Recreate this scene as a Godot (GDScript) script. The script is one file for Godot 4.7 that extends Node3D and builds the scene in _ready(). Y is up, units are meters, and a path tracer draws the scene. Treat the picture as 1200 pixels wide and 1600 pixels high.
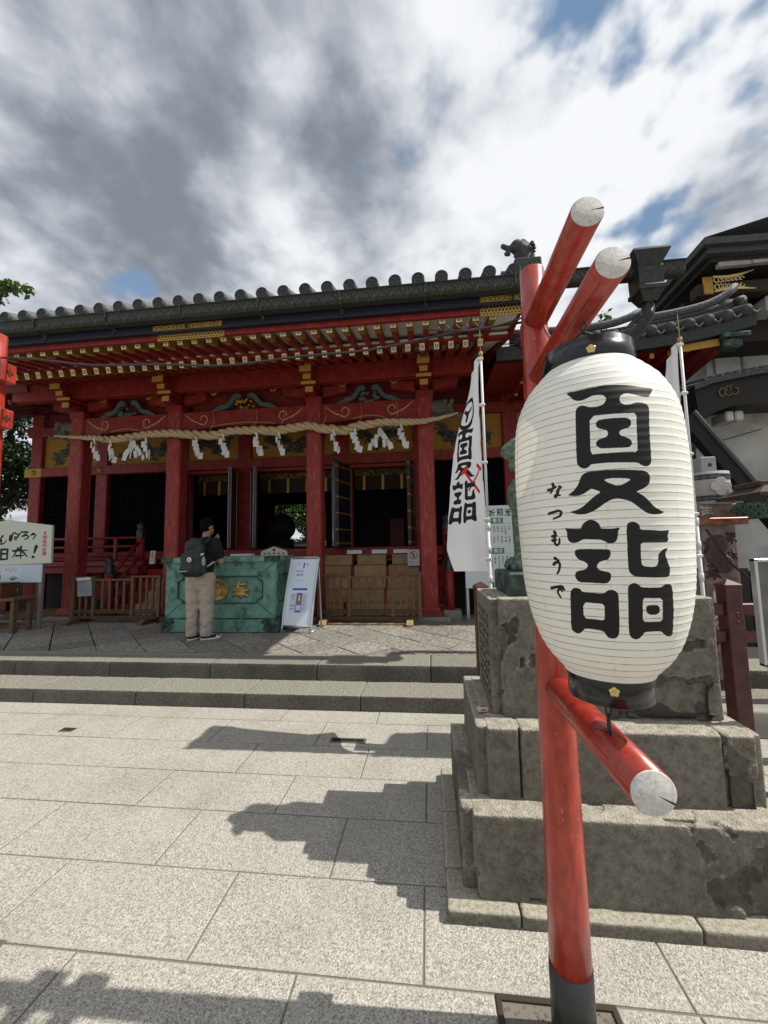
extends Node3D

# ------------------------------------------------------------------ drawing helpers
var noise := FastNoiseLite.new()
var mats := {}

func lin(r: float, g: float, b: float) -> Color:
	return Color(r, g, b).linear_to_srgb()

func tone(c: Color, k: float) -> Color:   # a colour k times as bright, in linear light
	var l := c.srgb_to_linear()
	return Color(minf(l.r * k, 1.0), minf(l.g * k, 1.0), minf(l.b * k, 1.0)).linear_to_srgb()

func noise_tex(seed_: int, freq: float, stops: Array, size := 512, type := FastNoiseLite.TYPE_SIMPLEX_SMOOTH, octaves := 4, gain := 0.5) -> NoiseTexture2D:
	var n := FastNoiseLite.new()
	n.seed = seed_
	n.noise_type = type
	n.frequency = freq
	n.fractal_octaves = octaves
	n.fractal_gain = gain
	if octaves <= 1:
		n.fractal_type = FastNoiseLite.FRACTAL_NONE
	var t := NoiseTexture2D.new()
	t.width = size
	t.height = size
	t.seamless = true
	t.noise = n
	if stops.size():
		var g := Gradient.new()
		var off := PackedFloat32Array()
		var col := PackedColorArray()
		for s in stops:
			off.append(s[0])
			col.append(s[1])
		g.offsets = off
		g.colors = col
		t.color_ramp = g
	return t

func bump_tex(seed_: int, freq: float, strength: float, size := 512, octaves := 4, type := FastNoiseLite.TYPE_SIMPLEX_SMOOTH) -> NoiseTexture2D:
	var t := noise_tex(seed_, freq, [], size, type, octaves)
	t.as_normal_map = true
	t.bump_strength = strength
	return t

# colour maps and bump maps on world axes; metres is the width of one repeat
func surf(called: String, tex: Texture2D, metres: float, rough := 0.8, bump: Texture2D = null, bump_scale := 1.0, metal := 0.0, tint := Color.WHITE, local := false) -> StandardMaterial3D:
	var m := StandardMaterial3D.new()
	m.resource_name = called
	m.albedo_color = tint
	m.albedo_texture = tex
	m.roughness = rough
	m.metallic = metal
	m.uv1_triplanar = true
	m.uv1_world_triplanar = not local
	m.uv1_scale = Vector3.ONE / metres
	if bump:
		m.normal_enabled = true
		m.normal_texture = bump
		m.normal_scale = bump_scale
	return m

func plain(called: String, c: Color, rough := 0.6, metal := 0.0) -> StandardMaterial3D:
	var m := StandardMaterial3D.new()
	m.resource_name = called
	m.albedo_color = c
	m.roughness = rough
	m.metallic = metal
	return m

func printed(called: String, img: Image, rough := 0.6, metal := 0.0) -> StandardMaterial3D:
	var m := StandardMaterial3D.new()
	m.resource_name = called
	m.albedo_texture = ImageTexture.create_from_image(img)
	m.roughness = rough
	m.metallic = metal
	return m

func tinted(m: StandardMaterial3D, k: float) -> StandardMaterial3D:
	var c: StandardMaterial3D = m.duplicate()
	var l := m.albedo_color.srgb_to_linear()
	c.albedo_color = Color(minf(l.r * k, 1), minf(l.g * k, 1), minf(l.b * k, 1), 1).linear_to_srgb()
	return c

func ST(smooth := false) -> SurfaceTool:
	var st := SurfaceTool.new()
	st.begin(Mesh.PRIMITIVE_TRIANGLES)
	st.set_smooth_group(0 if smooth else -1)
	return st

func tri(st: SurfaceTool, a: Vector3, b: Vector3, c: Vector3) -> void:   # counter-clockwise from the front
	st.add_vertex(a)
	st.add_vertex(c)
	st.add_vertex(b)

func quad(st: SurfaceTool, a: Vector3, b: Vector3, c: Vector3, d: Vector3) -> void:
	tri(st, a, b, c)
	tri(st, a, c, d)

func quad_uv(st: SurfaceTool, a: Vector3, b: Vector3, c: Vector3, d: Vector3, r := Rect2(0, 0, 1, 1)) -> void:
	# a lower left, b lower right, c upper right, d upper left
	var u0 := r.position.x
	var v0 := r.position.y
	var u1 := r.end.x
	var v1 := r.end.y
	for p in [[a, u0, v1], [c, u1, v0], [b, u1, v1], [a, u0, v1], [d, u0, v0], [c, u1, v0]]:
		st.set_uv(Vector2(p[1], p[2]))
		st.add_vertex(p[0])

# a box with bevelled edges: centre, size, bevel, turn
func bbox(st: SurfaceTool, c: Vector3, s: Vector3, bev := 0.0, turn := Basis.IDENTITY) -> void:
	var h := s * 0.5
	bev = minf(bev, minf(h.x, minf(h.y, h.z)) * 0.9)
	var i := h - Vector3.ONE * bev
	if bev <= 0.0:
		i = h
	var P := func(x: float, y: float, z: float) -> Vector3: return c + turn * Vector3(x, y, z)
	for k in 3:
		for sg in [-1.0, 1.0]:
			var q: Array[Vector3] = []
			for uv in [[-1, -1], [1, -1], [1, 1], [-1, 1]]:
				var v := Vector3.ZERO
				v[k] = sg * h[k]
				v[(k + 1) % 3] = uv[0] * i[(k + 1) % 3]
				v[(k + 2) % 3] = uv[1] * i[(k + 2) % 3]
				q.append(c + turn * v)
			if sg > 0:
				quad(st, q[0], q[1], q[2], q[3])
			else:
				quad(st, q[3], q[2], q[1], q[0])
	if bev <= 0.0:
		return
	for k in 3:   # the edges along axis k
		var a := (k + 1) % 3
		var b := (k + 2) % 3
		for sa in [-1.0, 1.0]:
			for sb in [-1.0, 1.0]:
				var q: Array[Vector3] = []
				for e in [[0, -1], [0, 1], [1, 1], [1, -1]]:
					var v := Vector3.ZERO
					v[k] = e[1] * i[k]
					v[a] = sa * (h[a] if e[0] == 0 else i[a])
					v[b] = sb * (i[b] if e[0] == 0 else h[b])
					q.append(c + turn * v)
				if sa * sb > 0:
					quad(st, q[3], q[2], q[1], q[0])
				else:
					quad(st, q[0], q[1], q[2], q[3])
	for sx in [-1.0, 1.0]:
		for sy in [-1.0, 1.0]:
			for sz in [-1.0, 1.0]:
				var x: Vector3 = P.call(sx * h.x, sy * i.y, sz * i.z)
				var y: Vector3 = P.call(sx * i.x, sy * h.y, sz * i.z)
				var z: Vector3 = P.call(sx * i.x, sy * i.y, sz * h.z)
				if sx * sy * sz > 0:
					tri(st, x, y, z)
				else:
					tri(st, x, z, y)

# a box between two corners
func cbox(st: SurfaceTool, a: Vector3, b: Vector3, bev := 0.0) -> void:
	bbox(st, (a + b) * 0.5, (b - a).abs(), bev)

# a polygon in the local xy plane pushed out along local z from 0 to depth
func prism(st: SurfaceTool, poly: PackedVector2Array, depth: float, xf := Transform3D.IDENTITY) -> void:
	if Geometry2D.is_polygon_clockwise(poly):
		poly.reverse()
	var idx := Geometry2D.triangulate_polygon(poly)
	var f := func(p: Vector2, z: float) -> Vector3: return xf * Vector3(p.x, p.y, z)
	for t in range(0, idx.size(), 3):
		var a := poly[idx[t]]
		var b := poly[idx[t + 1]]
		var c := poly[idx[t + 2]]
		if (b - a).cross(c - a) < 0:
			var s := b
			b = c
			c = s
		tri(st, f.call(a, depth), f.call(b, depth), f.call(c, depth))
		tri(st, f.call(a, 0.0), f.call(c, 0.0), f.call(b, 0.0))
	for k in poly.size():
		var a := poly[k]
		var b := poly[(k + 1) % poly.size()]
		quad(st, f.call(a, 0.0), f.call(b, 0.0), f.call(b, depth), f.call(a, depth))

# a tube along points; radius is one number or one per point
func tube(st: SurfaceTool, pts: Array, radius, seg := 10, caps := true, flat := 1.0) -> void:
	var rings := []
	var n := pts.size()
	var side := Vector3.ZERO
	for k in n:
		var d: Vector3 = (pts[mini(k + 1, n - 1)] - pts[maxi(k - 1, 0)]).normalized()
		if side == Vector3.ZERO:
			side = d.cross(Vector3.UP if absf(d.y) < 0.9 else Vector3.RIGHT).normalized()
		side = (side - d * side.dot(d)).normalized()
		var up := side.cross(d).normalized()
		var r: float = radius[k] if radius is Array else radius
		var ring := []
		for j in seg:
			var a := TAU * j / seg
			ring.append(pts[k] + side * cos(a) * r + up * sin(a) * r * flat)
		rings.append(ring)
	for k in n - 1:
		for j in seg:
			var j2 := (j + 1) % seg
			quad(st, rings[k][j], rings[k + 1][j], rings[k + 1][j2], rings[k][j2])
	if caps:
		for j in range(1, seg - 1):
			tri(st, rings[0][0], rings[0][j], rings[0][j + 1])
			tri(st, rings[n - 1][0], rings[n - 1][j + 1], rings[n - 1][j])

# a turned shape: profile of (radius, height) from bottom to top
func lathe(st: SurfaceTool, prof: Array, seg: int, at := Vector3.ZERO, uv := false, turn := Basis.IDENTITY) -> void:
	var n := prof.size()
	for k in n - 1:
		for j in seg:
			var v := []
			for e in [[k, j], [k, j + 1], [k + 1, j + 1], [k + 1, j]]:
				var a: float = TAU * e[1] / seg
				var p: Vector2 = prof[e[0]]
				v.append(at + turn * Vector3(p.x * sin(a), p.y, p.x * cos(a)))
			if uv:
				var u0 := float(j) / seg
				var u1 := float(j + 1) / seg
				var y0: float = (prof[k].y - prof[0].y) / (prof[n - 1].y - prof[0].y)
				var y1: float = (prof[k + 1].y - prof[0].y) / (prof[n - 1].y - prof[0].y)
				quad_uv(st, v[0], v[1], v[2], v[3], Rect2(u0, 1 - y1, u1 - u0, y1 - y0))
			else:
				quad(st, v[0], v[1], v[2], v[3])

# a worn block of stone: rounded edges, uneven faces, flaked patches
func rough_block(st: SurfaceTool, lo: Vector3, hi: Vector3, r := 0.015, amp := 0.004, cell := 0.03, flake := 0.0, seed_ := 1) -> void:
	noise.seed = seed_
	var c := (lo + hi) * 0.5
	var h := (hi - lo) * 0.5
	r = minf(r, minf(h.x, minf(h.y, h.z)) * 0.9)
	var inner := h - Vector3.ONE * r
	for k in 3:
		var a := (k + 1) % 3
		var b := (k + 2) % 3
		var ta := _lines(h[a], r, cell)
		var tb := _lines(h[b], r, cell)
		for sg in [-1.0, 1.0]:
			var g := []
			var cs := []
			for x in ta:
				var row := PackedVector3Array()
				var crow := PackedColorArray()
				for y in tb:
					var v := Vector3.ZERO
					v[k] = sg * h[k]
					v[a] = x
					v[b] = y
					var q := v.clamp(-inner, inner)
					var d := (v - q).normalized()
					var p := q + d * r
					var w := c + p
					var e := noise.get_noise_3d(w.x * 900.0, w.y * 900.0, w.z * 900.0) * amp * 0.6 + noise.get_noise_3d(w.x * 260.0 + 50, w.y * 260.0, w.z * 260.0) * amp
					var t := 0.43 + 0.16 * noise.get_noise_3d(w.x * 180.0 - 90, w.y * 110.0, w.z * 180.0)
					# worn pale tops, stained dark uprights; their sun and shade contrast is painted in
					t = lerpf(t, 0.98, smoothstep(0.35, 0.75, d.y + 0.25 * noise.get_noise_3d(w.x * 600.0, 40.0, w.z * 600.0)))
					if flake > 0.0:
						# shallow scales of stone have broken away, leaving a pale lip and a darker bed
						var f := noise.get_noise_3d(w.x * 110.0 + 900, w.y * 150.0, w.z * 110.0) + 0.22 * noise.get_noise_3d(w.x * 700.0, w.y * 700.0 + 300, w.z * 700.0)
						var s1 := smoothstep(0.06, 0.075, f)
						var s2 := smoothstep(0.24, 0.25, f)
						e -= flake * s1 * (0.8 + 0.7 * noise.get_noise_3d(w.x * 300.0, w.y * 300.0, w.z * 300.0)) + flake * 0.6 * s2
						t *= lerpf(1.0, 0.64, s1) * lerpf(1.0, 0.80, s2)
						t += 0.30 * maxf(0.0, 1.0 - absf(f - 0.052) * 60.0) + 0.16 * maxf(0.0, 1.0 - absf(f - 0.237) * 90.0)
					row.append(c + p + d * e)
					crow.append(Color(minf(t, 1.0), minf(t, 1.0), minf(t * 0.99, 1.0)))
				g.append(row)
				cs.append(crow)
			for x in ta.size() - 1:
				for y in tb.size() - 1:
					for f in ([[0, 0], [1, 1], [1, 0], [0, 0], [0, 1], [1, 1]] if sg > 0 else [[0, 0], [1, 0], [1, 1], [0, 0], [1, 1], [0, 1]]):
						st.set_color(cs[x + f[0]][y + f[1]])
						st.add_vertex(g[x + f[0]][y + f[1]])

func _lines(h: float, r: float, cell: float) -> PackedFloat32Array:
	var out := PackedFloat32Array()
	for k in [0.0, 0.3, 0.65]:
		out.append(-h + r * k)
	var n := maxi(1, int(ceil((2 * h - 2 * r) / cell)))
	for k in n + 1:
		out.append(-h + r + (2 * h - 2 * r) * k / n)
	for k in [0.65, 0.3, 0.0]:
		out.append(h - r * k)
	return out

# ------------------------------------------------------------------ naming helpers
func thing(called: String, label: String, category: String, at := Vector3.ZERO, group := "", turn := 0.0) -> Node3D:
	var o := Node3D.new()
	o.name = called
	o.position = at
	o.rotation.y = turn
	add_child(o, true)
	return tag(o, label, category, group)

func tag(o: Node3D, label: String, category: String, group := "", kind := "") -> Node3D:
	if label:
		o.set_meta("label", label)
	if category:
		o.set_meta("category", category)
	if group:
		o.set_meta("group", group)
	if kind:
		o.set_meta("kind", kind)
	return o

# commits the shape, given in world coordinates, as one part under a thing or part that stands unturned
func part(called: String, st, m: Material, parent: Node3D, normals := true) -> MeshInstance3D:
	var o := MeshInstance3D.new()
	o.name = called
	if st is SurfaceTool:
		if normals:
			st.generate_normals()
		o.mesh = st.commit()
	else:
		o.mesh = st
	o.material_override = m
	parent.add_child(o, true)
	var off := Vector3.ZERO
	var p: Node = parent
	while p is Node3D and p != self:
		off += p.position
		p = p.get_parent()
	o.position = -off
	return o

# a part whose shape is given in the thing's own axes
func lpart(called: String, st, m: Material, parent: Node3D) -> MeshInstance3D:
	var o := MeshInstance3D.new()
	o.name = called
	if st is SurfaceTool:
		st.generate_normals()
		o.mesh = st.commit()
	else:
		o.mesh = st
	o.material_override = m
	parent.add_child(o, true)
	return o

func setting(called: String, st: SurfaceTool, m: Material) -> MeshInstance3D:
	var o := part(called, st, m, self)
	o.set_meta("kind", "structure")
	return o

func single(called: String, st: SurfaceTool, m: Material, label: String, category: String, group := "") -> MeshInstance3D:
	var o := part(called, st, m, self)
	tag(o, label, category, group)
	return o

# ------------------------------------------------------------------ print on flat things
func new_img(w: int, h: int, c: Color) -> Image:
	var im := Image.create(w, h, false, Image.FORMAT_RGBA8)
	im.fill(c)
	return im

func fill_shape(im: Image, contours: Array, c: Color) -> void:   # even-odd, pixel coordinates
	var lo := 1e9
	var hi := -1e9
	for p: PackedVector2Array in contours:
		for v in p:
			lo = minf(lo, v.y)
			hi = maxf(hi, v.y)
	for y in range(maxi(0, int(lo)), mini(im.get_height() - 1, int(hi)) + 1):
		var xs := PackedFloat32Array()
		var yy := y + 0.5
		for p: PackedVector2Array in contours:
			var n := p.size()
			for k in n:
				var a := p[k]
				var b := p[(k + 1) % n]
				if (a.y <= yy) != (b.y <= yy):
					xs.append(a.x + (yy - a.y) / (b.y - a.y) * (b.x - a.x))
		xs.sort()
		for k in range(0, xs.size() - 1, 2):
			var x0 := int(round(xs[k]))
			var x1 := int(round(xs[k + 1]))
			if x1 > x0:
				im.fill_rect(Rect2i(x0, y, x1 - x0, 1), c)

func brush(im: Image, pts: PackedVector2Array, w0: float, w1: float, c: Color) -> void:
	var total := 0.0
	for k in pts.size() - 1:
		total += pts[k].distance_to(pts[k + 1])
	var run := 0.0
	for k in pts.size() - 1:
		var d := pts[k].distance_to(pts[k + 1])
		var n := maxi(1, int(ceil(d / maxf(0.7, minf(w0, w1) * 0.3))))
		for j in n + 1:
			var p := pts[k].lerp(pts[k + 1], float(j) / n)
			var w := lerpf(w0, w1, clampf((run + d * j / n) / maxf(total, 0.001), 0, 1)) * 0.5
			for y in range(int(floor(p.y - w)), int(ceil(p.y + w)) + 1):
				var dy := y + 0.5 - p.y
				if absf(dy) <= w:
					var hw := sqrt(w * w - dy * dy)
					im.fill_rect(Rect2i(int(round(p.x - hw)), y, maxi(1, int(round(2 * hw))), 1), c)
		run += d

func smooth2(p: PackedVector2Array, closed := true, times := 1) -> PackedVector2Array:
	for t in times:
		var q := PackedVector2Array()
		var n := p.size()
		if not closed:
			q.append(p[0])
		for k in (n if closed else n - 1):
			var a := p[k]
			var b := p[(k + 1) % n]
			q.append(a.lerp(b, 0.22))
			q.append(a.lerp(b, 0.78))
		if not closed:
			q.append(p[n - 1])
		p = q
	return p

func read_pts(s: String) -> PackedVector2Array:
	var out := PackedVector2Array()
	for w in s.split(" ", false):
		var xy := w.split(",")
		out.append(Vector2(float(xy[0]), float(xy[1])))
	return out

# simple written characters: strokes of two-digit points (column, row) on a 10 by 10 grid
var glyphs := {
	"日": "20 29|20 80 89|24 84|29 89", "本": "03 93|50 59|53 31 08|53 75 98|27 77", "奉": "12 82|24 74|05 95|40 36 08|45 66 98|26 76|17 87|55 59",
	"早": "20 24|20 70 74|22 72|24 74|06 96|50 59", "期": "02 52|10 17|40 47|14 44|07 57|20 09|60 67 59|60 90 99|63 93|66 96",
	"復": "20 03|23 15 04|24 29|50 41|42 92|43 46|43 83 86|46 86|56 38|66 97|39 68 99", "興": "10 16|10 30|30 33|50 56|33 53|70 90 96|14 24|74 84|06 96|27 08|67 99",
	"祈": "10 22|03 43 08|24 29|80 52 49|54 94|74 79", "願": "00 40|10 18 09|20 42|22 26|22 42 46|24 44|26 46|35 39|50 90|61 67|61 91 97|63 93|65 95|67 97|68 59|88 99",
	"意": "50 51|11 91|31 32|71 72|03 93|24 27|24 74 77|25 75|27 77|18 09|39 79|58 68|88 99", "第": "10 02|11 41|60 52|61 91|12 82 84|14 84|14 16|16 96 98|50 59|46 08",
	"納": "20 02 32|33 05 35|25 29|15 08|35 47|50 59|51 91 99|70 55|72 87", "社": "10 22|03 43 08|24 29|70 79|53 93|49 99", "一": "05 95", "番": "70 21|02 92|30 31|52 05|52 94|50 53|25 29|25 75 79|27 77|29 79",
	"祭": "30 02|11 41 05|60 92|51 71 94|35 65|17 87|57 59|38 19|78 99", "木": "03 93|50 59|53 18|53 98", "大": "03 93|50 34 09|53 75 99", "人": "50 34 09|44 66 99", "口": "11 18|11 81 88|18 88", "中": "12 16|12 82 86|16 86|50 59",
	"ば": "10 04 08|30 83|35 75|55 58 37|75 90|91 92", "ろ": "10 70 25|25 64 86 78 49", "う": "31 61|13 62 84 49", "ん": "50 09|25 45 49 78 95",
}

func write_glyph(im: Image, ch: String, box: Rect2, w: float, c: Color, w_end := -1.0) -> void:
	if not glyphs.has(ch):
		return
	for s in glyphs[ch].split("|"):
		var pts := PackedVector2Array()
		for d in s.split(" "):
			pts.append(box.position + Vector2((float(d[0]) + 0.5) / 10.0 * box.size.x, (float(d[1]) + 0.5) / 10.0 * box.size.y))
		brush(im, pts, w, w if w_end < 0 else w_end, c)

func write_column(im: Image, s: String, x: float, y: float, size: float, step: float, w: float, c: Color) -> void:
	for k in s.length():
		write_glyph(im, s[k], Rect2(x, y + k * step, size, size), w, c)

# lines of print too small to read in the photograph
func small_print(im: Image, r: Rect2i, size: int, gap: int, upright: bool, c: Color, rng: RandomNumberGenerator) -> void:
	var lines: int = (r.size.x if upright else r.size.y) / (size + gap)
	for l in lines:
		var at := 0
		var long: int = int((r.size.y if upright else r.size.x) * rng.randf_range(0.55, 1.0))
		while at + size < long:
			var x := r.position.x + (l * (size + gap) if upright else at)
			var y := r.position.y + (at if upright else l * (size + gap))
			for k in 3:
				im.fill_rect(Rect2i(x, y + rng.randi_range(0, size - 2), rng.randi_range(size / 2, size), maxi(1, size / 6)), c)
			im.fill_rect(Rect2i(x + rng.randi_range(0, size - 2), y, maxi(1, size / 6), size - 1), c)
			at += size + 1

# ------------------------------------------------------------------ bodies: smooth union of tapered capsules, meshed by surface nets
# bones: [from, to, radius from, radius to, squash (optional Vector3)]; cut: lowest and highest kept height
func blob(bones: Array, cell: float, blend := 0.03, wrinkle := 0.0, wrinkle_scale := 60.0, y_lo := -1e9, y_hi := 1e9) -> SurfaceTool:
	var lo := Vector3.ONE * 1e9
	var hi := -lo
	for b in bones:
		var r := maxf(b[2], b[3]) + blend + 2 * cell
		for k in 2:
			var p: Vector3 = b[k]
			lo = lo.min(p - Vector3.ONE * r)
			hi = hi.max(p + Vector3.ONE * r)
	var n := Vector3i(((hi - lo) / cell).ceil()) + Vector3i.ONE
	var f := PackedFloat32Array()
	f.resize(n.x * n.y * n.z)
	f.fill(1.0)
	for b in bones:
		var p0: Vector3 = b[0]
		var p1: Vector3 = b[1]
		var r0: float = b[2]
		var r1: float = b[3]
		var sq: Vector3 = b[4] if b.size() > 4 else Vector3.ONE
		var rr := maxf(r0, r1) * maxf(1.0, maxf(sq.x, maxf(sq.y, sq.z))) + blend + 2 * cell
		var i0 := Vector3i(((p0.min(p1) - Vector3.ONE * rr - lo) / cell).floor()).clamp(Vector3i.ZERO, n - Vector3i.ONE)
		var i1 := Vector3i(((p0.max(p1) + Vector3.ONE * rr - lo) / cell).ceil()).clamp(Vector3i.ZERO, n - Vector3i.ONE)
		var axis := p1 - p0
		var len2 := maxf(axis.length_squared(), 1e-9)
		var smin := minf(sq.x, minf(sq.y, sq.z))
		for z in range(i0.z, i1.z + 1):
			for y in range(i0.y, i1.y + 1):
				for x in range(i0.x, i1.x + 1):
					var q := lo + Vector3(x, y, z) * cell - p0
					var t := clampf(q.dot(axis) / len2, 0, 1)
					var w := (q - axis * t) / sq
					var d := (w.length() - lerpf(r0, r1, t)) * smin
					var at := (z * n.y + y) * n.x + x
					var o := f[at]
					var h := maxf(blend - absf(o - d), 0.0) / maxf(blend, 1e-6)
					f[at] = minf(o, d) - h * h * blend * 0.25
	if wrinkle > 0.0:
		for z in n.z:
			for y in n.y:
				for x in n.x:
					var at := (z * n.y + y) * n.x + x
					if absf(f[at]) < 0.06:
						var w := lo + Vector3(x, y, z) * cell
						f[at] += noise.get_noise_3d(w.x * wrinkle_scale * 10, w.y * wrinkle_scale * 16, w.z * wrinkle_scale * 10) * wrinkle
	for z in n.z:
		for y in n.y:
			var wy := lo.y + y * cell
			if wy < y_lo or wy > y_hi:
				var cut := maxf(y_lo - wy, wy - y_hi)
				for x in n.x:
					var at := (z * n.y + y) * n.x + x
					f[at] = maxf(f[at], cut)
	var st := ST(true)
	var vert := {}
	var corner := PackedInt32Array([0, 1, n.x, n.x + 1, n.x * n.y, n.x * n.y + 1, n.x * n.y + n.x, n.x * n.y + n.x + 1])
	var edges := [[0, 1], [2, 3], [4, 5], [6, 7], [0, 2], [1, 3], [4, 6], [5, 7], [0, 4], [1, 5], [2, 6], [3, 7]]
	for z in n.z - 1:
		for y in n.y - 1:
			for x in n.x - 1:
				var at := (z * n.y + y) * n.x + x
				var inside := 0
				for k in 8:
					if f[at + corner[k]] < 0:
						inside += 1
				if inside == 0 or inside == 8:
					continue
				var sum := Vector3.ZERO
				var cnt := 0
				for e in edges:
					var a := f[at + corner[e[0]]]
					var b := f[at + corner[e[1]]]
					if (a < 0) != (b < 0):
						var t := a / (a - b)
						var pa := Vector3(e[0] & 1, (e[0] >> 1) & 1, e[0] >> 2)
						var pb := Vector3(e[1] & 1, (e[1] >> 1) & 1, e[1] >> 2)
						sum += pa.lerp(pb, t)
						cnt += 1
				vert[at] = lo + (Vector3(x, y, z) + sum / cnt) * cell
	var sx := 1
	var sy := n.x
	var sz := n.x * n.y
	for at in vert:
		for ax in [[sx, sy, sz], [sy, sz, sx], [sz, sx, sy]]:
			var a := f[at]
			var nb: int = at + ax[0]
			if nb >= f.size():
				continue
			var b := f[nb]
			if (a < 0) == (b < 0):
				continue
			var k1: int = at - ax[1]
			var k2: int = at - ax[1] - ax[2]
			var k3: int = at - ax[2]
			if not (vert.has(k1) and vert.has(k2) and vert.has(k3)):
				continue
			if a < 0:
				quad(st, vert[at], vert[k1], vert[k2], vert[k3])
			else:
				quad(st, vert[at], vert[k3], vert[k2], vert[k1])
	return st
var print_natsu := [
	"-37.9,758 -28.6,757 -18.3,758 -8.3,758 1.8,754 11.4,748 19.4,747 16.0,733 14.2,726 11.8,724 8.3,727 3.6,732 0.3,735 -2.3,734 -4.5,728 -5.1,721 -4.3,713 -1.9,708 0.7,708 3.5,712 6.2,713 9.7,711 12.0,707 12.8,700 11.7,674 10.7,637 10.5,606 10.1,583 8.2,577 6.2,576 4.0,579 2.0,585 -4.1,586 -12.9,588 -21.7,588 -24.2,588 -25.3,583 -27.8,580 -30.2,584 -31.8,591 -32.1,604 -31.8,641 -31.5,677 -31.2,709 -30.2,717 -27.9,720 -25.6,718 -23.1,713 -19.4,711 -16.6,712 -14.0,716 -12.7,725 -13.0,731 -14.4,736 -17.6,738 -20.8,738 -24.0,734 -27.4,731 -30.3,733 -32.7,738 -34.5,747",
	"-23.1,693 -10.6,691 -1.3,690 4.0,690 3.3,662 2.7,628 2.4,606 -3.6,607 -12.5,608 -19.5,609 -23.9,609 -23.5,646",
	"-17.2,682 -10.8,682 -4.1,681 -1.6,680 0.2,674 0.2,666 -1.1,660 -3.6,657 -6.1,655 -7.2,650 -6.7,644 -4.7,640 -2.3,637 -0.6,631 -0.5,624 -1.8,618 -4.0,617 -10.5,618 -17.0,619 -19.3,622 -20.5,628 -20.2,635 -18.7,639 -15.9,641 -14.0,644 -13.3,650 -13.9,657 -16.2,660 -18.8,664 -19.9,670 -19.4,678",
	"-38.9,527 -35.2,535 -32.8,544 -31.3,554 -30.2,564 -28.6,570 -25.5,573 -19.0,573 -10.3,572 -1.4,570 4.7,568 7.5,564 8.6,555 8.3,545 6.8,537 3.9,531 -0.6,525 1.8,521 4.8,514 7.3,504 10.4,493 13.8,486 16.9,483 13.7,479 9.5,478 5.6,481 2.5,488 -1.0,499 -4.4,507 -7.9,511 -10.8,513 -13.7,512 -17.3,506 -20.9,497 -24.6,489 -29.0,484 -32.7,484 -35.8,487 -38.3,491 -33.8,494 -29.9,501 -26.6,511 -23.5,520 -19.5,528 -22.1,533 -24.8,537 -27.1,532 -29.4,527 -32.5,524 -36.3,525",
	"-17.6,553 -15.3,555 -10.6,555 -4.8,553 -2.8,551 -3.7,548 -7.4,541 -10.4,538 -13.2,543 -16.0,548",
]
var print_mode := [
	"-42.4,457 -38.8,455 -35.4,454 -32.1,454 -31.7,460 -30.1,467 -27.8,471 -25.8,472 -23.7,469 -21.9,463 -21.1,456 -21.1,453 -17.5,452 -14.4,452 -12.0,453 -10.4,454 -11.5,447 -11.9,439 -12.4,430 -13.7,424 -15.6,422 -17.4,422 -19.2,426 -21.3,430 -27.2,431 -31.1,432 -33.5,428 -35.3,425 -37.4,424 -39.5,426 -40.8,431 -41.2,440 -41.1,450",
	"-35.6,411 -27.6,411 -18.9,410 -17.0,409 -16.5,403 -17.0,395 -18.3,389 -20.8,387 -23.1,384 -24.5,378 -24.6,372 -23.1,367 -20.3,365 -17.8,363 -16.9,358 -17.5,348 -18.9,342 -20.8,340 -27.1,341 -34.1,341 -36.5,343 -38.1,351 -37.9,360 -36.3,365 -32.9,367 -30.8,370 -29.8,376 -30.2,381 -31.8,385 -33.8,387 -36.0,392 -37.2,400 -37.1,407",
	"-41.9,322 -39.7,329 -37.6,329 -35.5,327 -34.7,321 -28.3,320 -21.5,319 -20.1,325 -17.8,328 -15.3,326 -13.8,321 -13.4,312 -13.6,283 -13.6,248 -14.0,236 -15.4,228 -18.0,226 -20.5,227 -22.2,233 -23.1,239 -25.5,242 -30.5,243 -35.7,243 -37.3,237 -40.1,230 -43.0,230 -45.2,235 -45.6,243 -43.8,276 -42.6,312",
	"-34.7,299 -28.1,299 -21.9,298 -22.1,279 -22.4,263 -29.0,265 -35.5,265",
	"-6.9,457 -5.6,463 -3.4,465 -1.2,463 0.5,457 0.6,448 7.8,447 14.3,445 19.9,447 18.2,439 18.1,433 18.8,427 17.1,422 13.9,422 6.7,423 0.5,423 0.4,402 0.4,380 1.6,375 6.7,373 9.6,375 10.8,381 10.8,393 11.8,401 14.1,408 18.4,411 16.4,405 15.9,397 17.0,385 18.5,374 19.0,365 18.3,356 16.2,352 10.0,352 3.0,353 -2.9,354 -5.4,358 -7.1,366 -7.2,385 -7.1,418",
	"-8.1,331 -7.0,339 -4.4,342 -2.2,340 -0.6,333 6.1,332 12.7,332 14.0,337 16.4,339 19.3,337 20.6,329 21.5,304 22.8,281 23.4,258 24.4,246 24.6,234 22.9,230 19.1,232 16.2,238 14.1,243 7.5,243 2.5,242 1.2,236 -0.5,229 -3.0,226 -5.7,229 -7.4,236 -8.0,253 -8.1,295",
	"0.4,312 6.3,311 13.2,311 13.8,287 14.4,263 6.7,263 0.8,263 0.6,288",
	"2.5,288 2.8,294 4.2,297 7.1,297 10.1,297 11.6,292 11.7,284 10.7,279 8.0,277 5.1,278 3.2,282",
]
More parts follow.
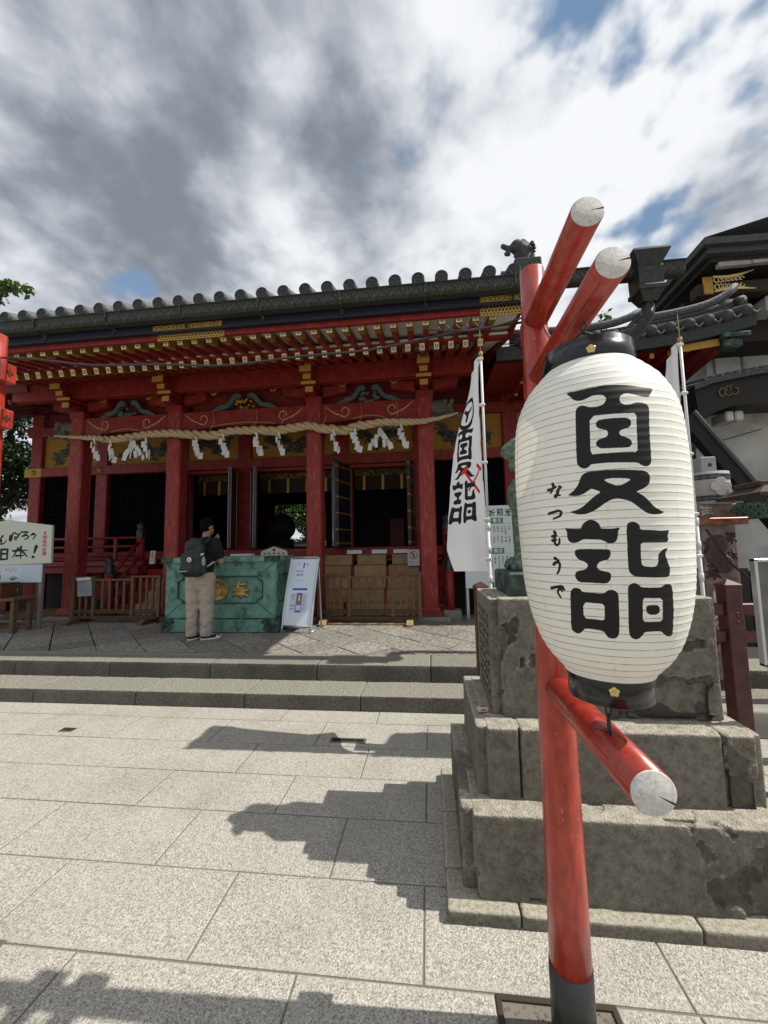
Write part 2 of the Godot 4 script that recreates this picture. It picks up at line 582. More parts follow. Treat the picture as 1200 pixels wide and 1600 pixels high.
var print_kana := [
	"-51.9,544 -48.2,546 -46.3,549",
	"-48.4,556 -47.8,551 -49.5,540 -50.2,537",
	"-43.8,548 -43.1,546 -45.0,542",
	"-44.9,542 -45.3,536 -46.0,529 -47.0,526 -47.6,529 -46.3,532 -44.0,529",
	"-52.5,491 -48.5,494 -45.5,496 -43.6,492 -44.5,484 -49.5,479",
	"-49.7,450 -49.1,445 -50.4,430 -49.8,422 -48.3,420 -46.8,424 -46.6,434",
	"-51.4,440 -48.4,441",
	"-51.7,431 -48.8,432",
	"-51.1,392 -48.4,387",
	"-52.4,378 -50.4,383 -48.2,383 -47.7,376 -48.5,366 -50.2,358",
	"-56.2,325 -50.9,329 -47.3,331 -50.5,324 -51.9,315 -49.8,306",
	"-49.2,326 -48.0,320",
	"-47.6,329 -46.4,323",
]

# ------------------------------------------------------------------ sky: one layer of broken summer cloud, thick and thin
func cloud_sky() -> ImageTexture:
	var w := 2560
	var h := 1280
	var data := PackedFloat32Array()
	data.resize(w * h * 3)
	var n1 := FastNoiseLite.new()
	n1.seed = 11
	n1.noise_type = FastNoiseLite.TYPE_SIMPLEX_SMOOTH
	n1.frequency = 2.1
	n1.fractal_octaves = 6
	n1.fractal_gain = 0.54
	n1.domain_warp_enabled = true
	n1.domain_warp_amplitude = 0.09
	n1.domain_warp_frequency = 1.6
	n1.domain_warp_fractal_octaves = 3
	var n2 := FastNoiseLite.new()
	n2.seed = 5
	n2.noise_type = FastNoiseLite.TYPE_SIMPLEX_SMOOTH
	n2.frequency = 0.55
	n2.fractal_octaves = 3
	var n3 := FastNoiseLite.new()
	n3.seed = 9
	n3.noise_type = FastNoiseLite.TYPE_SIMPLEX_SMOOTH
	n3.frequency = 7.0
	n3.fractal_octaves = 4
	# banks of cloud: direction, tightness, darker (+) or brighter (-); then the gaps where blue shows
	var banks := [
		[Vector3(-0.433, 0.688, -0.582), 34.0, 0.26], [Vector3(-0.56, 0.657, -0.50), 30.0, 0.16], [Vector3(-0.102, 0.774, -0.625), 40.0, 0.20], [Vector3(-0.221, 0.84, -0.50), 40.0, 0.10], [Vector3(-0.043, 0.690, -0.722), 70.0, 0.18],
		[Vector3(0.362, 0.700, -0.615), 22.0, -0.24], [Vector3(0.253, 0.650, -0.715), 45.0, -0.10], [Vector3(0.056, 0.709, -0.703), 420.0, -0.26], [Vector3(0.043, 0.805, -0.592), 160.0, -0.26], [Vector3(-0.436, 0.735, -0.52), 500.0, -0.30], [Vector3(-0.47, 0.755, -0.46), 500.0, -0.24],
		[Vector3(-0.277, 0.670, -0.690), 420.0, -0.20], [Vector3(-0.358, 0.655, -0.668), 420.0, -0.20], [Vector3(-0.22, 0.655, -0.72), 300.0, -0.14], [Vector3(-0.14, 0.62, -0.77), 120.0, -0.08], [Vector3(0.478, 0.576, -0.663), 120.0, 0.20], [Vector3(-0.1, 0.52, -0.85), 14.0, -0.12], [Vector3(0.34, 0.60, -0.72), 200.0, -0.1]]
	var gaps := [[Vector3(0.255, 0.795, -0.550), 560.0, 0.95], [Vector3(0.371, 0.756, -0.540), 460.0, 0.80], [Vector3(0.32, 0.82, -0.47), 200.0, 0.25], [Vector3(-0.575, 0.500, -0.645), 1800.0, 0.62], [Vector3(-0.535, 0.519, -0.667), 2400.0, 0.58], [Vector3(0.409, 0.571, -0.712), 2500.0, 0.5], [Vector3(0.312, 0.713, -0.628), 900.0, 0.42], [Vector3(0.477, 0.700, -0.532), 700.0, 0.5], [Vector3(0.16, 0.80, -0.57), 500.0, 0.34], [Vector3(0.45, 0.52, -0.72), 900.0, 0.35]]
	for b in banks:
		b[0] = b[0].normalized()
	for b in gaps:
		b[0] = b[0].normalized()
	for j in h:
		var el := (0.5 - (j + 0.5) / h) * PI
		if el < 0:
			for i in range(j * w, (j + 1) * w):
				data[i * 3] = 0.22
				data[i * 3 + 1] = 0.22
				data[i * 3 + 2] = 0.22
			continue
		var y := sin(el)
		var cr := cos(el)
		for i in w:
			var a := (i + 0.5) / w * TAU
			var d := Vector3(sin(a) * cr, y, -cos(a) * cr)
			var k := 1.0 / (y + 0.16)
			var p := d.x * k
			var q := d.z * k
			var v := n1.get_noise_2d(p, q)
			var big := n2.get_noise_2d(p + 7.0, q)
			var fluff := n3.get_noise_2d(p, q)
			var th := 0.43 + v * 0.56 + big * 0.13 + fluff * 0.19
			for b in banks:
				var e: float = (d.dot(b[0]) - 1.0) * b[1]
				if e > -7.0:
					th += b[2] * exp(e)
			var open := 0.42 * smoothstep(0.30, 0.75, -big)
			for b in gaps:
				var e: float = (d.dot(b[0]) - 1.0) * b[1]
				if e > -7.0:
					open += b[2] * exp(e)
			var cov := 1.0 - smoothstep(0.22, 1.0, open + (v * 0.9 + fluff * 0.9) * minf(open * 2.2, 0.8))
			# thin cloud is bright, thick cloud is grey underneath
			var s := smoothstep(0.02, 1.0, th)
			var bright := lerpf(0.90, 0.245, pow(s, 0.92))
			var c := Vector3(bright * lerpf(0.98, 0.895, s), bright * lerpf(1.0, 0.985, s), bright * lerpf(1.025, 1.14, s))
			var blue := Vector3(0.17, 0.275, 0.44).lerp(Vector3(0.40, 0.52, 0.68), pow(1.0 - y, 3.0))
			c = blue.lerp(c, cov)
			c = c.lerp(Vector3(0.56, 0.59, 0.63), 0.6 * pow(1.0 - y, 5.0))
			var o := (j * w + i) * 3
			data[o] = c.x
			data[o + 1] = c.y
			data[o + 2] = c.z
	var im := Image.create_from_data(w, h, false, Image.FORMAT_RGBF, data.to_byte_array())
	return ImageTexture.create_from_image(im)

func _ready() -> void:
	# camera: a phone's ultra-wide lens at eye height
	var cam := Camera3D.new()
	cam.name = "camera"
	cam.position = Vector3(0, 1.62, 0)
	cam.rotation_degrees = Vector3(5.265, 6.411, -1.081)
	cam.fov = 104.44
	cam.near = 0.05
	cam.far = 600.0
	add_child(cam)
	# sky and sun
	var env := Environment.new()
	env.background_mode = Environment.BG_SKY
	var sky := Sky.new()
	var pano := PanoramaSkyMaterial.new()
	pano.panorama = cloud_sky()
	sky.sky_material = pano
	env.sky = sky
	env.tonemap_mode = Environment.TONE_MAPPER_LINEAR
	env.tonemap_exposure = 1.06
	env.sdfgi_enabled = true
	env.ssao_enabled = true
	env.ssil_enabled = true
	var we := WorldEnvironment.new()
	we.name = "environment"
	we.environment = env
	add_child(we)
	var sun := DirectionalLight3D.new()
	sun.name = "sun"
	sun.light_energy = 1.48
	sun.light_color = Color(1.0, 0.983, 0.945)
	sun.light_angular_distance = 0.5
	sun.shadow_enabled = true
	add_child(sun)
	sun.look_at_from_position(Vector3(78, 100, -1.5), Vector3.ZERO)

	noise.noise_type = FastNoiseLite.TYPE_SIMPLEX_SMOOTH
	noise.frequency = 0.01
	noise.fractal_octaves = 3
	make_materials()
	build_ground()
	build_steps()
	build_hall()
	build_hall_roof()
	build_side_buildings()
	build_trees()
	build_pedestal()
	build_statue()
	build_lantern_post()
	build_lantern()
	build_fence()
	build_banners()
	build_offering_box()
	build_person()
	build_front_things()
	build_signs()
	build_rope()
	build_right_things()
	build_small_things()

func make_materials() -> void:
	var grain := bump_tex(3, 0.05, 3.0, 512, 4)
	var fine := bump_tex(4, 0.22, 4.0, 512, 3)
	var s := func(r: float, g: float, b: float) -> Color: return Color(r, g, b)
	# exposed-aggregate paving slabs
	var speck := noise_tex(21, 0.20, [[0.0, s.call(0.51, 0.495, 0.46)], [0.25, s.call(0.62, 0.605, 0.57)], [0.5, s.call(0.675, 0.66, 0.62)], [0.75, s.call(0.715, 0.70, 0.66)], [1.0, s.call(0.80, 0.785, 0.745)]], 1024, FastNoiseLite.TYPE_CELLULAR, 1, 0.8)
	speck.noise.cellular_return_type = FastNoiseLite.RETURN_CELL_VALUE
	speck.noise.cellular_jitter = 1.0
	mats.slab = surf("granite paving", speck, 1.13, 0.85, bump_tex(22, 0.10, 4.0, 1024, 3), 0.8)
	var dirt := noise_tex(23, 0.008, [[0.0, Color(0.93, 0.92, 0.91, 1)], [0.5, Color(1, 1, 1, 1)], [1.0, Color(0.97, 0.965, 0.955, 1)]], 512)
	mats.slab.detail_enabled = true
	mats.slab.detail_albedo = dirt
	mats.slab.detail_blend_mode = BaseMaterial3D.BLEND_MODE_MUL
	mats.slab.detail_uv_layer = BaseMaterial3D.DETAIL_UV_2
	mats.slab.uv2_triplanar = true
	mats.slab.uv2_world_triplanar = true
	mats.slab.uv2_scale = Vector3.ONE / 3.7
	mats.joint = plain("joint mortar", Color(0.46, 0.44, 0.40), 0.95)
	mats.gap = plain("open joint", Color(0.20, 0.19, 0.18), 0.95)
	# flagstones and step stones
	var flag := noise_tex(31, 0.02, [[0.0, s.call(0.42, 0.40, 0.38)], [0.45, s.call(0.56, 0.54, 0.51)], [0.6, s.call(0.63, 0.61, 0.57)], [1.0, s.call(0.74, 0.72, 0.68)]], 1024, FastNoiseLite.TYPE_SIMPLEX_SMOOTH, 6, 0.62)
	mats.flag = surf("flagstone", flag, 1.7, 0.85, bump_tex(32, 0.03, 9.0, 1024, 5), 1.0)
	var step := noise_tex(33, 0.03, [[0.0, s.call(0.40, 0.385, 0.35)], [0.45, s.call(0.56, 0.545, 0.50)], [0.62, s.call(0.64, 0.62, 0.57)], [1.0, s.call(0.74, 0.72, 0.67)]], 1024, FastNoiseLite.TYPE_SIMPLEX_SMOOTH, 5, 0.65)
	mats.step = surf("step stone", step, 0.9, 0.9, bump_tex(34, 0.06, 12.0, 1024, 4), 1.0)
	# pedestal stone, weathered
	var old := noise_tex(41, 0.014, [[0.0, s.call(0.38, 0.36, 0.325)], [0.30, s.call(0.56, 0.535, 0.485)], [0.5, s.call(0.645, 0.62, 0.565)], [0.68, s.call(0.70, 0.675, 0.615)], [1.0, s.call(0.84, 0.81, 0.75)]], 1024, FastNoiseLite.TYPE_SIMPLEX_SMOOTH, 7, 0.85)
	mats.old = surf("weathered stone", old, 1.1, 0.9, bump_tex(42, 0.09, 6.0, 1024, 4), 1.0)
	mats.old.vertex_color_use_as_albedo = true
	mats.old_light = mats.old
	mats.kerb = surf("pale kerb stone", old, 0.8, 0.9, bump_tex(43, 0.12, 7.0, 1024, 4), 1.0, 0.0, Color(1, 1, 1))
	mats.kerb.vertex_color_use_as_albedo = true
	mats.kerb.albedo_texture = noise_tex(44, 0.03, [[0.0, s.call(0.46, 0.44, 0.39)], [0.45, s.call(0.66, 0.64, 0.57)], [0.7, s.call(0.74, 0.715, 0.65)], [1.0, s.call(0.84, 0.81, 0.74)]], 1024, FastNoiseLite.TYPE_SIMPLEX_SMOOTH, 5, 0.75)
	# paints
	var red := noise_tex(51, 0.012, [[0.0, s.call(0.41, 0.085, 0.07)], [0.5, s.call(0.505, 0.115, 0.095)], [0.72, s.call(0.54, 0.14, 0.115)], [1.0, s.call(0.60, 0.22, 0.18)]], 512, FastNoiseLite.TYPE_SIMPLEX_SMOOTH, 5, 0.6)
	mats.red = surf("shrine red paint", red, 1.3, 0.55)
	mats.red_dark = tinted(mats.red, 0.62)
	var worn := noise_tex(52, 0.012, [[0.0, s.call(0.48, 0.125, 0.11)], [0.58, s.call(0.55, 0.17, 0.15)], [0.72, s.call(0.59, 0.245, 0.215)], [1.0, s.call(0.67, 0.40, 0.355)]], 512, FastNoiseLite.TYPE_SIMPLEX_SMOOTH, 5, 0.65)
	mats.red_worn = surf("worn red paint", worn, 0.9, 0.6)
	mats.red_worn.uv1_scale = Vector3(2.2, 0.45, 2.2)
	var verm := noise_tex(53, 0.01, [[0.0, s.call(0.49, 0.115, 0.075)], [0.42, s.call(0.60, 0.18, 0.12)], [0.6, s.call(0.66, 0.21, 0.14)], [0.8, s.call(0.70, 0.25, 0.17)], [1.0, s.call(0.78, 0.40, 0.31)]], 1024, FastNoiseLite.TYPE_SIMPLEX_SMOOTH, 6, 0.62)
	mats.verm = surf("vermilion gloss paint", verm, 0.8, 0.3, bump_tex(54, 0.01, 3.0, 512, 3), 0.6)
	mats.verm.uv1_scale = Vector3(2.4, 0.7, 2.4)
	mats.verm.clearcoat_enabled = true
	mats.verm.clearcoat = 0.4
	mats.verm.clearcoat_roughness = 0.25
	mats.black_paint = plain("black paint", lin(0.022, 0.022, 0.022), 0.35)
	mats.black_gloss = plain("black lacquer", lin(0.008, 0.008, 0.010), 0.22)
	mats.blueblack = plain("blue black lacquer", lin(0.006, 0.008, 0.022), 0.5)
	mats.panel_dark = surf("dark blue panel", noise_tex(55, 0.03, [[0.0, s.call(0.018, 0.022, 0.05)], [1.0, s.call(0.035, 0.045, 0.10)]], 256), 1.0, 0.8)
	mats.panel_dark.metallic_specular = 0.2
	mats.white_end = surf("whitewashed end grain", noise_tex(56, 0.02, [[0.0, s.call(0.60, 0.56, 0.54)], [0.30, s.call(0.74, 0.72, 0.70)], [0.55, s.call(0.82, 0.81, 0.80)], [1.0, s.call(0.90, 0.89, 0.88)]], 512, FastNoiseLite.TYPE_SIMPLEX_SMOOTH, 5, 0.75), 0.16, 0.8, fine, 0.9)
	mats.gold = plain("gilt brass", lin(0.62, 0.42, 0.13), 0.38, 0.75)
	mats.gold_dull = surf("dull brass", noise_tex(57, 0.04, [[0.0, s.call(0.40, 0.30, 0.12)], [0.5, s.call(0.66, 0.51, 0.22)], [1.0, s.call(0.78, 0.63, 0.32)]], 256), 0.3, 0.5, null, 1.0, 0.45)
	mats.yellow_paint = plain("yellow end paint", lin(0.50, 0.30, 0.055), 0.6)
	mats.ochre = surf("ochre board", noise_tex(58, 0.02, [[0.0, s.call(0.46, 0.33, 0.10)], [0.5, s.call(0.62, 0.46, 0.15)], [1.0, s.call(0.70, 0.55, 0.22)]], 512), 1.2, 0.7)
	mats.soffit = surf("whitewashed soffit board", noise_tex(59, 0.02, [[0.0, s.call(0.80, 0.78, 0.74)], [1.0, s.call(0.93, 0.91, 0.87)]], 256), 1.0, 0.85)
	# copper
	var patina := noise_tex(61, 0.008, [[0.0, s.call(0.17, 0.25, 0.22)], [0.28, s.call(0.36, 0.52, 0.45)], [0.46, s.call(0.45, 0.63, 0.55)], [0.7, s.call(0.52, 0.70, 0.62)], [1.0, s.call(0.66, 0.78, 0.70)]], 512, FastNoiseLite.TYPE_SIMPLEX_SMOOTH, 7, 0.72)
	mats.patina = surf("copper patina", patina, 1.1, 0.7, fine, 0.3)
	mats.patina.uv1_scale = Vector3(0.7, 0.6, 0.7)
	mats.patina.albedo_color = lin(0.68, 0.74, 0.80)
	mats.patina_dark = surf("dark copper", noise_tex(65, 0.011, [[0.0, s.call(0.07, 0.09, 0.085)], [0.45, s.call(0.16, 0.215, 0.195)], [0.62, s.call(0.22, 0.32, 0.285)], [1.0, s.call(0.36, 0.50, 0.45)]], 512, FastNoiseLite.TYPE_SIMPLEX_SMOOTH, 6, 0.62), 0.8, 0.6)
	mats.roof_copper = surf("blackened copper", noise_tex(66, 0.02, [[0.0, s.call(0.06, 0.07, 0.07)], [0.6, s.call(0.12, 0.14, 0.135)], [1.0, s.call(0.24, 0.31, 0.285)]], 512, FastNoiseLite.TYPE_SIMPLEX_SMOOTH, 5, 0.6), 0.8, 0.5)
	var gut := noise_tex(62, 0.02, [[0.0, s.call(0.05, 0.055, 0.05)], [0.50, s.call(0.10, 0.11, 0.10)], [0.60, s.call(0.22, 0.23, 0.20)], [1.0, s.call(0.46, 0.47, 0.41)]], 512, FastNoiseLite.TYPE_SIMPLEX_SMOOTH, 4, 0.6)
	mats.gutter = surf("streaked copper gutter", gut, 0.5, 0.65)
	mats.gutter.uv1_scale = Vector3(4.6, 0.9, 4.6)
	var bronze := noise_tex(63, 0.02, [[0.0, s.call(0.16, 0.19, 0.165)], [0.42, s.call(0.29, 0.345, 0.30)], [0.62, s.call(0.40, 0.48, 0.42)], [1.0, s.call(0.58, 0.66, 0.58)]], 512, FastNoiseLite.TYPE_SIMPLEX_SMOOTH, 5, 0.6)
	mats.bronze = surf("weathered bronze", bronze, 0.5, 0.5, fine, 0.4, 0.35)
	var tile := noise_tex(64, 0.03, [[0.0, s.call(0.24, 0.25, 0.26)], [0.5, s.call(0.36, 0.37, 0.38)], [1.0, s.call(0.52, 0.53, 0.53)]], 512, FastNoiseLite.TYPE_SIMPLEX_SMOOTH, 4)
	mats.tile = surf("grey roof tile", tile, 0.8, 0.72, fine, 0.3)
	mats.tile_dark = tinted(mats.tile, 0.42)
	# wood
	var wood := noise_tex(71, 0.02, [[0.0, s.call(0.27, 0.20, 0.13)], [0.5, s.call(0.40, 0.31, 0.22)], [1.0, s.call(0.52, 0.42, 0.31)]], 512, FastNoiseLite.TYPE_SIMPLEX_SMOOTH, 5, 0.6)
	mats.wood = surf("old bare wood", wood, 0.4, 0.8, grain, 0.4)
	mats.wood.uv1_scale = Vector3(4.0, 0.8, 4.0)
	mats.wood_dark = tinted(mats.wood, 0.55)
	mats.pale_wood = surf("pale wood", noise_tex(72, 0.02, [[0.0, s.call(0.55, 0.44, 0.30)], [1.0, s.call(0.74, 0.63, 0.46)]], 256), 0.5, 0.8)
	mats.card = surf("brown cardboard", noise_tex(73, 0.01, [[0.0, s.call(0.58, 0.47, 0.34)], [0.5, s.call(0.65, 0.54, 0.40)], [1.0, s.call(0.70, 0.59, 0.45)]], 256), 1.0, 0.9)
	mats.brown_fence = surf("brown red fence paint", noise_tex(74, 0.02, [[0.0, s.call(0.23, 0.095, 0.085)], [0.5, s.call(0.29, 0.125, 0.11)], [1.0, s.call(0.36, 0.17, 0.15)]], 256), 0.6, 0.45)
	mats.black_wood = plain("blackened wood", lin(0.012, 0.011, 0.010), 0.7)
	# odds and ends
	mats.white_paint = plain("white paint", lin(0.66, 0.66, 0.66), 0.5)
	mats.white_board = plain("white board", lin(0.72, 0.75, 0.80), 0.35)
	mats.metal = plain("brushed aluminium", lin(0.55, 0.57, 0.60), 0.35, 0.8)
	mats.steel = surf("stainless sheet", noise_tex(75, 0.02, [[0.0, s.call(0.36, 0.36, 0.34)], [1.0, s.call(0.46, 0.46, 0.43)]], 256), 0.5, 0.5, null, 1.0, 0.4)
	mats.wire = plain("dark wire", lin(0.02, 0.02, 0.022), 0.5)
	mats.plaster = surf("grey white plaster", noise_tex(76, 0.006, [[0.0, s.call(0.58, 0.58, 0.57)], [0.5, s.call(0.68, 0.68, 0.67)], [1.0, s.call(0.76, 0.76, 0.75)]], 512, FastNoiseLite.TYPE_SIMPLEX_SMOOTH, 5), 2.5, 0.9)
	mats.concrete = surf("concrete", noise_tex(77, 0.01, [[0.0, s.call(0.50, 0.49, 0.46)], [1.0, s.call(0.66, 0.65, 0.62)]], 256), 1.5, 0.9)
	var straw := noise_tex(78, 0.05, [[0.0, s.call(0.52, 0.43, 0.30)], [0.5, s.call(0.78, 0.69, 0.55)], [1.0, s.call(0.90, 0.82, 0.69)]], 256)
	mats.straw = surf("rice straw", straw, 0.25, 0.9, fine, 0.8)
	mats.paper = plain("white folded paper", lin(0.72, 0.72, 0.73), 0.8)
	mats.paper.backlight_enabled = true
	mats.paper.backlight = Color(0.4, 0.4, 0.4)
	mats.carving = surf("carved painted wood", noise_tex(79, 0.05, [[0.0, s.call(0.10, 0.10, 0.09)], [0.45, s.call(0.30, 0.29, 0.26)], [0.6, s.call(0.48, 0.45, 0.38)], [1.0, s.call(0.66, 0.62, 0.54)]], 256, FastNoiseLite.TYPE_SIMPLEX_SMOOTH, 4), 0.3, 0.7, grain, 1.0)
	mats.green_carving = surf("green painted carving", noise_tex(80, 0.05, [[0.0, s.call(0.15, 0.20, 0.20)], [0.5, s.call(0.29, 0.37, 0.36)], [1.0, s.call(0.46, 0.52, 0.49)]], 256), 0.4, 0.7)
	mats.leaf = plain("leaf", lin(0.085, 0.15, 0.045), 0.55)
	mats.leaf.backlight_enabled = true
	mats.leaf.backlight = Color(0.55, 0.75, 0.2)
	mats.leaf.vertex_color_use_as_albedo = true
	mats.leaf_shaded = mats.leaf.duplicate()
	mats.leaf_shaded.albedo_color = lin(0.030, 0.055, 0.018)  # darker leaf copy with shade painted into its colour
	mats.leaf_shaded.backlight = Color(0.3, 0.4, 0.1)
	mats.bark = surf("bark", wood, 0.3, 0.9, grain, 1.0, 0.0, Color(0.6, 0.6, 0.6))

# ------------------------------------------------------------------ the square, its slabs and the steps
func slab_piece(parent: Node3D, poly: PackedVector2Array, top: float, thick: float, bev: float, m: Material, called: String) -> void:
	# poly in (x, z); a slab with a small bevel round its top
	var st := ST()
	if Geometry2D.is_polygon_clockwise(poly):
		poly.reverse()
	var inn := Geometry2D.offset_polygon(poly, -bev)
	if inn.is_empty() or inn[0].size() != poly.size():
		inn = [poly]
	var ip: PackedVector2Array = inn[0]
	if Geometry2D.is_polygon_clockwise(ip):
		ip.reverse()
	var best := 0
	for k in ip.size():
		if ip[k].distance_to(poly[0]) < ip[best].distance_to(poly[0]):
			best = k
	var n := poly.size()
	for k in n:
		var k2 := (k + 1) % n
		var a := poly[k]
		var b := poly[k2]
		var c := ip[(k2 + best) % n]
		var d := ip[(k + best) % n]
		quad(st, Vector3(b.x, top - bev * 0.6, b.y), Vector3(a.x, top - bev * 0.6, a.y), Vector3(d.x, top, d.y), Vector3(c.x, top, c.y))
		quad(st, Vector3(b.x, top - thick, b.y), Vector3(a.x, top - thick, a.y), Vector3(a.x, top - bev * 0.6, a.y), Vector3(b.x, top - bev * 0.6, b.y))
	for k in range(1, n - 1):
		tri(st, Vector3(ip[0].x, top, ip[0].y), Vector3(ip[k + 1].x, top, ip[k + 1].y), Vector3(ip[k].x, top, ip[k].y))
	part(called, st, m, parent)

func rect2(x0: float, z0: float, x1: float, z1: float) -> PackedVector2Array:
	return PackedVector2Array([Vector2(x0, z0), Vector2(x1, z0), Vector2(x1, z1), Vector2(x0, z1)])

func build_ground() -> void:
	var st := ST()
	quad(st, Vector3(-250, -0.022, 200), Vector3(250, -0.022, 200), Vector3(250, -0.022, -250), Vector3(-250, -0.022, -250))
	setting("ground", st, surf("distant paving", mats.slab.albedo_texture, 1.2, 0.9, null, 1.0, 0.0, Color(0.9, 0.9, 0.88)))
	var sq := ST()
	cbox(sq, Vector3(-9.0, -0.02, -4.62), Vector3(6.0, -0.005, 1.4))
	var plaza := setting("plaza", sq, mats.joint)
	var tones := []
	for k in 5:
		tones.append(tinted(mats.slab, 1.0 + 0.03 * k))
	var rng := RandomNumberGenerator.new()
	rng.seed = 8
	var rows := [-4.09, -3.82, -3.379, -2.936, -2.522, -2.077, -1.632, -1.19, -0.745, -0.30, 0.14]
	var start := [-0.54, -0.065, -0.535, -0.065, -0.54, -0.07, -0.555, -0.09, -0.55, -0.07]
	for r in rows.size() - 1:
		var z0: float = rows[r]
		var z1: float = rows[r + 1]
		var xs := []
		for k in range(-8, 6):
			xs.append(start[r] + k * 0.94)
		if r == 6:
			xs = [-7.14, -6.2, -5.26, -4.32, -3.38, -2.43, -1.485, -0.555, 0.19, 0.6, 0.877, 1.8, 2.7, 3.6]
		for k in xs.size() - 1:
			if xs[k + 1] < -7.2 + (z0 + 4.0) * 0.9 - 0.5 or xs[k] > 3.6:
				continue
			if r == 6 and absf(xs[k] - 0.19) < 0.01:
				# a gap with a gravel drain in front of the lantern post, and a whole stone behind it
				slab_piece(plaza, rect2(0.194, -1.628, 0.596, -1.626), 0.0, 0.02, 0.0, tones[2], "paving_slab")
				continue
			var g := 0.0045
			slab_piece(plaza, rect2(xs[k] + g, z0 + g, xs[k + 1] - g, z1 - g), rng.randf_range(-0.0012, 0.0012), 0.02, 0.004, tones[rng.randi_range(0, 4)], "paving_slab")
	# the drain in front of the post: an iron rim round a bed of pebbles
	var d := thing("drain_grate", "iron rimmed pebble drain at the foot of the lantern post", "drain", Vector3(0.4, 0, -1.41))
	var f := ST()
	for e in [[0.19, -1.632, 0.605, -1.612], [0.19, -1.212, 0.605, -1.192], [0.19, -1.612, 0.21, -1.212], [0.585, -1.612, 0.605, -1.212]]:
		cbox(f, Vector3(e[0], -0.02, e[1]), Vector3(e[2], 0.004, e[3]), 0.002)
	part("rim", f, plain("rusty iron", lin(0.06, 0.045, 0.035), 0.7, 0.4), d)
	var peb := ST(true)
	for k in 900:
		var p := Vector3(rng.randf_range(0.215, 0.58), rng.randf_range(-0.014, -0.004), rng.randf_range(-1.61, -1.215))
		if Vector2(p.x - 0.42, p.z + 1.5).length() < 0.08:
			continue
		var rr := rng.randf_range(0.005, 0.011)
		pebble(peb, p, Vector3(rr, rr * 0.6, rr * rng.randf_range(0.7, 1.2)), rng.randf() * TAU)
	tag(part("pebbles", peb, surf("pebble", mats.flag.albedo_texture, 0.05, 0.9, null, 1.0, 0.0, Color(0.72, 0.68, 0.64)), d), "", "", "", "stuff")
	# small iron covers let into the slabs
	for e in [[-3.382, -3.49, 0.135, 0.085, "small iron slot cover in the paving left of the statue shadow"], [-0.735, -3.475, 0.31, 0.085, "long iron slot cover in the paving before the lower step"], [-1.93, -1.54, 0.22, 0.2, "rusty square cover at the left edge of the paving"]]:
		var c := thing("slot_cover", e[4], "drain cover", Vector3(e[0], 0, e[1]))
		var fr := ST()
		cbox(fr, Vector3(e[0] - e[2] / 2, -0.01, e[1] - e[3] / 2), Vector3(e[0] + e[2] / 2, 0.005, e[1] + e[3] / 2), 0.002)
		part("frame", fr, plain("iron frame", lin(0.16, 0.14, 0.12), 0.6, 0.3), c)
		var sl := ST()
		cbox(sl, Vector3(e[0] - e[2] * 0.44, 0.0, e[1] - e[3] * 0.30), Vector3(e[0] + e[2] * 0.44, 0.0065, e[1] + e[3] * 0.30), 0.001)
		part("plate", sl, plain("dark iron", lin(0.018, 0.015, 0.013), 0.6, 0.2), c)
		for sgn in [-1, 1]:
			var bar := ST()
			cbox(bar, Vector3(e[0] + sgn * e[2] * 0.2 - 0.004, 0.0, e[1] - e[3] * 0.3), Vector3(e[0] + sgn * e[2] * 0.2 + 0.004, 0.009, e[1] + e[3] * 0.3), 0.001)
			part("bar", bar, mats.wood_dark, c)

func pebble(st: SurfaceTool, c: Vector3, r: Vector3, a: float) -> void:
	var b := Basis(Vector3.UP, a)
	var v := [Vector3(0, r.y, 0), Vector3(r.x, 0, 0), Vector3(0, 0, r.z), Vector3(-r.x, 0, 0), Vector3(0, 0, -r.z)]
	for k in 5:
		v[k] = c + b * v[k]
	for k in 4:
		tri(st, v[0], v[1 + k], v[1 + (k + 3) % 4])

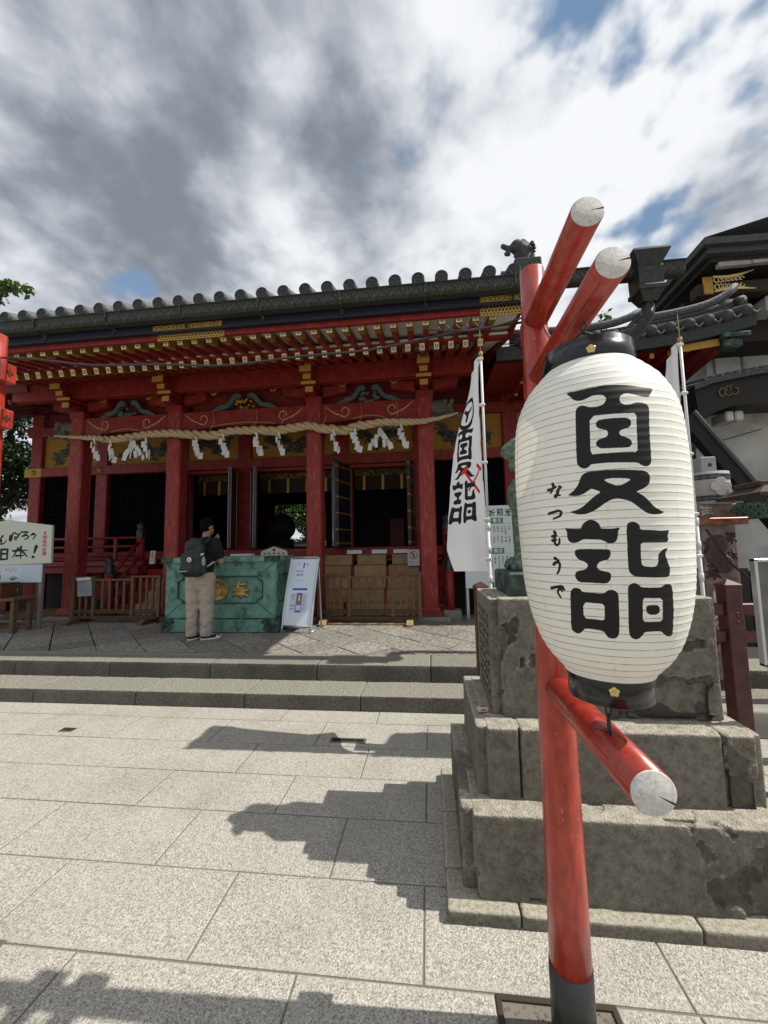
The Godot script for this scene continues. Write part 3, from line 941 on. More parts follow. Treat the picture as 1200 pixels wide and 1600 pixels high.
func build_steps() -> void:
	var rng := RandomNumberGenerator.new()
	rng.seed = 14
	var base := ST()
	cbox(base, Vector3(-12, -0.02, -4.50), Vector3(5.5, 0.14, -4.14))
	var lower := setting("stone_steps", base, mats.joint)
	var tones := []
	for k in 4:
		tones.append(tinted(mats.step, 0.86 + 0.045 * k))
		tones[k].vertex_color_use_as_albedo = true  # step risers carry the same painted shade as the pedestal faces
	var x := -9.31
	while x < 4.5:
		var b := ST(true)
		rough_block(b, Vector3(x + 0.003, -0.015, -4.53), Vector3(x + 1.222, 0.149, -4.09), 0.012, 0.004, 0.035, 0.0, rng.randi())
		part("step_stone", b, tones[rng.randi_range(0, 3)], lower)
		x += 1.225
	x = -9.0
	while x < 4.5:
		var b := ST(true)
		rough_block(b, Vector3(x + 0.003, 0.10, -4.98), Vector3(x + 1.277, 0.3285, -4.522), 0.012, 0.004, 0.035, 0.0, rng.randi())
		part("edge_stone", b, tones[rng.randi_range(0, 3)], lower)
		x += 1.2825
	# the terrace and its flagstones, laid at 45 degrees
	var pl := ST()
	cbox(pl, Vector3(-14, -0.02, -16.0), Vector3(5.5, 0.312, -4.96))
	var terrace := setting("terrace_pavement", pl, mats.gap)
	var ft := []
	for k in 6:
		ft.append(tinted(mats.flag, 0.66 + 0.06 * k))
	var area := rect2(-9.4, -7.9, 1.9, -4.985)
	var s := 0.50
	for i in range(-40, 40):
		for j in range(-40, 40):
			var c := Vector2((i + j) * s * 0.7071 - 3.0, (i - j) * s * 0.7071 - 6.0)
			var h := s * 0.7071 - 0.011
			var poly := PackedVector2Array([c + Vector2(-h, 0), c + Vector2(0, -h), c + Vector2(h, 0), c + Vector2(0, h)])
			for p in poly.size():
				poly[p] += Vector2(rng.randf_range(-0.006, 0.006), rng.randf_range(-0.006, 0.006))
			for q in Geometry2D.intersect_polygons(poly, area):
				if q.size() >= 3 and absf(c.x + 3.7) < 6.2:
					var w := 0.0
					for k in q.size():
						w += q[k].cross(q[(k + 1) % q.size()])
					if absf(w) > 0.01:
						slab_piece(terrace, q, 0.328 + rng.randf_range(-0.003, 0.003), 0.03, 0.005, ft[rng.randi_range(0, 5)], "flagstone")

# ------------------------------------------------------------------ the shrine hall with its porch
var hall: Node3D
const COLS := [-7.29, -5.10, -2.18, -0.015]   # porch columns
const ZC := -7.5

func crest_image() -> Image:
	var im := new_img(64, 72, Color(0.96, 0.91, 0.76))
	var k := Color(0.07, 0.06, 0.05)
	var ring := PackedVector2Array()
	var inn := PackedVector2Array()
	for j in 28:
		var a := TAU * j / 28
		ring.append(Vector2(32, 38) + Vector2(cos(a), sin(a)) * 22)
		inn.append(Vector2(32, 38) + Vector2(cos(a), sin(a)) * 15)
	fill_shape(im, [ring, inn], k)
	brush(im, PackedVector2Array([Vector2(32, 38), Vector2(32, 46)]), 6, 6, k)
	brush(im, PackedVector2Array([Vector2(32, 38), Vector2(24, 32)]), 6, 6, k)
	brush(im, PackedVector2Array([Vector2(32, 38), Vector2(40, 32)]), 6, 6, k)
	return im

func lattice_gold_image(round_: bool) -> Image:
	var im := new_img(512, 64, Color(0.09, 0.07, 0.04))
	var g := Color(0.78, 0.64, 0.30)
	if round_:
		for x in 11:
			var c := Vector2(24 + x * 46, 32)
			for r in [[23.0, 15.0], [8.0, 0.1]]:
				var o := PackedVector2Array()
				var i := PackedVector2Array()
				for j in 20:
					var a := TAU * j / 20
					o.append(c + Vector2(cos(a), sin(a)) * r[0])
					i.append(c + Vector2(cos(a), sin(a)) * r[1])
				fill_shape(im, [o, i], g)
	else:
		for y in 3:
			for x in 22:
				var c := Vector2(x * 24 + (12 if y % 2 else 0), 8 + y * 24)
				var o := PackedVector2Array()
				var i := PackedVector2Array()
				for j in 4:
					o.append(c + Vector2(cos(TAU * j / 4), sin(TAU * j / 4)) * 17.0)
					i.append(c + Vector2(cos(TAU * j / 4), sin(TAU * j / 4)) * 10.5)
				fill_shape(im, [o, i], g)
	for e in [Rect2i(0, 0, 512, 5), Rect2i(0, 59, 512, 5)]:
		im.fill_rect(e, g)
	return im

func build_hall() -> void:
	hall = thing("shrine_hall", "large red wooden shrine hall with a four column porch and grey tiled roof", "shrine", Vector3(-3.65, 0.33, -9.0))
	# porch columns, their metal shoes and stone bases
	for x in COLS:
		var st := ST()
		var p := PackedVector2Array()
		var w := 0.15
		var ch := 0.028
		for e in [[-w + ch, -w], [w - ch, -w], [w, -w + ch], [w, w - ch], [w - ch, w], [-w + ch, w], [-w, w - ch], [-w, -w + ch]]:
			p.append(Vector2(e[0], e[1]))
		prism(st, p, 3.94, Transform3D(Basis(Vector3.RIGHT, -PI / 2), Vector3(x, 0.52, ZC)))
		var col := part("column", st, mats.red_worn, hall)
		var sh := ST()
		var prev := []
		for e in [[0.215, 0.39], [0.235, 0.405], [0.235, 0.44], [0.20, 0.475], [0.175, 0.50], [0.160, 0.535], [0.152, 0.545]]:
			var ring := []
			for c in [[-1, 1], [1, 1], [1, -1], [-1, -1]]:
				ring.append(Vector3(x + c[0] * e[0], e[1], ZC + c[1] * e[0]))
			if prev:
				for k in 4:
					quad(sh, prev[k], prev[(k + 1) % 4], ring[(k + 1) % 4], ring[k])
			prev = ring
		part("column_shoe", sh, mats.red, col)
		var bs := ST(true)
		rough_block(bs, Vector3(x - 0.36, 0.30, ZC - 0.34), Vector3(x + 0.36, 0.395, ZC + 0.36), 0.02, 0.006, 0.06, 0.0, 5)
		part("base_stone", bs, mats.step, col)
	# tie beams between the columns, slightly arched underneath, with gilt scrolls cut into their faces
	for k in 3:
		var x0: float = COLS[k] + 0.151
		var x1: float = COLS[k + 1] - 0.151
		var p := PackedVector2Array([Vector2(x0, 4.46), Vector2(x0, 4.08)])
		for j in 13:
			var t := j / 12.0
			p.append(Vector2(lerpf(x0 + 0.12, x1 - 0.12, t), 4.085 + 0.05 * sin(t * PI)))
		p.append(Vector2(x1, 4.08))
		p.append(Vector2(x1, 4.46))
		var st := ST()
		prism(st, p, 0.22, Transform3D(Basis.IDENTITY, Vector3(0, 0, ZC - 0.11)))
		var beam := part("tie_beam", st, mats.red, hall)
		var zf := ZC + 0.112
		for sgn in [-1.0, 1.0]:
			var ex: float = x0 if sgn > 0 else x1
			var sc := ST(true)
			var pts := []
			for e in [[0.05, 4.43], [0.12, 4.38], [0.20, 4.31], [0.30, 4.25], [0.38, 4.23], [0.46, 4.19], [0.50, 4.16]]:
				pts.append(Vector3(ex + sgn * e[0], e[1], zf))
			tube(sc, pts, [0.006, 0.011, 0.014, 0.016, 0.013, 0.010, 0.004], 6, true, 1.0)
			pts = []
			for j in 15:
				var a := -2.2 + j * 0.42
				var rr := 0.125 - j * 0.0062
				pts.append(Vector3(ex + sgn * (0.46 + cos(a) * rr), 4.305 + sin(a) * rr, zf))
			tube(sc, pts, 0.012, 6)
			part("gold_scroll", sc, plain("worn gilt line", lin(0.55, 0.33, 0.16), 0.5, 0.2), beam)
		var ln := ST()
		var lp := []
		for j in 9:
			var t := j / 8.0
			lp.append(Vector3(lerpf(x0 + 0.62, x1 - 0.62, t), 4.125 + 0.05 * sin(t * PI) + 0.015, zf))
		tube(ln, lp, 0.012, 5)
		part("gold_line", ln, plain("worn gilt edge", lin(0.50, 0.27, 0.13), 0.5, 0.2), beam)
		build_frog_leg((x0 + x1) / 2, k)
	# brackets stepping forward over each column, their ends painted yellow
	for x in COLS:
		var br := ST()
		cbox(br, Vector3(x - 0.17, 4.46, ZC - 0.17), Vector3(x + 0.17, 4.62, ZC + 0.17), 0.02)
		var big := part("bracket_block", br, mats.red, hall)
		for e in [[4.60, 4.715, -7.08, 0.08], [4.735, 4.80, -7.03, 0.145], [4.795, 4.895, -6.93, 0.08], [4.895, 5.075, -6.83, 0.115]]:
			var arm := ST()
			cbox(arm, Vector3(x - e[3], e[0], -7.9), Vector3(x + e[3], e[1], e[2]), 0.006)
			var a := part("bracket_arm", arm, mats.red, big)
			var end := ST()
			cbox(end, Vector3(x - e[3] + 0.004, e[0] + 0.004, e[2]), Vector3(x + e[3] - 0.004, e[1] - 0.004, e[2] + 0.012), 0.003)
			part("yellow_end", end, mats.yellow_paint, big)
		for sgn in [-1.0, 1.0]:
			var wing := ST()
			prism(wing, PackedVector2Array([Vector2(0.17, 4.62), Vector2(0.62, 4.70), Vector2(0.66, 4.84), Vector2(0.17, 4.84)]), 0.16, Transform3D(Basis(Vector3(sgn, 0, 0), Vector3.UP, Vector3(0, 0, 1)), Vector3(x, 0, ZC - 0.08)))
			part("bracket_wing", wing, mats.red, big)
			var blk := ST()
			cbox(blk, Vector3(x + sgn * 0.50 - 0.09, 4.845, ZC - 0.1), Vector3(x + sgn * 0.50 + 0.09, 4.93, ZC + 0.1), 0.01)
			part("bearing_block", blk, mats.red, big)
	# the purlin over the brackets
	var pu := ST()
	cbox(pu, Vector3(-8.6, 4.93, -7.62), Vector3(0.92, 5.16, -7.36), 0.008)
	part("purlin", pu, mats.red, hall)
	var pu2 := ST()
	cbox(pu2, Vector3(-8.6, 4.81, -7.31), Vector3(0.86, 5.155, -7.13), 0.008)
	part("eave_purlin", pu2, mats.red, hall)
	# carved noses at the outer columns
	for e in [[-7.455, -1.0], [0.15, 1.0]]:
		var x: float = e[0]
		var sgn: float = e[1]
		var bones := [[Vector3(x, 4.28, ZC), Vector3(x + sgn * 0.16, 4.30, ZC), 0.15, 0.15]]
		var rng := RandomNumberGenerator.new()
		rng.seed = 77
		for k in 16:
			var c := Vector3(x + sgn * rng.randf_range(0.04, 0.36), 4.27 + rng.randf_range(-0.20, 0.17), ZC + rng.randf_range(-0.05, 0.15))
			bones.append([c, c + Vector3(rng.randf_range(-0.05, 0.05), rng.randf_range(-0.04, 0.04), 0.02), 0.052, 0.038])
		bones.append([Vector3(x + sgn * 0.30, 4.16, ZC + 0.05), Vector3(x + sgn * 0.47, 4.08, ZC + 0.08), 0.06, 0.03])
		bones.append([Vector3(x + sgn * 0.47, 4.08, ZC + 0.08), Vector3(x + sgn * 0.52, 4.13, ZC + 0.08), 0.03, 0.025])
		part("carved_beam_nose", blob(bones, 0.017, 0.012), mats.carving, hall)
		# wire netting that keeps birds off the carving
		var net := ST()
		for k in 9:
			var y := 4.02 + k * 0.10
			tube(net, [Vector3(x, y, ZC + 0.26), Vector3(x + sgn * 0.5, y - 0.02, ZC + 0.26)], 0.0022, 3, false)
		for k in 7:
			var xx := x + sgn * k * 0.083
			tube(net, [Vector3(xx, 4.02, ZC + 0.26), Vector3(xx, 4.84, ZC + 0.26)], 0.0022, 3, false)
		tag(part("wire_netting", net, mats.wire, hall), "", "", "", "stuff")
	build_rafters()
	build_hall_wall()
	build_stair()

func ST_box(a: Vector3, b: Vector3) -> SurfaceTool:
	var st := ST()
	cbox(st, a, b, 0.005)
	return st

func build_frog_leg(x: float, which: int) -> void:
	# the cusped strut in the middle of a bay with a carving inside
	var w := 1.0 if which != 1 else 1.12
	var leg := part("frog_leg_strut", ST_box(Vector3(x - 0.10, 4.462, ZC - 0.01), Vector3(x + 0.10, 4.52, ZC + 0.07)), mats.green_carving, hall)
	for sgn in [-1.0, 1.0]:
		var out := PackedVector2Array()
		for e in [[0.06, 4.78], [0.12, 4.815], [0.19, 4.80], [0.25, 4.73], [0.30, 4.64], [0.37, 4.585], [0.45, 4.59], [0.52, 4.545], [0.66, 4.465], [0.46, 4.475], [0.36, 4.51], [0.28, 4.55], [0.22, 4.62], [0.17, 4.70], [0.12, 4.72], [0.07, 4.71]]:
			out.append(Vector2(sgn * e[0] * w, e[1]))
		var st := ST()
		prism(st, smooth2(out), 0.10, Transform3D(Basis.IDENTITY, Vector3(x, 0, ZC - 0.02)))
		part("leg", st, mats.green_carving, leg)
	var rng := RandomNumberGenerator.new()
	rng.seed = 30 + which
	var bones := []
	for k in 14:
		var c := Vector3(x + rng.randf_range(-0.2, 0.2), 4.50 + rng.randf_range(0.0, 0.17), ZC + 0.06)
		bones.append([c, c + Vector3(rng.randf_range(-0.07, 0.07), rng.randf_range(-0.04, 0.04), 0.02), 0.028, 0.02])
	part("carving", blob(bones, 0.014, 0.01), mats.green_carving if which != 1 else mats.gold_dull, leg)
	# yellow edged cusps of the bracket complex on both sides
	for sgn in [-1.0, 1.0]:
		var g := ST()
		for e in [0.42, 0.60]:
			var dx: float = x + sgn * (e if which != 1 else e + 0.12)
			prism(g, PackedVector2Array([Vector2(-0.14, -0.05), Vector2(0.02, 0.045), Vector2(0.06, 0.05), Vector2(0.05, 0.0), Vector2(-0.12, -0.09)]), 0.03, Transform3D(Basis(Vector3(-sgn if e < 0.5 else sgn, 0, 0), Vector3.UP, Vector3(0, 0, 1)), Vector3(dx, 4.87, ZC + 0.12)))
		part("yellow_cusp", g, mats.yellow_paint, leg)
	# dark board behind
	var bk := ST()
	cbox(bk, Vector3(x - 1.2, 4.47, ZC - 0.12), Vector3(x + 1.2, 4.93, ZC - 0.09))
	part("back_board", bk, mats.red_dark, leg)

func build_rafters() -> void:
	var crest := printed("rafter end plate", crest_image(), 0.5, 0.0)
	var n := 40
	var upper := ST()
	var sp := 0.2222
	# shared meshes: a flying rafter and a base rafter, with their brass sleeves
	var shapes := []
	for e in [[1.55, 0.20, 0.080, 0.105], [3.1, 0.36, 0.076, 0.10]]:
		var body := ST()
		var sl := ST()
		var fc := ST()
		var L: float = e[0]
		var tilt: float = e[1]
		var hw: float = e[2] / 2
		var hh: float = e[3] / 2
		var b := Basis(Vector3.RIGHT, atan(tilt))
		bbox(body, b * Vector3(0, 0, -L / 2 - 0.02), Vector3(e[2], e[3], L), 0.004, b)
		bbox(sl, b * Vector3(0, 0, -0.09), Vector3(e[2] + 0.008, e[3] + 0.008, 0.18), 0.003, b)
		var z := 0.0015
		quad_uv(fc, b * Vector3(-hw, -hh, z), b * Vector3(hw, -hh, z), b * Vector3(hw, hh, z), b * Vector3(-hw, hh, z))
		for st in [body, sl, fc]:
			st.generate_normals()
		shapes.append([body.commit(), sl.commit(), fc.commit(), L])
	for row in 2:
		for k in n:
			var at := Vector3(-7.74 + k * sp, 4.68, -5.15) if row == 0 else Vector3(-7.80 + k * sp, 4.738, -5.95)
			if at.x > 1.2:
				continue
			var r := lpart("rafter", shapes[row][0], mats.red, hall)
			r.position = at - hall.position
			var c := lpart("brass_sleeve", shapes[row][1], mats.gold_dull, r)
			lpart("crest_plate", shapes[row][2], crest, r)
	# white boards over the rafters
	for e in [[-5.06, 4.735, -6.55, 5.04, -8.6, 1.30], [-5.86, 4.80, -9.2, 6.02, -8.6, 1.26]]:
		var st := ST()
		for dy in [0.0]:
			quad(st, Vector3(e[4], e[1], e[0]), Vector3(e[4], e[3], e[2]), Vector3(e[5], e[3], e[2]), Vector3(e[5], e[1], e[0]))
			quad(st, Vector3(e[4], e[1] + 0.03, e[0]), Vector3(e[5], e[1] + 0.03, e[0]), Vector3(e[5], e[3] + 0.03, e[2]), Vector3(e[4], e[3] + 0.03, e[2]))
			quad(st, Vector3(e[4], e[1], e[0]), Vector3(e[5], e[1], e[0]), Vector3(e[5], e[1] + 0.03, e[0]), Vector3(e[4], e[1] + 0.03, e[0]))
		part("soffit_board", st, mats.soffit, hall)
	# the boards that carry the rafter ends
	var a := ST()
	cbox(a, Vector3(-8.6, 4.792, -6.06), Vector3(1.28, 4.865, -5.93), 0.006)
	part("rafter_end_board", a, mats.red, hall)
	var b2 := ST()
	cbox(b2, Vector3(-8.6, 4.738, -5.22), Vector3(1.32, 4.83, -5.10), 0.006)
	cbox(b2, Vector3(-8.6, 4.648, -5.098), Vector3(1.32, 4.80, -5.03), 0.006)
	part("eave_board", b2, mats.red, hall)
	var c2 := ST()
	cbox(c2, Vector3(-8.65, 4.708, -5.027), Vector3(1.34, 5.02, -4.945), 0.006)
	var fascia := part("black_fascia", c2, mats.blueblack, hall)
	# gilt lattice mounts on the fascia and the board under it
	var lat := printed("gilt lattice mount", lattice_gold_image(false), 0.4, 0.35)
	var cir := printed("gilt ring mount", lattice_gold_image(true), 0.4, 0.35)
	for e in [[-3.79, -2.77, 4.73, 4.80, -4.937, true, 0.5], [-3.77, -2.76, 4.62, 4.73, -5.018, false, 1.0], [0.735, 1.34, 4.74, 4.81, -4.937, true, 0.3], [0.74, 1.32, 4.60, 4.73, -5.018, false, 0.6]]:
		var st := ST()
		var x0: float = e[0]
		var x1: float = e[1]
		var z: float = e[4]
		cbox(st, Vector3(x0, e[2], z - 0.01), Vector3(x1, e[3], z), 0.002)
		var m := part("gold_mount", st, mats.gold_dull, hall if not e[5] else fascia)
		var f := ST()
		quad_uv(f, Vector3(x0 + 0.006, e[2] + 0.004, z + 0.002), Vector3(x1 - 0.006, e[2] + 0.004, z + 0.002), Vector3(x1 - 0.006, e[3] - 0.004, z + 0.002), Vector3(x0 + 0.006, e[3] - 0.004, z + 0.002), Rect2(0, 0, e[6] * (x1 - x0) / (x1 - x0), 1))
		var p := part("openwork_plate", f, cir if e[5] else lat, hall if not e[5] else fascia)

func build_hall_roof() -> void:
	# the roof itself: from the eave up to the ridge
	var st := ST()
	var prof := [[-4.96, 5.085], [-6.2, 5.575], [-7.6, 6.25], [-9.2, 7.15], [-10.8, 8.3], [-11.6, 9.1], [-12.6, 8.2], [-14.0, 7.1], [-16.0, 6.0]]
	for k in prof.size() - 1:
		var a: Array = prof[k]
		var b: Array = prof[k + 1]
		quad(st, Vector3(-8.7, a[1], a[0]), Vector3(1.35, a[1], a[0]), Vector3(1.35, b[1], b[0]), Vector3(-8.7, b[1], b[0]))
		quad(st, Vector3(-8.7, b[1] - 0.07, b[0]), Vector3(1.35, b[1] - 0.07, b[0]), Vector3(1.35, a[1] - 0.07, a[0]), Vector3(-8.7, a[1] - 0.07, a[0]))
		quad(st, Vector3(1.35, a[1] - 0.07, a[0]), Vector3(1.35, b[1] - 0.07, b[0]), Vector3(1.35, b[1], b[0]), Vector3(1.35, a[1], a[0]))
		quad(st, Vector3(-8.7, b[1] - 0.07, b[0]), Vector3(-8.7, a[1] - 0.07, a[0]), Vector3(-8.7, a[1], a[0]), Vector3(-8.7, b[1], b[0]))
	var roof := part("roof", st, mats.tile, hall)
	# rows of round tiles, each closed by a disc at the eave
	var row := ST(true)
	var pts := [Vector3(0, 0.0, 0), Vector3(0, 0.49, -1.24), Vector3(0, 1.17, -2.64), Vector3(0, 2.07, -4.24), Vector3(0, 3.27, -5.84)]
	tube(row, pts, 0.085, 10, false)
	row.generate_normals()
	var row_mesh := row.commit()
	var disc := ST()
	lathe(disc, [Vector2(0.001, 0.018), Vector2(0.055, 0.018), Vector2(0.062, 0.028), Vector2(0.078, 0.028), Vector2(0.086, 0.016), Vector2(0.086, -0.05)].map(func(v): return v), 20, Vector3.ZERO, false, Basis(Vector3.RIGHT, PI / 2))
	for k in 3:
		var a := TAU * k / 3 + 0.4
		bbox(disc, Vector3(cos(a) * 0.025, sin(a) * 0.025, 0.02), Vector3(0.028, 0.02, 0.012), 0.004, Basis(Vector3(0, 0, 1), a + 0.6))
	disc.generate_normals()
	var disc_mesh := disc.commit()
	var x := -8.35
	while x < 1.4:
		var t := lpart("roof_tile_row", row_mesh, mats.tile, roof)
		t.position = Vector3(x, 5.165, -4.98)
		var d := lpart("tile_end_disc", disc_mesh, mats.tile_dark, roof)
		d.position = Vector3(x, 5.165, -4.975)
		x += 0.3075
	# the copper gutter on its brackets
	var g := ST()
	var gp := PackedVector2Array()
	for e in [[-4.935, 4.955], [-4.935, 4.84], [-4.915, 4.81], [-4.81, 4.81], [-4.775, 4.835], [-4.77, 4.945], [-4.755, 4.95], [-4.755, 4.96], [-4.785, 4.96], [-4.79, 4.845], [-4.815, 4.825], [-4.91, 4.825], [-4.922, 4.845], [-4.922, 4.955]]:
		gp.append(Vector2(-e[0], e[1]))
	prism(g, gp, 12.1, Transform3D(Basis(Vector3(0, 0, -1), Vector3.UP, Vector3(1, 0, 0)), Vector3(-9.0, 0, 0)))
	var gutter := part("gutter", g, mats.gutter, hall)
	var gx := -8.8
	while gx < 2.0:
		var br := ST()
		cbox(br, Vector3(gx - 0.018, 4.735, -4.944), Vector3(gx + 0.018, 4.808, -4.92), 0.003)
		cbox(br, Vector3(gx - 0.014, 4.795, -4.93), Vector3(gx + 0.014, 4.809, -4.80), 0.003)
		cbox(br, Vector3(gx - 0.012, 4.82, -4.768), Vector3(gx + 0.012, 4.965, -4.75), 0.002)
		part("gutter_bracket", br, mats.gutter, gutter)
		gx += 1.105
	# gutter box and spout at its right end
	var box := ST()
	var rings := [[5.045, 0.20], [5.02, 0.205], [4.87, 0.125], [4.85, 0.14], [4.64, 0.135], [4.62, 0.15], [4.575, 0.15], [4.56, 0.125], [4.45, 0.075]]
	for k in rings.size() - 1:
		var q0 := []
		var q1 := []
		for e in [[-1, 1], [1, 1], [1, -1], [-1, -1]]:
			q0.append(Vector3(2.66 + e[0] * rings[k][1], rings[k][0], -4.8 + e[1] * rings[k][1] * 0.9))
			q1.append(Vector3(2.66 + e[0] * rings[k + 1][1], rings[k + 1][0], -4.8 + e[1] * rings[k + 1][1] * 0.9))
		for j in 4:
			quad(box, q1[j], q1[(j + 1) % 4], q0[(j + 1) % 4], q0[j])
	cbox(box, Vector3(2.46, 5.03, -4.98), Vector3(2.86, 5.04, -4.62))
	part("gutter_box", box, mats.roof_copper, gutter)
	var spout := ST(true)
	tube(spout, [Vector3(2.66, 4.47, -4.8), Vector3(2.65, 4.30, -4.8), Vector3(2.56, 4.16, -4.85), Vector3(2.30, 3.90, -5.0), Vector3(2.22, 3.74, -5.1), Vector3(2.20, 3.4, -5.15), Vector3(2.20, 0.33, -5.15)], 0.07, 12)
	part("down_pipe", spout, mats.roof_copper, gutter)
	# the lion at the corner of the porch roof
	var lion := [[Vector3(1.62, 6.38, -6.5), Vector3(1.62, 6.52, -6.46), 0.13, 0.11], [Vector3(1.62, 6.52, -6.46), Vector3(1.50, 6.62, -6.45), 0.12, 0.11], [Vector3(1.50, 6.62, -6.45), Vector3(1.37, 6.58, -6.43), 0.075, 0.05], [Vector3(1.37, 6.58, -6.43), Vector3(1.27, 6.63, -6.42), 0.045, 0.04], [Vector3(1.35, 6.50, -6.43), Vector3(1.32, 6.50, -6.43), 0.045, 0.035], [Vector3(1.60, 6.66, -6.45), Vector3(1.72, 6.58, -6.48), 0.075, 0.06]]
	var rng := RandomNumberGenerator.new()
	rng.seed = 4
	for k in 22:
		var c := Vector3(1.60 + rng.randf_range(-0.13, 0.17), 6.46 + rng.randf_range(-0.16, 0.2), -6.42 + rng.randf_range(-0.06, 0.06))
		lion.append([c, c + Vector3(rng.randf_range(-0.05, 0.08), rng.randf_range(-0.09, 0.02), 0.03), 0.035, 0.012])
	for b in lion:
		for e in 2:
			b[e] = b[e] + Vector3(0.10, 0, 0)
	part("roof_lion", blob(lion, 0.016, 0.012), mats.tile_dark, roof)
	var ped := ST()
	cbox(ped, Vector3(1.52, 5.6, -6.66), Vector3(1.95, 6.32, -6.3), 0.02)
	part("lion_base", ped, mats.tile_dark, roof)
	for e in [[1.36, 0.07], [-8.7, 0.07]]:
		var vb := ST()
		prism(vb, PackedVector2Array([Vector2(4.97, 4.80), Vector2(4.97, 5.08), Vector2(6.2, 5.56), Vector2(7.6, 6.24), Vector2(9.1, 7.05), Vector2(9.1, 5.55), Vector2(7.6, 5.35), Vector2(6.1, 4.86)]), e[1], Transform3D(Basis(Vector3(0, 0, -1), Vector3.UP, Vector3(1, 0, 0)), Vector3(e[0] - 0.07, 0, 0)))
		part("verge_board", vb, mats.red, roof)
		for k in 9:
			var vt := ST(true)
			var zz := -5.2 - k * 0.42
			var yy := 5.20 + k * 0.205
			tube(vt, [Vector3(e[0] - 0.30, yy + 0.02, zz), Vector3(e[0] + 0.10, yy, zz)], 0.09, 10)
			part("verge_tile", vt, mats.tile, roof)
	build_main_roof(roof)

func eave_y(x: float) -> float:   # the main eave sweeps up to its corner
	return 5.12 + 0.33 * pow(clampf((x - 3.0) / 2.6, 0, 1), 2.0)

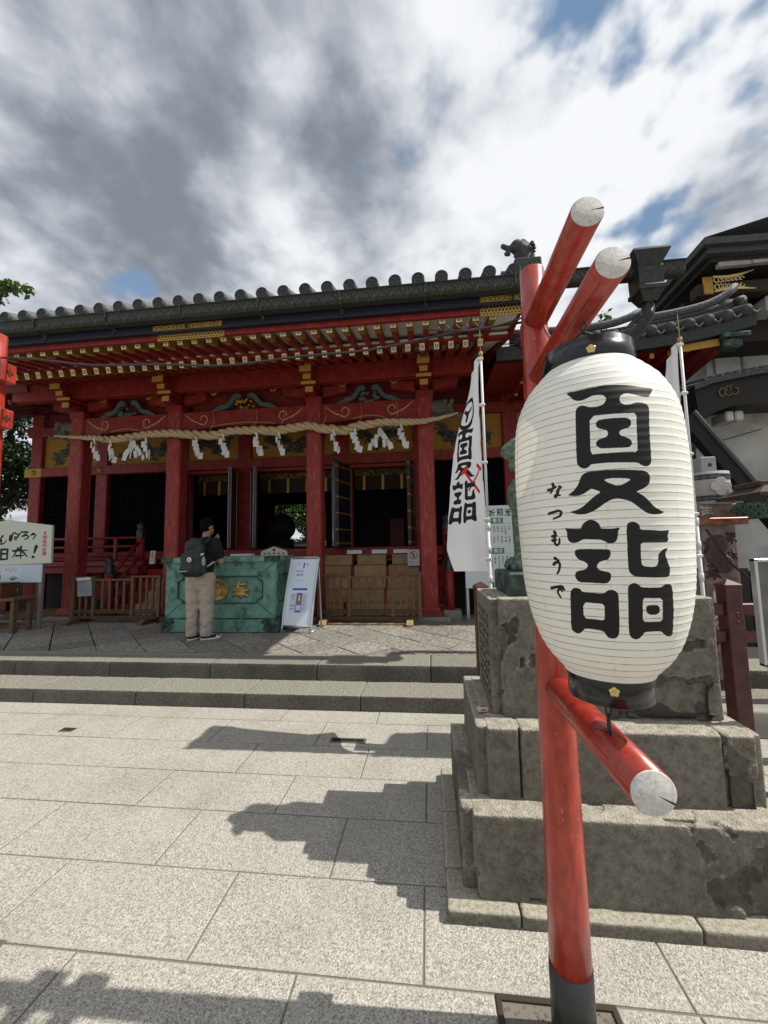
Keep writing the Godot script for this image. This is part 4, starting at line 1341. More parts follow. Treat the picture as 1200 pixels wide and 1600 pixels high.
func build_main_roof(roof: Node3D) -> void:
	var n := 16
	var deck := ST()
	var fas := ST()
	var sof := ST()
	var x0 := 1.28
	var x1 := 5.55
	var grid := []
	for k in n + 1:
		var x := lerpf(x0, x1, float(k) / n)
		var y := eave_y(x)
		var back := lerpf(x, 4.0, 0.0)
		grid.append([x, y])
	for k in n:
		var a: Array = grid[k]
		var b: Array = grid[k + 1]
		var ta := clampf((a[0] - 4.0) / 1.55, 0, 1)
		var tb := clampf((b[0] - 4.0) / 1.55, 0, 1)
		var za := lerpf(-10.8, -7.2, ta)
		var zb := lerpf(-10.8, -7.2, tb)
		var ya := lerpf(7.2, a[1] + 0.1, ta)
		var yb := lerpf(7.2, b[1] + 0.1, tb)
		quad(deck, Vector3(a[0], a[1] + 0.05, -6.95), Vector3(b[0], b[1] + 0.05, -6.95), Vector3(b[0], yb, zb), Vector3(a[0], ya, za))
		for e in [[-6.98, 0.03, -0.20, 0]]:
			quad(fas, Vector3(a[0], a[1] - 0.20, -7.0), Vector3(b[0], b[1] - 0.20, -7.0), Vector3(b[0], b[1] + 0.03, -6.96), Vector3(a[0], a[1] + 0.03, -6.96))
			quad(fas, Vector3(a[0], a[1] - 0.20, -7.12), Vector3(b[0], b[1] - 0.20, -7.12), Vector3(b[0], b[1] - 0.20, -7.0), Vector3(a[0], a[1] - 0.20, -7.0))
		quad(sof, Vector3(a[0], a[1] - 0.17, -7.1), Vector3(a[0], 5.02, -9.2), Vector3(b[0], 5.02, -9.2), Vector3(b[0], b[1] - 0.17, -7.1))
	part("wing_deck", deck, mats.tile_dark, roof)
	part("wing_fascia", fas, mats.roof_copper, roof)
	part("wing_soffit", sof, mats.red, roof)
	# side of the wing at the corner
	var sd := ST()
	var yc := eave_y(x1)
	quad(sd, Vector3(x1, yc - 0.20, -7.0), Vector3(x1, yc - 0.5, -12.0), Vector3(x1, yc - 0.1, -12.0), Vector3(x1, yc + 0.05, -6.96))
	quad(sd, Vector3(x1, yc + 0.05, -6.96), Vector3(x1, yc - 0.1, -12.0), Vector3(4.0, 7.2, -10.8), Vector3(4.0, 7.2, -10.8))
	quad(sd, Vector3(x1, yc - 0.20, -7.1), Vector3(4.2, 5.0, -9.2), Vector3(4.2, 5.0, -12.0), Vector3(x1, yc - 0.5, -12.0))
	part("wing_side", sd, mats.roof_copper, roof)
	# round tiles and flat tile lips along the eave
	var x := 1.75
	while x < 5.5:
		var y := eave_y(x)
		var t := ST(true)
		tube(t, [Vector3(x, y + 0.06, -6.90), Vector3(x, y + 0.20, -7.25)], 0.095, 14, true)
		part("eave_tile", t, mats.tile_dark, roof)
		var lip := ST()
		var lp := []
		for k in 7:
			var q := k / 6.0
			lp.append(Vector3(x + 0.085 + q * 0.13, lerpf(y, eave_y(x + 0.3), 0.5) + 0.045 - 0.05 * sin(q * PI), -6.915))
		tube(lip, lp, 0.018, 6)
		part("pan_tile_lip", lip, mats.tile, roof)
		x += 0.30
	# ridge of stacked tiles above the eave, in two lifts with upturned ends
	for e in [[1.6, 3.95, 0.30, -7.35, 0.33], [3.95, 5.48, 0.26, -7.25, 0.25]]:
		for layer in 5:
			var st := ST(true)
			var pts := []
			var rad := []
			for k in 12:
				var q := k / 11.0
				var xx := lerpf(e[0], e[1], q)
				var lift := 0.20 * pow(q, 6.0)
				pts.append(Vector3(xx, eave_y(xx) + 0.24 + layer * 0.062 + lift * (1.0 if layer > 2 else 0.3), e[3]))
				rad.append(0.034 if layer < 4 else 0.055)
			tube(st, pts, rad, 8)
			part("ridge_tile_course", st, mats.tile if layer == 4 else mats.tile_dark, roof)
		var end := ST(true)
		var ye := eave_y(e[1]) + 0.34
		tube(end, [Vector3(e[1] - 0.05, ye, e[3] + 0.02), Vector3(e[1] + 0.06, ye + 0.02, e[3] + 0.02)], [0.10, 0.115], 14)
		part("ridge_end_tile", end, mats.tile_dark, roof)
	# gilt mount and bronze box at the corner
	var gm := ST()
	var b := Basis(Vector3(0, 0, 1), 0.12)
	bbox(gm, Vector3(4.62, eave_y(4.62) - 0.275, -7.09), Vector3(0.78, 0.13, 0.02), 0.003, b)
	part("gold_mount", gm, mats.gold_dull, roof)
	var cb := ST()
	cbox(cb, Vector3(5.0, 5.04, -7.25), Vector3(5.42, 5.12, -6.95), 0.01)
	cbox(cb, Vector3(5.03, 4.88, -7.22), Vector3(5.32, 5.04, -6.99), 0.03)
	part("corner_bracket", cb, mats.patina_dark, roof)
	# rafters of the wing, yellow at their ends
	for row in 3:
		var xx := 1.9
		while xx < 5.0 - row * 0.2:
			var y := eave_y(xx) - 0.25 - row * 0.03
			var z := -7.24 - row * 0.55
			var r := ST()
			cbox(r, Vector3(xx - 0.035, y - 0.045, z - (0.54 if row < 2 else 0.7)), Vector3(xx + 0.035, y + 0.045, z), 0.004)
			var rf := part("wing_rafter", r, mats.red, roof)
			var en := ST()
			cbox(en, Vector3(xx - 0.036, y - 0.046, z), Vector3(xx + 0.036, y + 0.046, z + 0.02), 0.003)
			part("yellow_end", en, mats.yellow_paint, roof)
			xx += 0.30
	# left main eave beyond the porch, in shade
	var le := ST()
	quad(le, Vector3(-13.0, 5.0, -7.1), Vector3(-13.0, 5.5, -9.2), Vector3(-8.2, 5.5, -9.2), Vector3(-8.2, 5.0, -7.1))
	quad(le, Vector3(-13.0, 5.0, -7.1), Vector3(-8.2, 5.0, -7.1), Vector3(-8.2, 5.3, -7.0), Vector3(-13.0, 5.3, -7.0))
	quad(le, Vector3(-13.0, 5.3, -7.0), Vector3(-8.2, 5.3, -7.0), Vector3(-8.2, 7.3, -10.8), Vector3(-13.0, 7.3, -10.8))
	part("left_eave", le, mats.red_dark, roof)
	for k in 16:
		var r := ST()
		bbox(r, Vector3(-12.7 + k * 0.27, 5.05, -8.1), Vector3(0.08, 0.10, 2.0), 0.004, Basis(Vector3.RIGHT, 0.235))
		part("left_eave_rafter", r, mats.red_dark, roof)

func build_hall_wall() -> void:
	var ZW := -9.0
	# posts
	for x in [-9.9, -8.05, -5.98, -4.33, -1.97, -0.14, 1.85, 4.2]:
		var st := ST()
		cbox(st, Vector3(x - 0.16, 0.5, ZW - 0.2), Vector3(x + 0.16, 5.5, ZW + 0.12), 0.02)
		part("wall_post", st, mats.red, hall)
	# rails running along the wall
	for e in [[3.58, 3.80, 0.155, "upper_rail"], [4.62, 4.86, 0.13, "head_beam"], [1.46, 1.66, 0.17, "sill_beam"]]:
		var st := ST()
		cbox(st, Vector3(-10.15, e[0], ZW - 0.1), Vector3(4.3, e[1], ZW + e[2]), 0.008)
		var o := part(e[3], st, mats.red, hall)
		if e[3] == "upper_rail":
			for x in [-9.9, -8.05, -5.98, 1.85]:
				var g := ST(true)
				lathe(g, [Vector2(0.075, 0.0), Vector2(0.07, 0.02), Vector2(0.045, 0.022), Vector2(0.04, 0.035), Vector2(0.001, 0.045)], 16, Vector3(x, 3.69, ZW + 0.155), false, Basis(Vector3.RIGHT, PI / 2))
				part("gold_boss", g, mats.gold_dull, o)
			var gp := ST()
			cbox(gp, Vector3(-10.16, 3.575, ZW - 0.11), Vector3(-9.68, 3.805, ZW + 0.16), 0.01)
			part("gold_corner_mount", gp, mats.gold_dull, o)
	var inf := ST()
	cbox(inf, Vector3(-9.9, 4.86, ZW - 0.12), Vector3(4.3, 6.2, ZW - 0.02))
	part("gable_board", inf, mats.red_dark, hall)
	# painted frieze boards between the posts
	var rng := RandomNumberGenerator.new()
	rng.seed = 61
	var bays := [-9.9, -8.05, -5.98, -4.33, -1.97, -0.14, 1.85, 4.2]
	for k in bays.size() - 1:
		var a: float = bays[k] + 0.16
		var b: float = bays[k + 1] - 0.16
		var im := new_img(256, 128, Color(0.60, 0.44, 0.13))
		for j in 130:
			var t := rng.randf()
			var c := Vector2(40 + t * 176, 64 + sin(t * 9.0 + k) * 22 + rng.randf_range(-22, 22))
			var col: Color = [Color(0.16, 0.21, 0.20), Color(0.11, 0.13, 0.20), Color(0.25, 0.30, 0.25), Color(0.30, 0.16, 0.12)][rng.randi_range(0, 3)]
			brush(im, PackedVector2Array([c, c + Vector2(rng.randf_range(-18, 18), rng.randf_range(-10, 10)), c + Vector2(rng.randf_range(-26, 26), rng.randf_range(-16, 16))]), rng.randf_range(4, 12), 1.5, col)
		for j in 40:
			var c := Vector2(rng.randf_range(50, 206), rng.randf_range(30, 100))
			brush(im, PackedVector2Array([c, c + Vector2(rng.randf_range(-9, 9), rng.randf_range(-6, 6))]), 2.0, 1.0, Color(0.42, 0.45, 0.38))
		var st := ST()
		quad_uv(st, Vector3(a, 3.8, ZW + 0.02), Vector3(b, 3.8, ZW + 0.02), Vector3(b, 4.62, ZW + 0.02), Vector3(a, 4.62, ZW + 0.02))
		quad_uv(st, Vector3(b, 3.8, ZW - 0.06), Vector3(a, 3.8, ZW - 0.06), Vector3(a, 4.62, ZW - 0.06), Vector3(b, 4.62, ZW - 0.06))
		part("painted_frieze_board", st, printed("painted frieze", im, 0.7), hall)
	# slatted dark blue panels in the closed bays
	for k in [0, 1, 5, 6]:
		var a: float = bays[k] + 0.16
		var b: float = bays[k + 1] - 0.16
		var bk := ST()
		cbox(bk, Vector3(a, 1.66, ZW - 0.08), Vector3(b, 3.58, ZW - 0.03))
		var pn := part("slatted_panel", bk, mats.panel_dark, hall)
		var m := int((b - a) / 0.085)
		for j in m:
			var sl := ST()
			var x := a + (j + 0.5) * (b - a) / m
			cbox(sl, Vector3(x - 0.018, 1.66, ZW - 0.03), Vector3(x + 0.018, 3.58, ZW + 0.005), 0.002)
			part("slat", sl, mats.panel_dark, pn)
		for y in [2.1, 2.62, 3.14]:
			var sl := ST()
			cbox(sl, Vector3(a, y - 0.02, ZW - 0.03), Vector3(b, y + 0.02, ZW + 0.012), 0.002)
			part("crossbar", sl, mats.panel_dark, pn)
	# door frames and lintels of the three open bays
	for e in [[-5.82, -4.49], [-4.17, -2.13], [-1.81, -0.30]]:
		var st := ST()
		cbox(st, Vector3(e[0], 3.50, ZW - 0.12), Vector3(e[1], 3.578, ZW + 0.06), 0.006)
		for x in [e[0], e[1] - 0.08]:
			cbox(st, Vector3(x, 1.66, ZW - 0.12), Vector3(x + 0.08, 3.50, ZW + 0.06), 0.006)
		var fr := part("door_frame", st, mats.red, hall)
		# brocade valance and rolled blind just inside
		var im := new_img(256, 64, Color(0.13, 0.09, 0.05))
		for j in 420:
			var c := Vector2(rng.randf_range(0, 256), rng.randf_range(0, 64))
			brush(im, PackedVector2Array([c, c + Vector2(rng.randf_range(-5, 5), rng.randf_range(-5, 5))]), 3.0, 1.5, Color(0.70, 0.56, 0.22) if j % 3 else Color(0.42, 0.38, 0.16))
		var va := ST()
		quad_uv(va, Vector3(e[0] + 0.08, 3.36, ZW - 0.25), Vector3(e[1] - 0.08, 3.36, ZW - 0.25), Vector3(e[1] - 0.08, 3.52, ZW - 0.25), Vector3(e[0] + 0.08, 3.52, ZW - 0.25))
		part("brocade_valance", va, printed("brocade", im, 0.8), fr)
		var bl := ST()
		cbox(bl, Vector3(e[0] + 0.08, 3.02, ZW - 0.29), Vector3(e[1] - 0.08, 3.37, ZW - 0.265))
		part("reed_blind", bl, surf("reed blind", mats.wood.albedo_texture, 0.2, 0.8, null, 1.0, 0.0, Color(0.42, 0.30, 0.24)), fr)
		var nst := 3 if e[1] - e[0] < 1.6 else 4
		for j in nst:
			var x: float = lerpf(e[0] + 0.08, e[1] - 0.08, (j + 0.5) / nst)
			var bd := ST()
			cbox(bd, Vector3(x - 0.03, 3.02, ZW - 0.262), Vector3(x + 0.03, 3.37, ZW - 0.257))
			part("brocade_band", bd, mats.gold_dull, fr)
	# black folding doors standing open, strapped with gilt metal
	for e in [[-5.90, 66.0, false], [-4.54, 74.0, true], [-4.14, 60.0, true], [-2.17, 74.0, true], [-1.78, 104.0, false], [-0.33, 96.0, false]]:
		var d := Basis(Vector3.UP, deg_to_rad(e[1]))
		var o := Vector3(e[0], 0, ZW + 0.10)
		var dir := d * Vector3(0.0, 0, 1) if false else Vector3(cos(deg_to_rad(e[1])), 0, sin(deg_to_rad(e[1])))
		var bs := Basis(dir, Vector3.UP, dir.cross(Vector3.UP))
		var st := ST()
		bbox(st, o + dir * 0.34 + Vector3(0, 2.60, 0), Vector3(0.66, 1.86, 0.055), 0.006, bs)
		var door := part("folding_door", st, mats.black_gloss if e[2] else mats.blueblack, hall)
		for y in ([1.75, 2.05, 2.40, 2.75, 3.10, 3.42] if not e[2] else []):
			var sp := ST()
			bbox(sp, o + dir * 0.34 + Vector3(0, y, 0), Vector3(0.667, 0.035, 0.058), 0.003, bs)
			part("gilt_strap", sp, mats.gold_dull, door)
		for q in [0.02, 0.655]:
			var sp := ST()
			bbox(sp, o + dir * q + Vector3(0, 2.60, 0), Vector3(0.012, 1.8, 0.064), 0.002, bs)
			part("metal_edge", sp, mats.gold_dull if not e[2] else mats.metal, door)
	# inside: floor, ceiling, side and back walls with an opening to the garden
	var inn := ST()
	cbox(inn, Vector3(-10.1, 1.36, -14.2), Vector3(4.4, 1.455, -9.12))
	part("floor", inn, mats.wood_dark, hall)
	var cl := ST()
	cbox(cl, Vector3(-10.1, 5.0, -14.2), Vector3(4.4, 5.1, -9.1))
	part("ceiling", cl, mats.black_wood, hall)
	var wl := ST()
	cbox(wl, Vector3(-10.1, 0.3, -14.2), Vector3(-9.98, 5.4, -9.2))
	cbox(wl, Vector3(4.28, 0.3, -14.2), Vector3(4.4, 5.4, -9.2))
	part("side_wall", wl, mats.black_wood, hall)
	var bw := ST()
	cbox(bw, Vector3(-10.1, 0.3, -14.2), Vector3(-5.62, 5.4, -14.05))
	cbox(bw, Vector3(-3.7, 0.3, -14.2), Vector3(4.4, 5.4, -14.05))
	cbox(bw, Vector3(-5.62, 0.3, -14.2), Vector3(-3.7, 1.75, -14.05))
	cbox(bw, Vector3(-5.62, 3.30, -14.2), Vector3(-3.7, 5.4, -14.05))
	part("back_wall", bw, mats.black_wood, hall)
	var lt := ST()
	cbox(lt, Vector3(-5.62, 2.98, -14.1), Vector3(-3.7, 3.02, -14.06))
	for k in 5:
		cbox(lt, Vector3(-5.4 + k * 0.42, 2.98, -14.1), Vector3(-5.36 + k * 0.42, 3.32, -14.06))
	part("back_lattice", lt, mats.black_wood, hall)
	# things standing in the dim interior
	var al := ST()
	cbox(al, Vector3(-1.2, 1.46, -12.6), Vector3(-0.75, 2.55, -12.2), 0.01)
	part("red_stand", al, mats.red_dark, hall)
	var al2 := ST()
	cbox(al2, Vector3(-0.6, 1.46, -11.4), Vector3(-0.52, 2.5, -11.3), 0.01)
	cbox(al2, Vector3(-0.53, 2.3, -11.4), Vector3(0.2, 2.38, -11.3), 0.01)
	part("red_rail", al2, mats.red_dark, hall)
	var dr := ST(true)
	lathe(dr, [Vector2(0.001, -0.02), Vector2(0.36, 0.0), Vector2(0.42, 0.25), Vector2(0.36, 0.5), Vector2(0.001, 0.52)], 20, Vector3(-4.35, 2.3, -11.6), false, Basis(Vector3.RIGHT, PI / 2))
	cbox(dr, Vector3(-4.7, 1.46, -11.5), Vector3(-4.0, 1.95, -11.2))
	part("drum", dr, mats.black_wood, hall)

func build_stair() -> void:
	# red steps of the porch up to the veranda, and the rail on both sides
	var steps := [[0.56, -7.72], [0.79, -8.0], [1.02, -8.28], [1.25, -8.56]]
	for k in steps.size():
		var st := ST()
		cbox(st, Vector3(-6.5, 0.32, -9.0), Vector3(0.28, steps[k][0], steps[k][1]), 0.01)
		part("stair_step", st, mats.red, hall)
	var ver := ST()
	cbox(ver, Vector3(-10.3, 1.34, -9.1), Vector3(-6.5, 1.45, -8.42), 0.01)
	part("veranda_floor", ver, mats.red, hall)
	ver = ST()
	cbox(ver, Vector3(0.3, 1.34, -9.1), Vector3(4.6, 1.45, -8.42), 0.01)
	part("veranda_floor", ver, mats.red, hall)
	ver = ST()
	cbox(ver, Vector3(-6.495, 1.34, -9.1), Vector3(0.295, 1.45, -8.95), 0.01)
	part("veranda_floor", ver, mats.red, hall)
	var vb := ST()
	cbox(vb, Vector3(-10.3, 1.18, -8.62), Vector3(-6.5, 1.335, -8.50), 0.01)
	cbox(vb, Vector3(0.3, 1.18, -8.62), Vector3(4.6, 1.335, -8.50), 0.01)
	part("veranda_beam", vb, mats.red, hall)
	for x in [-10.1, -9.2, -8.3, -7.4, 1.2, 2.4, 3.6]:
		var st := ST()
		cbox(st, Vector3(x - 0.08, 0.32, -8.65), Vector3(x + 0.08, 1.18, -8.49), 0.01)
		part("veranda_post", st, mats.red_dark, hall)
	var dk := ST()
	cbox(dk, Vector3(-10.2, 0.31, -9.0), Vector3(-6.6, 1.3, -8.9))
	part("crawl_space_wall", dk, mats.black_wood, hall)
	dk = ST()
	cbox(dk, Vector3(0.35, 0.31, -9.0), Vector3(4.5, 1.3, -8.9))
	part("crawl_space_wall", dk, mats.black_wood, hall)
	# side stringers seen at both ends of the steps
	for x in [-6.62, 0.34]:
		for k in 5:
			var st := ST()
			cbox(st, Vector3(x - 0.09, 0.32 + k * 0.205, -9.0 + 0.0), Vector3(x + 0.09, 0.52 + k * 0.205, -7.62 - k * 0.17), 0.012)
			part("stringer_block", st, mats.red, hall)
	for sgn in [-1.0, 1.0]:
		var x := -6.62 if sgn < 0 else 0.36
		# newel posts with black onion caps
		for e in [[-7.62, 0.33, 1.20], [-8.50, 1.45, 1.98]]:
			var st := ST(true)
			tube(st, [Vector3(x, e[1], e[0]), Vector3(x, e[2], e[0])], 0.085, 14)
			var nw := part("newel_post", st, mats.red, hall)
			var cap := ST(true)
			lathe(cap, [Vector2(0.09, 0.0), Vector2(0.092, 0.17), Vector2(0.075, 0.19), Vector2(0.06, 0.21), Vector2(0.085, 0.25), Vector2(0.08, 0.29), Vector2(0.05, 0.33), Vector2(0.001, 0.37)], 16, Vector3(x, e[2], e[0]))
			part("onion_cap", cap, mats.black_paint, nw)
		var r := ST(true)
		tube(r, [Vector3(x, 1.10, -7.65), Vector3(x, 1.42, -7.95), Vector3(x, 1.88, -8.45)], 0.04, 8)
		tube(r, [Vector3(x, 0.80, -7.65), Vector3(x, 1.55, -8.45)], 0.035, 8)
		part("sloping_rail", r, mats.red, hall)
		var hr := ST(true)
		var xe := -10.2 if sgn < 0 else 4.5
		for y in [1.58, 1.78, 1.98]:
			tube(hr, [Vector3(x, y, -8.5), Vector3(xe, y, -8.5)], 0.032, 8)
		part("veranda_rail", hr, mats.red, hall)
		for k in 4:
			var px := lerpf(x, xe, (k + 0.7) / 4.0)
			var st := ST()
			cbox(st, Vector3(px - 0.035, 1.45, -8.535), Vector3(px + 0.035, 1.96, -8.465), 0.006)
			part("rail_post", st, mats.red, hall)
	# dark wire plinth behind the offering box is left as air; the sunlit stone under the steps
	var ss := ST(true)
	rough_block(ss, Vector3(0.22, 0.30, -7.78), Vector3(0.55, 0.47, -7.45), 0.02, 0.006, 0.06, 0.0, 3)
	part("rail_base_stone", ss, mats.step, hall)

# ------------------------------------------------------------------ stone pedestal and the guardian lion on it
func build_pedestal() -> void:
	var o := thing("statue_pedestal", "tall stepped pedestal of weathered cracked stone behind the red lantern post", "pedestal", Vector3(0.85, 0, -2.45))
	var rng := RandomNumberGenerator.new()
	rng.seed = 19
	# kerb stones round the foot, sloping outwards
	var xs := [0.03, 0.345, 1.06, 1.70]
	for k in 3:
		var st := ST(true)
		rough_block(st, Vector3(xs[k] + 0.002, -0.02, -2.12), Vector3(xs[k + 1] - 0.002, 0.058, -1.885), 0.016, 0.004, 0.014, 0.0, rng.randi())
		part("kerb_stone", st, mats.kerb, o)
	var zs := [-2.124, -2.55, -3.02]
	for k in 2:
		for x in [[0.032, 0.26], [1.47, 1.698]]:
			var st := ST(true)
			rough_block(st, Vector3(x[0], -0.02, zs[k + 1] + 0.002), Vector3(x[1], 0.056, zs[k] - 0.002), 0.016, 0.004, 0.016, 0.0, rng.randi())
			part("kerb_stone", st, mats.kerb, o)
	# lowest course: one long flaked block with a rebate at its corners
	var a := ST(true)
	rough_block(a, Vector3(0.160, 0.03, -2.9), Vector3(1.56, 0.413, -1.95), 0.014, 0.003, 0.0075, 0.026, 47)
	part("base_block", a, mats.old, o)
	var b := ST(true)
	rough_block(b, Vector3(0.109, 0.03, -2.93), Vector3(1.611, 0.408, -2.005), 0.014, 0.003, 0.02, 0.004, 31)
	part("rebated_block", b, mats.old, o)
	# middle course: three stones with open joints, and the rebate behind
	for e in [[0.252, 0.402, 4], [0.413, 1.308, 9], [1.320, 1.452, 6]]:
		var st := ST(true)
		rough_block(st, Vector3(e[0], 0.40, -2.86), Vector3(e[1], 0.738, -2.07), 0.014, 0.003, 0.008, 0.014 if e[2] != 9 else 0.0, e[2])
		part("middle_stone", st, mats.old if e[2] != 9 else mats.old_light, o)
	for e in [[0.203, 0.62, 14], [0.63, 1.5, 15]]:
		var st := ST(true)
		rough_block(st, Vector3(e[0], 0.40, -2.90), Vector3(e[1], 0.732, -2.105), 0.014, 0.003, 0.02, 0.0, e[2])
		part("rebated_stone", st, mats.old, o)
	# upright dado stone, spalled across its face
	var u := ST(true)
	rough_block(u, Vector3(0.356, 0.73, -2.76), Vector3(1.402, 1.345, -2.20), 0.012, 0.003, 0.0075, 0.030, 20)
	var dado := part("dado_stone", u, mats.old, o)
	var v := ST(true)
	rough_block(v, Vector3(0.308, 0.73, -2.80), Vector3(1.436, 1.340, -2.238), 0.012, 0.003, 0.02, 0.0, 56)
	part("rebated_dado", v, mats.old, o)
	# rows of small cut characters on its left side
	var ins := ST()
	for col in 5:
		var z := -2.31 - col * 0.085
		for r in 9:
			var y := 1.24 - r * 0.052
			for k in 4:
				var h := rng.randf_range(0.008, 0.03)
				bbox(ins, Vector3(0.3055, y + rng.randf_range(-0.014, 0.014), z + rng.randf_range(-0.012, 0.012)), Vector3(0.003, h if k % 2 else 0.004, 0.004 if k % 2 else h), 0.0)
	tag(part("cut_inscription", ins, plain("inscription shade", lin(0.035, 0.03, 0.026), 0.95), dado), "", "", "", "stuff")

func build_statue() -> void:
	var o := thing("guardian_lion", "green bronze guardian lion sitting on a bronze slab behind the lantern", "statue", Vector3(0.85, 1.345, -2.5))
	var st := ST()
	cbox(st, Vector3(0.425, 1.34, -2.74), Vector3(1.27, 1.475, -2.27), 0.012)
	part("bronze_slab", st, mats.patina_dark, o)
	var z := -2.5
	var b := []
	for s in [-1.0, 1.0]:
		b.append([Vector3(0.51, 1.505, z + s * 0.11), Vector3(0.58, 1.51, z + s * 0.11), 0.042, 0.05])
		b.append([Vector3(0.585, 1.53, z + s * 0.11), Vector3(0.60, 1.90, z + s * 0.10), 0.050, 0.075])
		b.append([Vector3(0.98, 1.62, z + s * 0.14), Vector3(0.90, 1.70, z + s * 0.14), 0.125, 0.10])
		b.append([Vector3(0.80, 1.505, z + s * 0.16), Vector3(0.98, 1.52, z + s * 0.15), 0.048, 0.06])
		b.append([Vector3(0.63, 2.30, z + s * 0.09), Vector3(0.67, 2.33, z + s * 0.13), 0.035, 0.02])
	b.append([Vector3(0.62, 1.93, z), Vector3(0.97, 1.66, z), 0.135, 0.17])
	b.append([Vector3(0.62, 1.90, z), Vector3(0.68, 2.12, z), 0.125, 0.10])
	b.append([Vector3(0.64, 2.20, z), Vector3(0.60, 2.19, z), 0.115, 0.10])
	b.append([Vector3(0.55, 2.225, z), Vector3(0.505, 2.205, z), 0.066, 0.05])
	b.append([Vector3(0.57, 2.125, z), Vector3(0.535, 2.115, z), 0.05, 0.036])
	b.append([Vector3(1.10, 1.70, z), Vector3(1.20, 1.98, z), 0.06, 0.10])
	b.append([Vector3(1.20, 1.98, z), Vector3(1.16, 2.16, z), 0.09, 0.03])
	var rng := RandomNumberGenerator.new()
	rng.seed = 3
	for k in 26:
		var a := rng.randf_range(-2.4, 2.4)
		var c := Vector3(0.73 + rng.randf_range(-0.04, 0.10), 2.10 + rng.randf_range(-0.20, 0.20), z + sin(a) * 0.12)
		b.append([c, c + Vector3(0.02, -0.02, 0), 0.04, 0.034])
	part("lion_body", blob(b, 0.016, 0.02), mats.bronze, o)
	for s in [-1.0, 1.0]:
		for k in 4:
			var t := ST(true)
			tube(t, [Vector3(0.49, 1.50, z + s * 0.11 - 0.036 + k * 0.024), Vector3(0.475, 1.488, z + s * 0.11 - 0.036 + k * 0.024)], [0.014, 0.008], 8)
			part("claw", t, mats.bronze, o)

# ------------------------------------------------------------------ vermilion posts with their cross bars
func lantern_post(called: String, label: String, at: Vector3, bars: Array, dir: Vector3) -> Node3D:
	var o := thing(called, label, "lantern post", at, "vermilion lantern posts")
	var up := ST(true)
	var pts := []
	var rad := []
	for k in 13:
		var y := 0.245 + k * (2.675 - 0.245) / 12.0
		pts.append(at + Vector3(0, y, 0))
		rad.append(lerpf(0.067, 0.0445, pow(y / 2.675, 1.25)))
	tube(up, pts, rad, 28, true)
	part("red_pole", up, mats.verm, o)
	var ft := ST(true)
	tube(ft, [at, at + Vector3(0, 0.246, 0)], [0.069, 0.068], 28)
	part("black_foot", ft, mats.black_paint, o)
	for e in bars:
		var y: float = e[0]
		var L: float = e[1]
		var r: float = e[2]
		var st := ST(true)
		tube(st, [at + Vector3(0, y, 0), at + dir * (L * 0.5) + Vector3(0, y, 0), at + dir * (L - 0.004) + Vector3(0, y, 0)], r, 28, true)
		var bar := part("cross_bar", st, mats.verm, o)
		var en := ST(true)
		tube(en, [at + dir * (L - 0.006) + Vector3(0, y, 0), at + dir * (L - 0.001) + Vector3(0, y, 0), at + dir * L + Vector3(0, y, 0)], [r * 0.97, r * 0.965, r * 0.93], 28)
		part("white_end", en, mats.white_end, bar)
		# drying cracks in the end grain and along the bar
		var cr := ST()
		var c0 := at + dir * (L + 0.0006) + Vector3(0, y, 0)
		var ang: float = e[3]
		var sx := dir.cross(Vector3.UP).normalized()
		if sx.x < 0:
			sx = -sx
		var w := sx * cos(ang) + Vector3.UP * sin(ang)
		var n := sx * -sin(ang) + Vector3.UP * cos(ang)
		tri(cr, c0 + w * r * 0.1, c0 + w * r * 0.94 - n * 0.0022, c0 + w * r * 0.94 + n * 0.0022)
		if dir.z > 0.5 and y > 2.0 and y < 2.4:   # a long check that has opened along the bar
			var q := Vector3(-0.62, -0.785, 0) if y > 2.0 else Vector3(-0.9, -0.44, 0)
			for k in 9:
				var z0 := 0.10 + k * (L - 0.12) / 9.0
				var z1 := 0.10 + (k + 1) * (L - 0.12) / 9.0
				var tw := Vector3(q.y, -q.x, 0) * 0.0006
				var off := q * (r + 0.0004) + Vector3(0, y, 0)
				var o0 := Vector3(q.y, -q.x, 0) * 0.004 * sin(k * 1.3)
				var o1 := Vector3(q.y, -q.x, 0) * 0.004 * sin((k + 1) * 1.3)
				quad(cr, at + off + o0 - tw + Vector3(0, 0, z0), at + off + o0 + tw + Vector3(0, 0, z0), at + off + o1 + tw + Vector3(0, 0, z1), at + off + o1 - tw + Vector3(0, 0, z1))
		part("drying_crack", cr, plain("crack", lin(0.02, 0.015, 0.012), 0.9), bar)
		# the squared tenon that comes through the back of the post, with its wedge
		var tn := ST()
		var back := -dir
		var bs := Basis(dir.cross(Vector3.UP).normalized(), Vector3.UP, -dir)
		bbox(tn, at + back * 0.05 + Vector3(0, y, 0), Vector3(0.066, 0.088, 0.08), 0.004, bs)
		part("tenon", tn, mats.verm, bar)
		var wg := ST()
		bbox(wg, at + back * 0.0905 + Vector3(0, y, 0), Vector3(0.034, 0.012, 0.004), 0.0, bs)
		bbox(wg, at + back * 0.0905 + Vector3(0, y, 0), Vector3(0.010, 0.034, 0.005), 0.0, bs)
		part("wedge", wg, plain("wedge shade", lin(0.05, 0.01, 0.008), 0.8), bar)
	return o

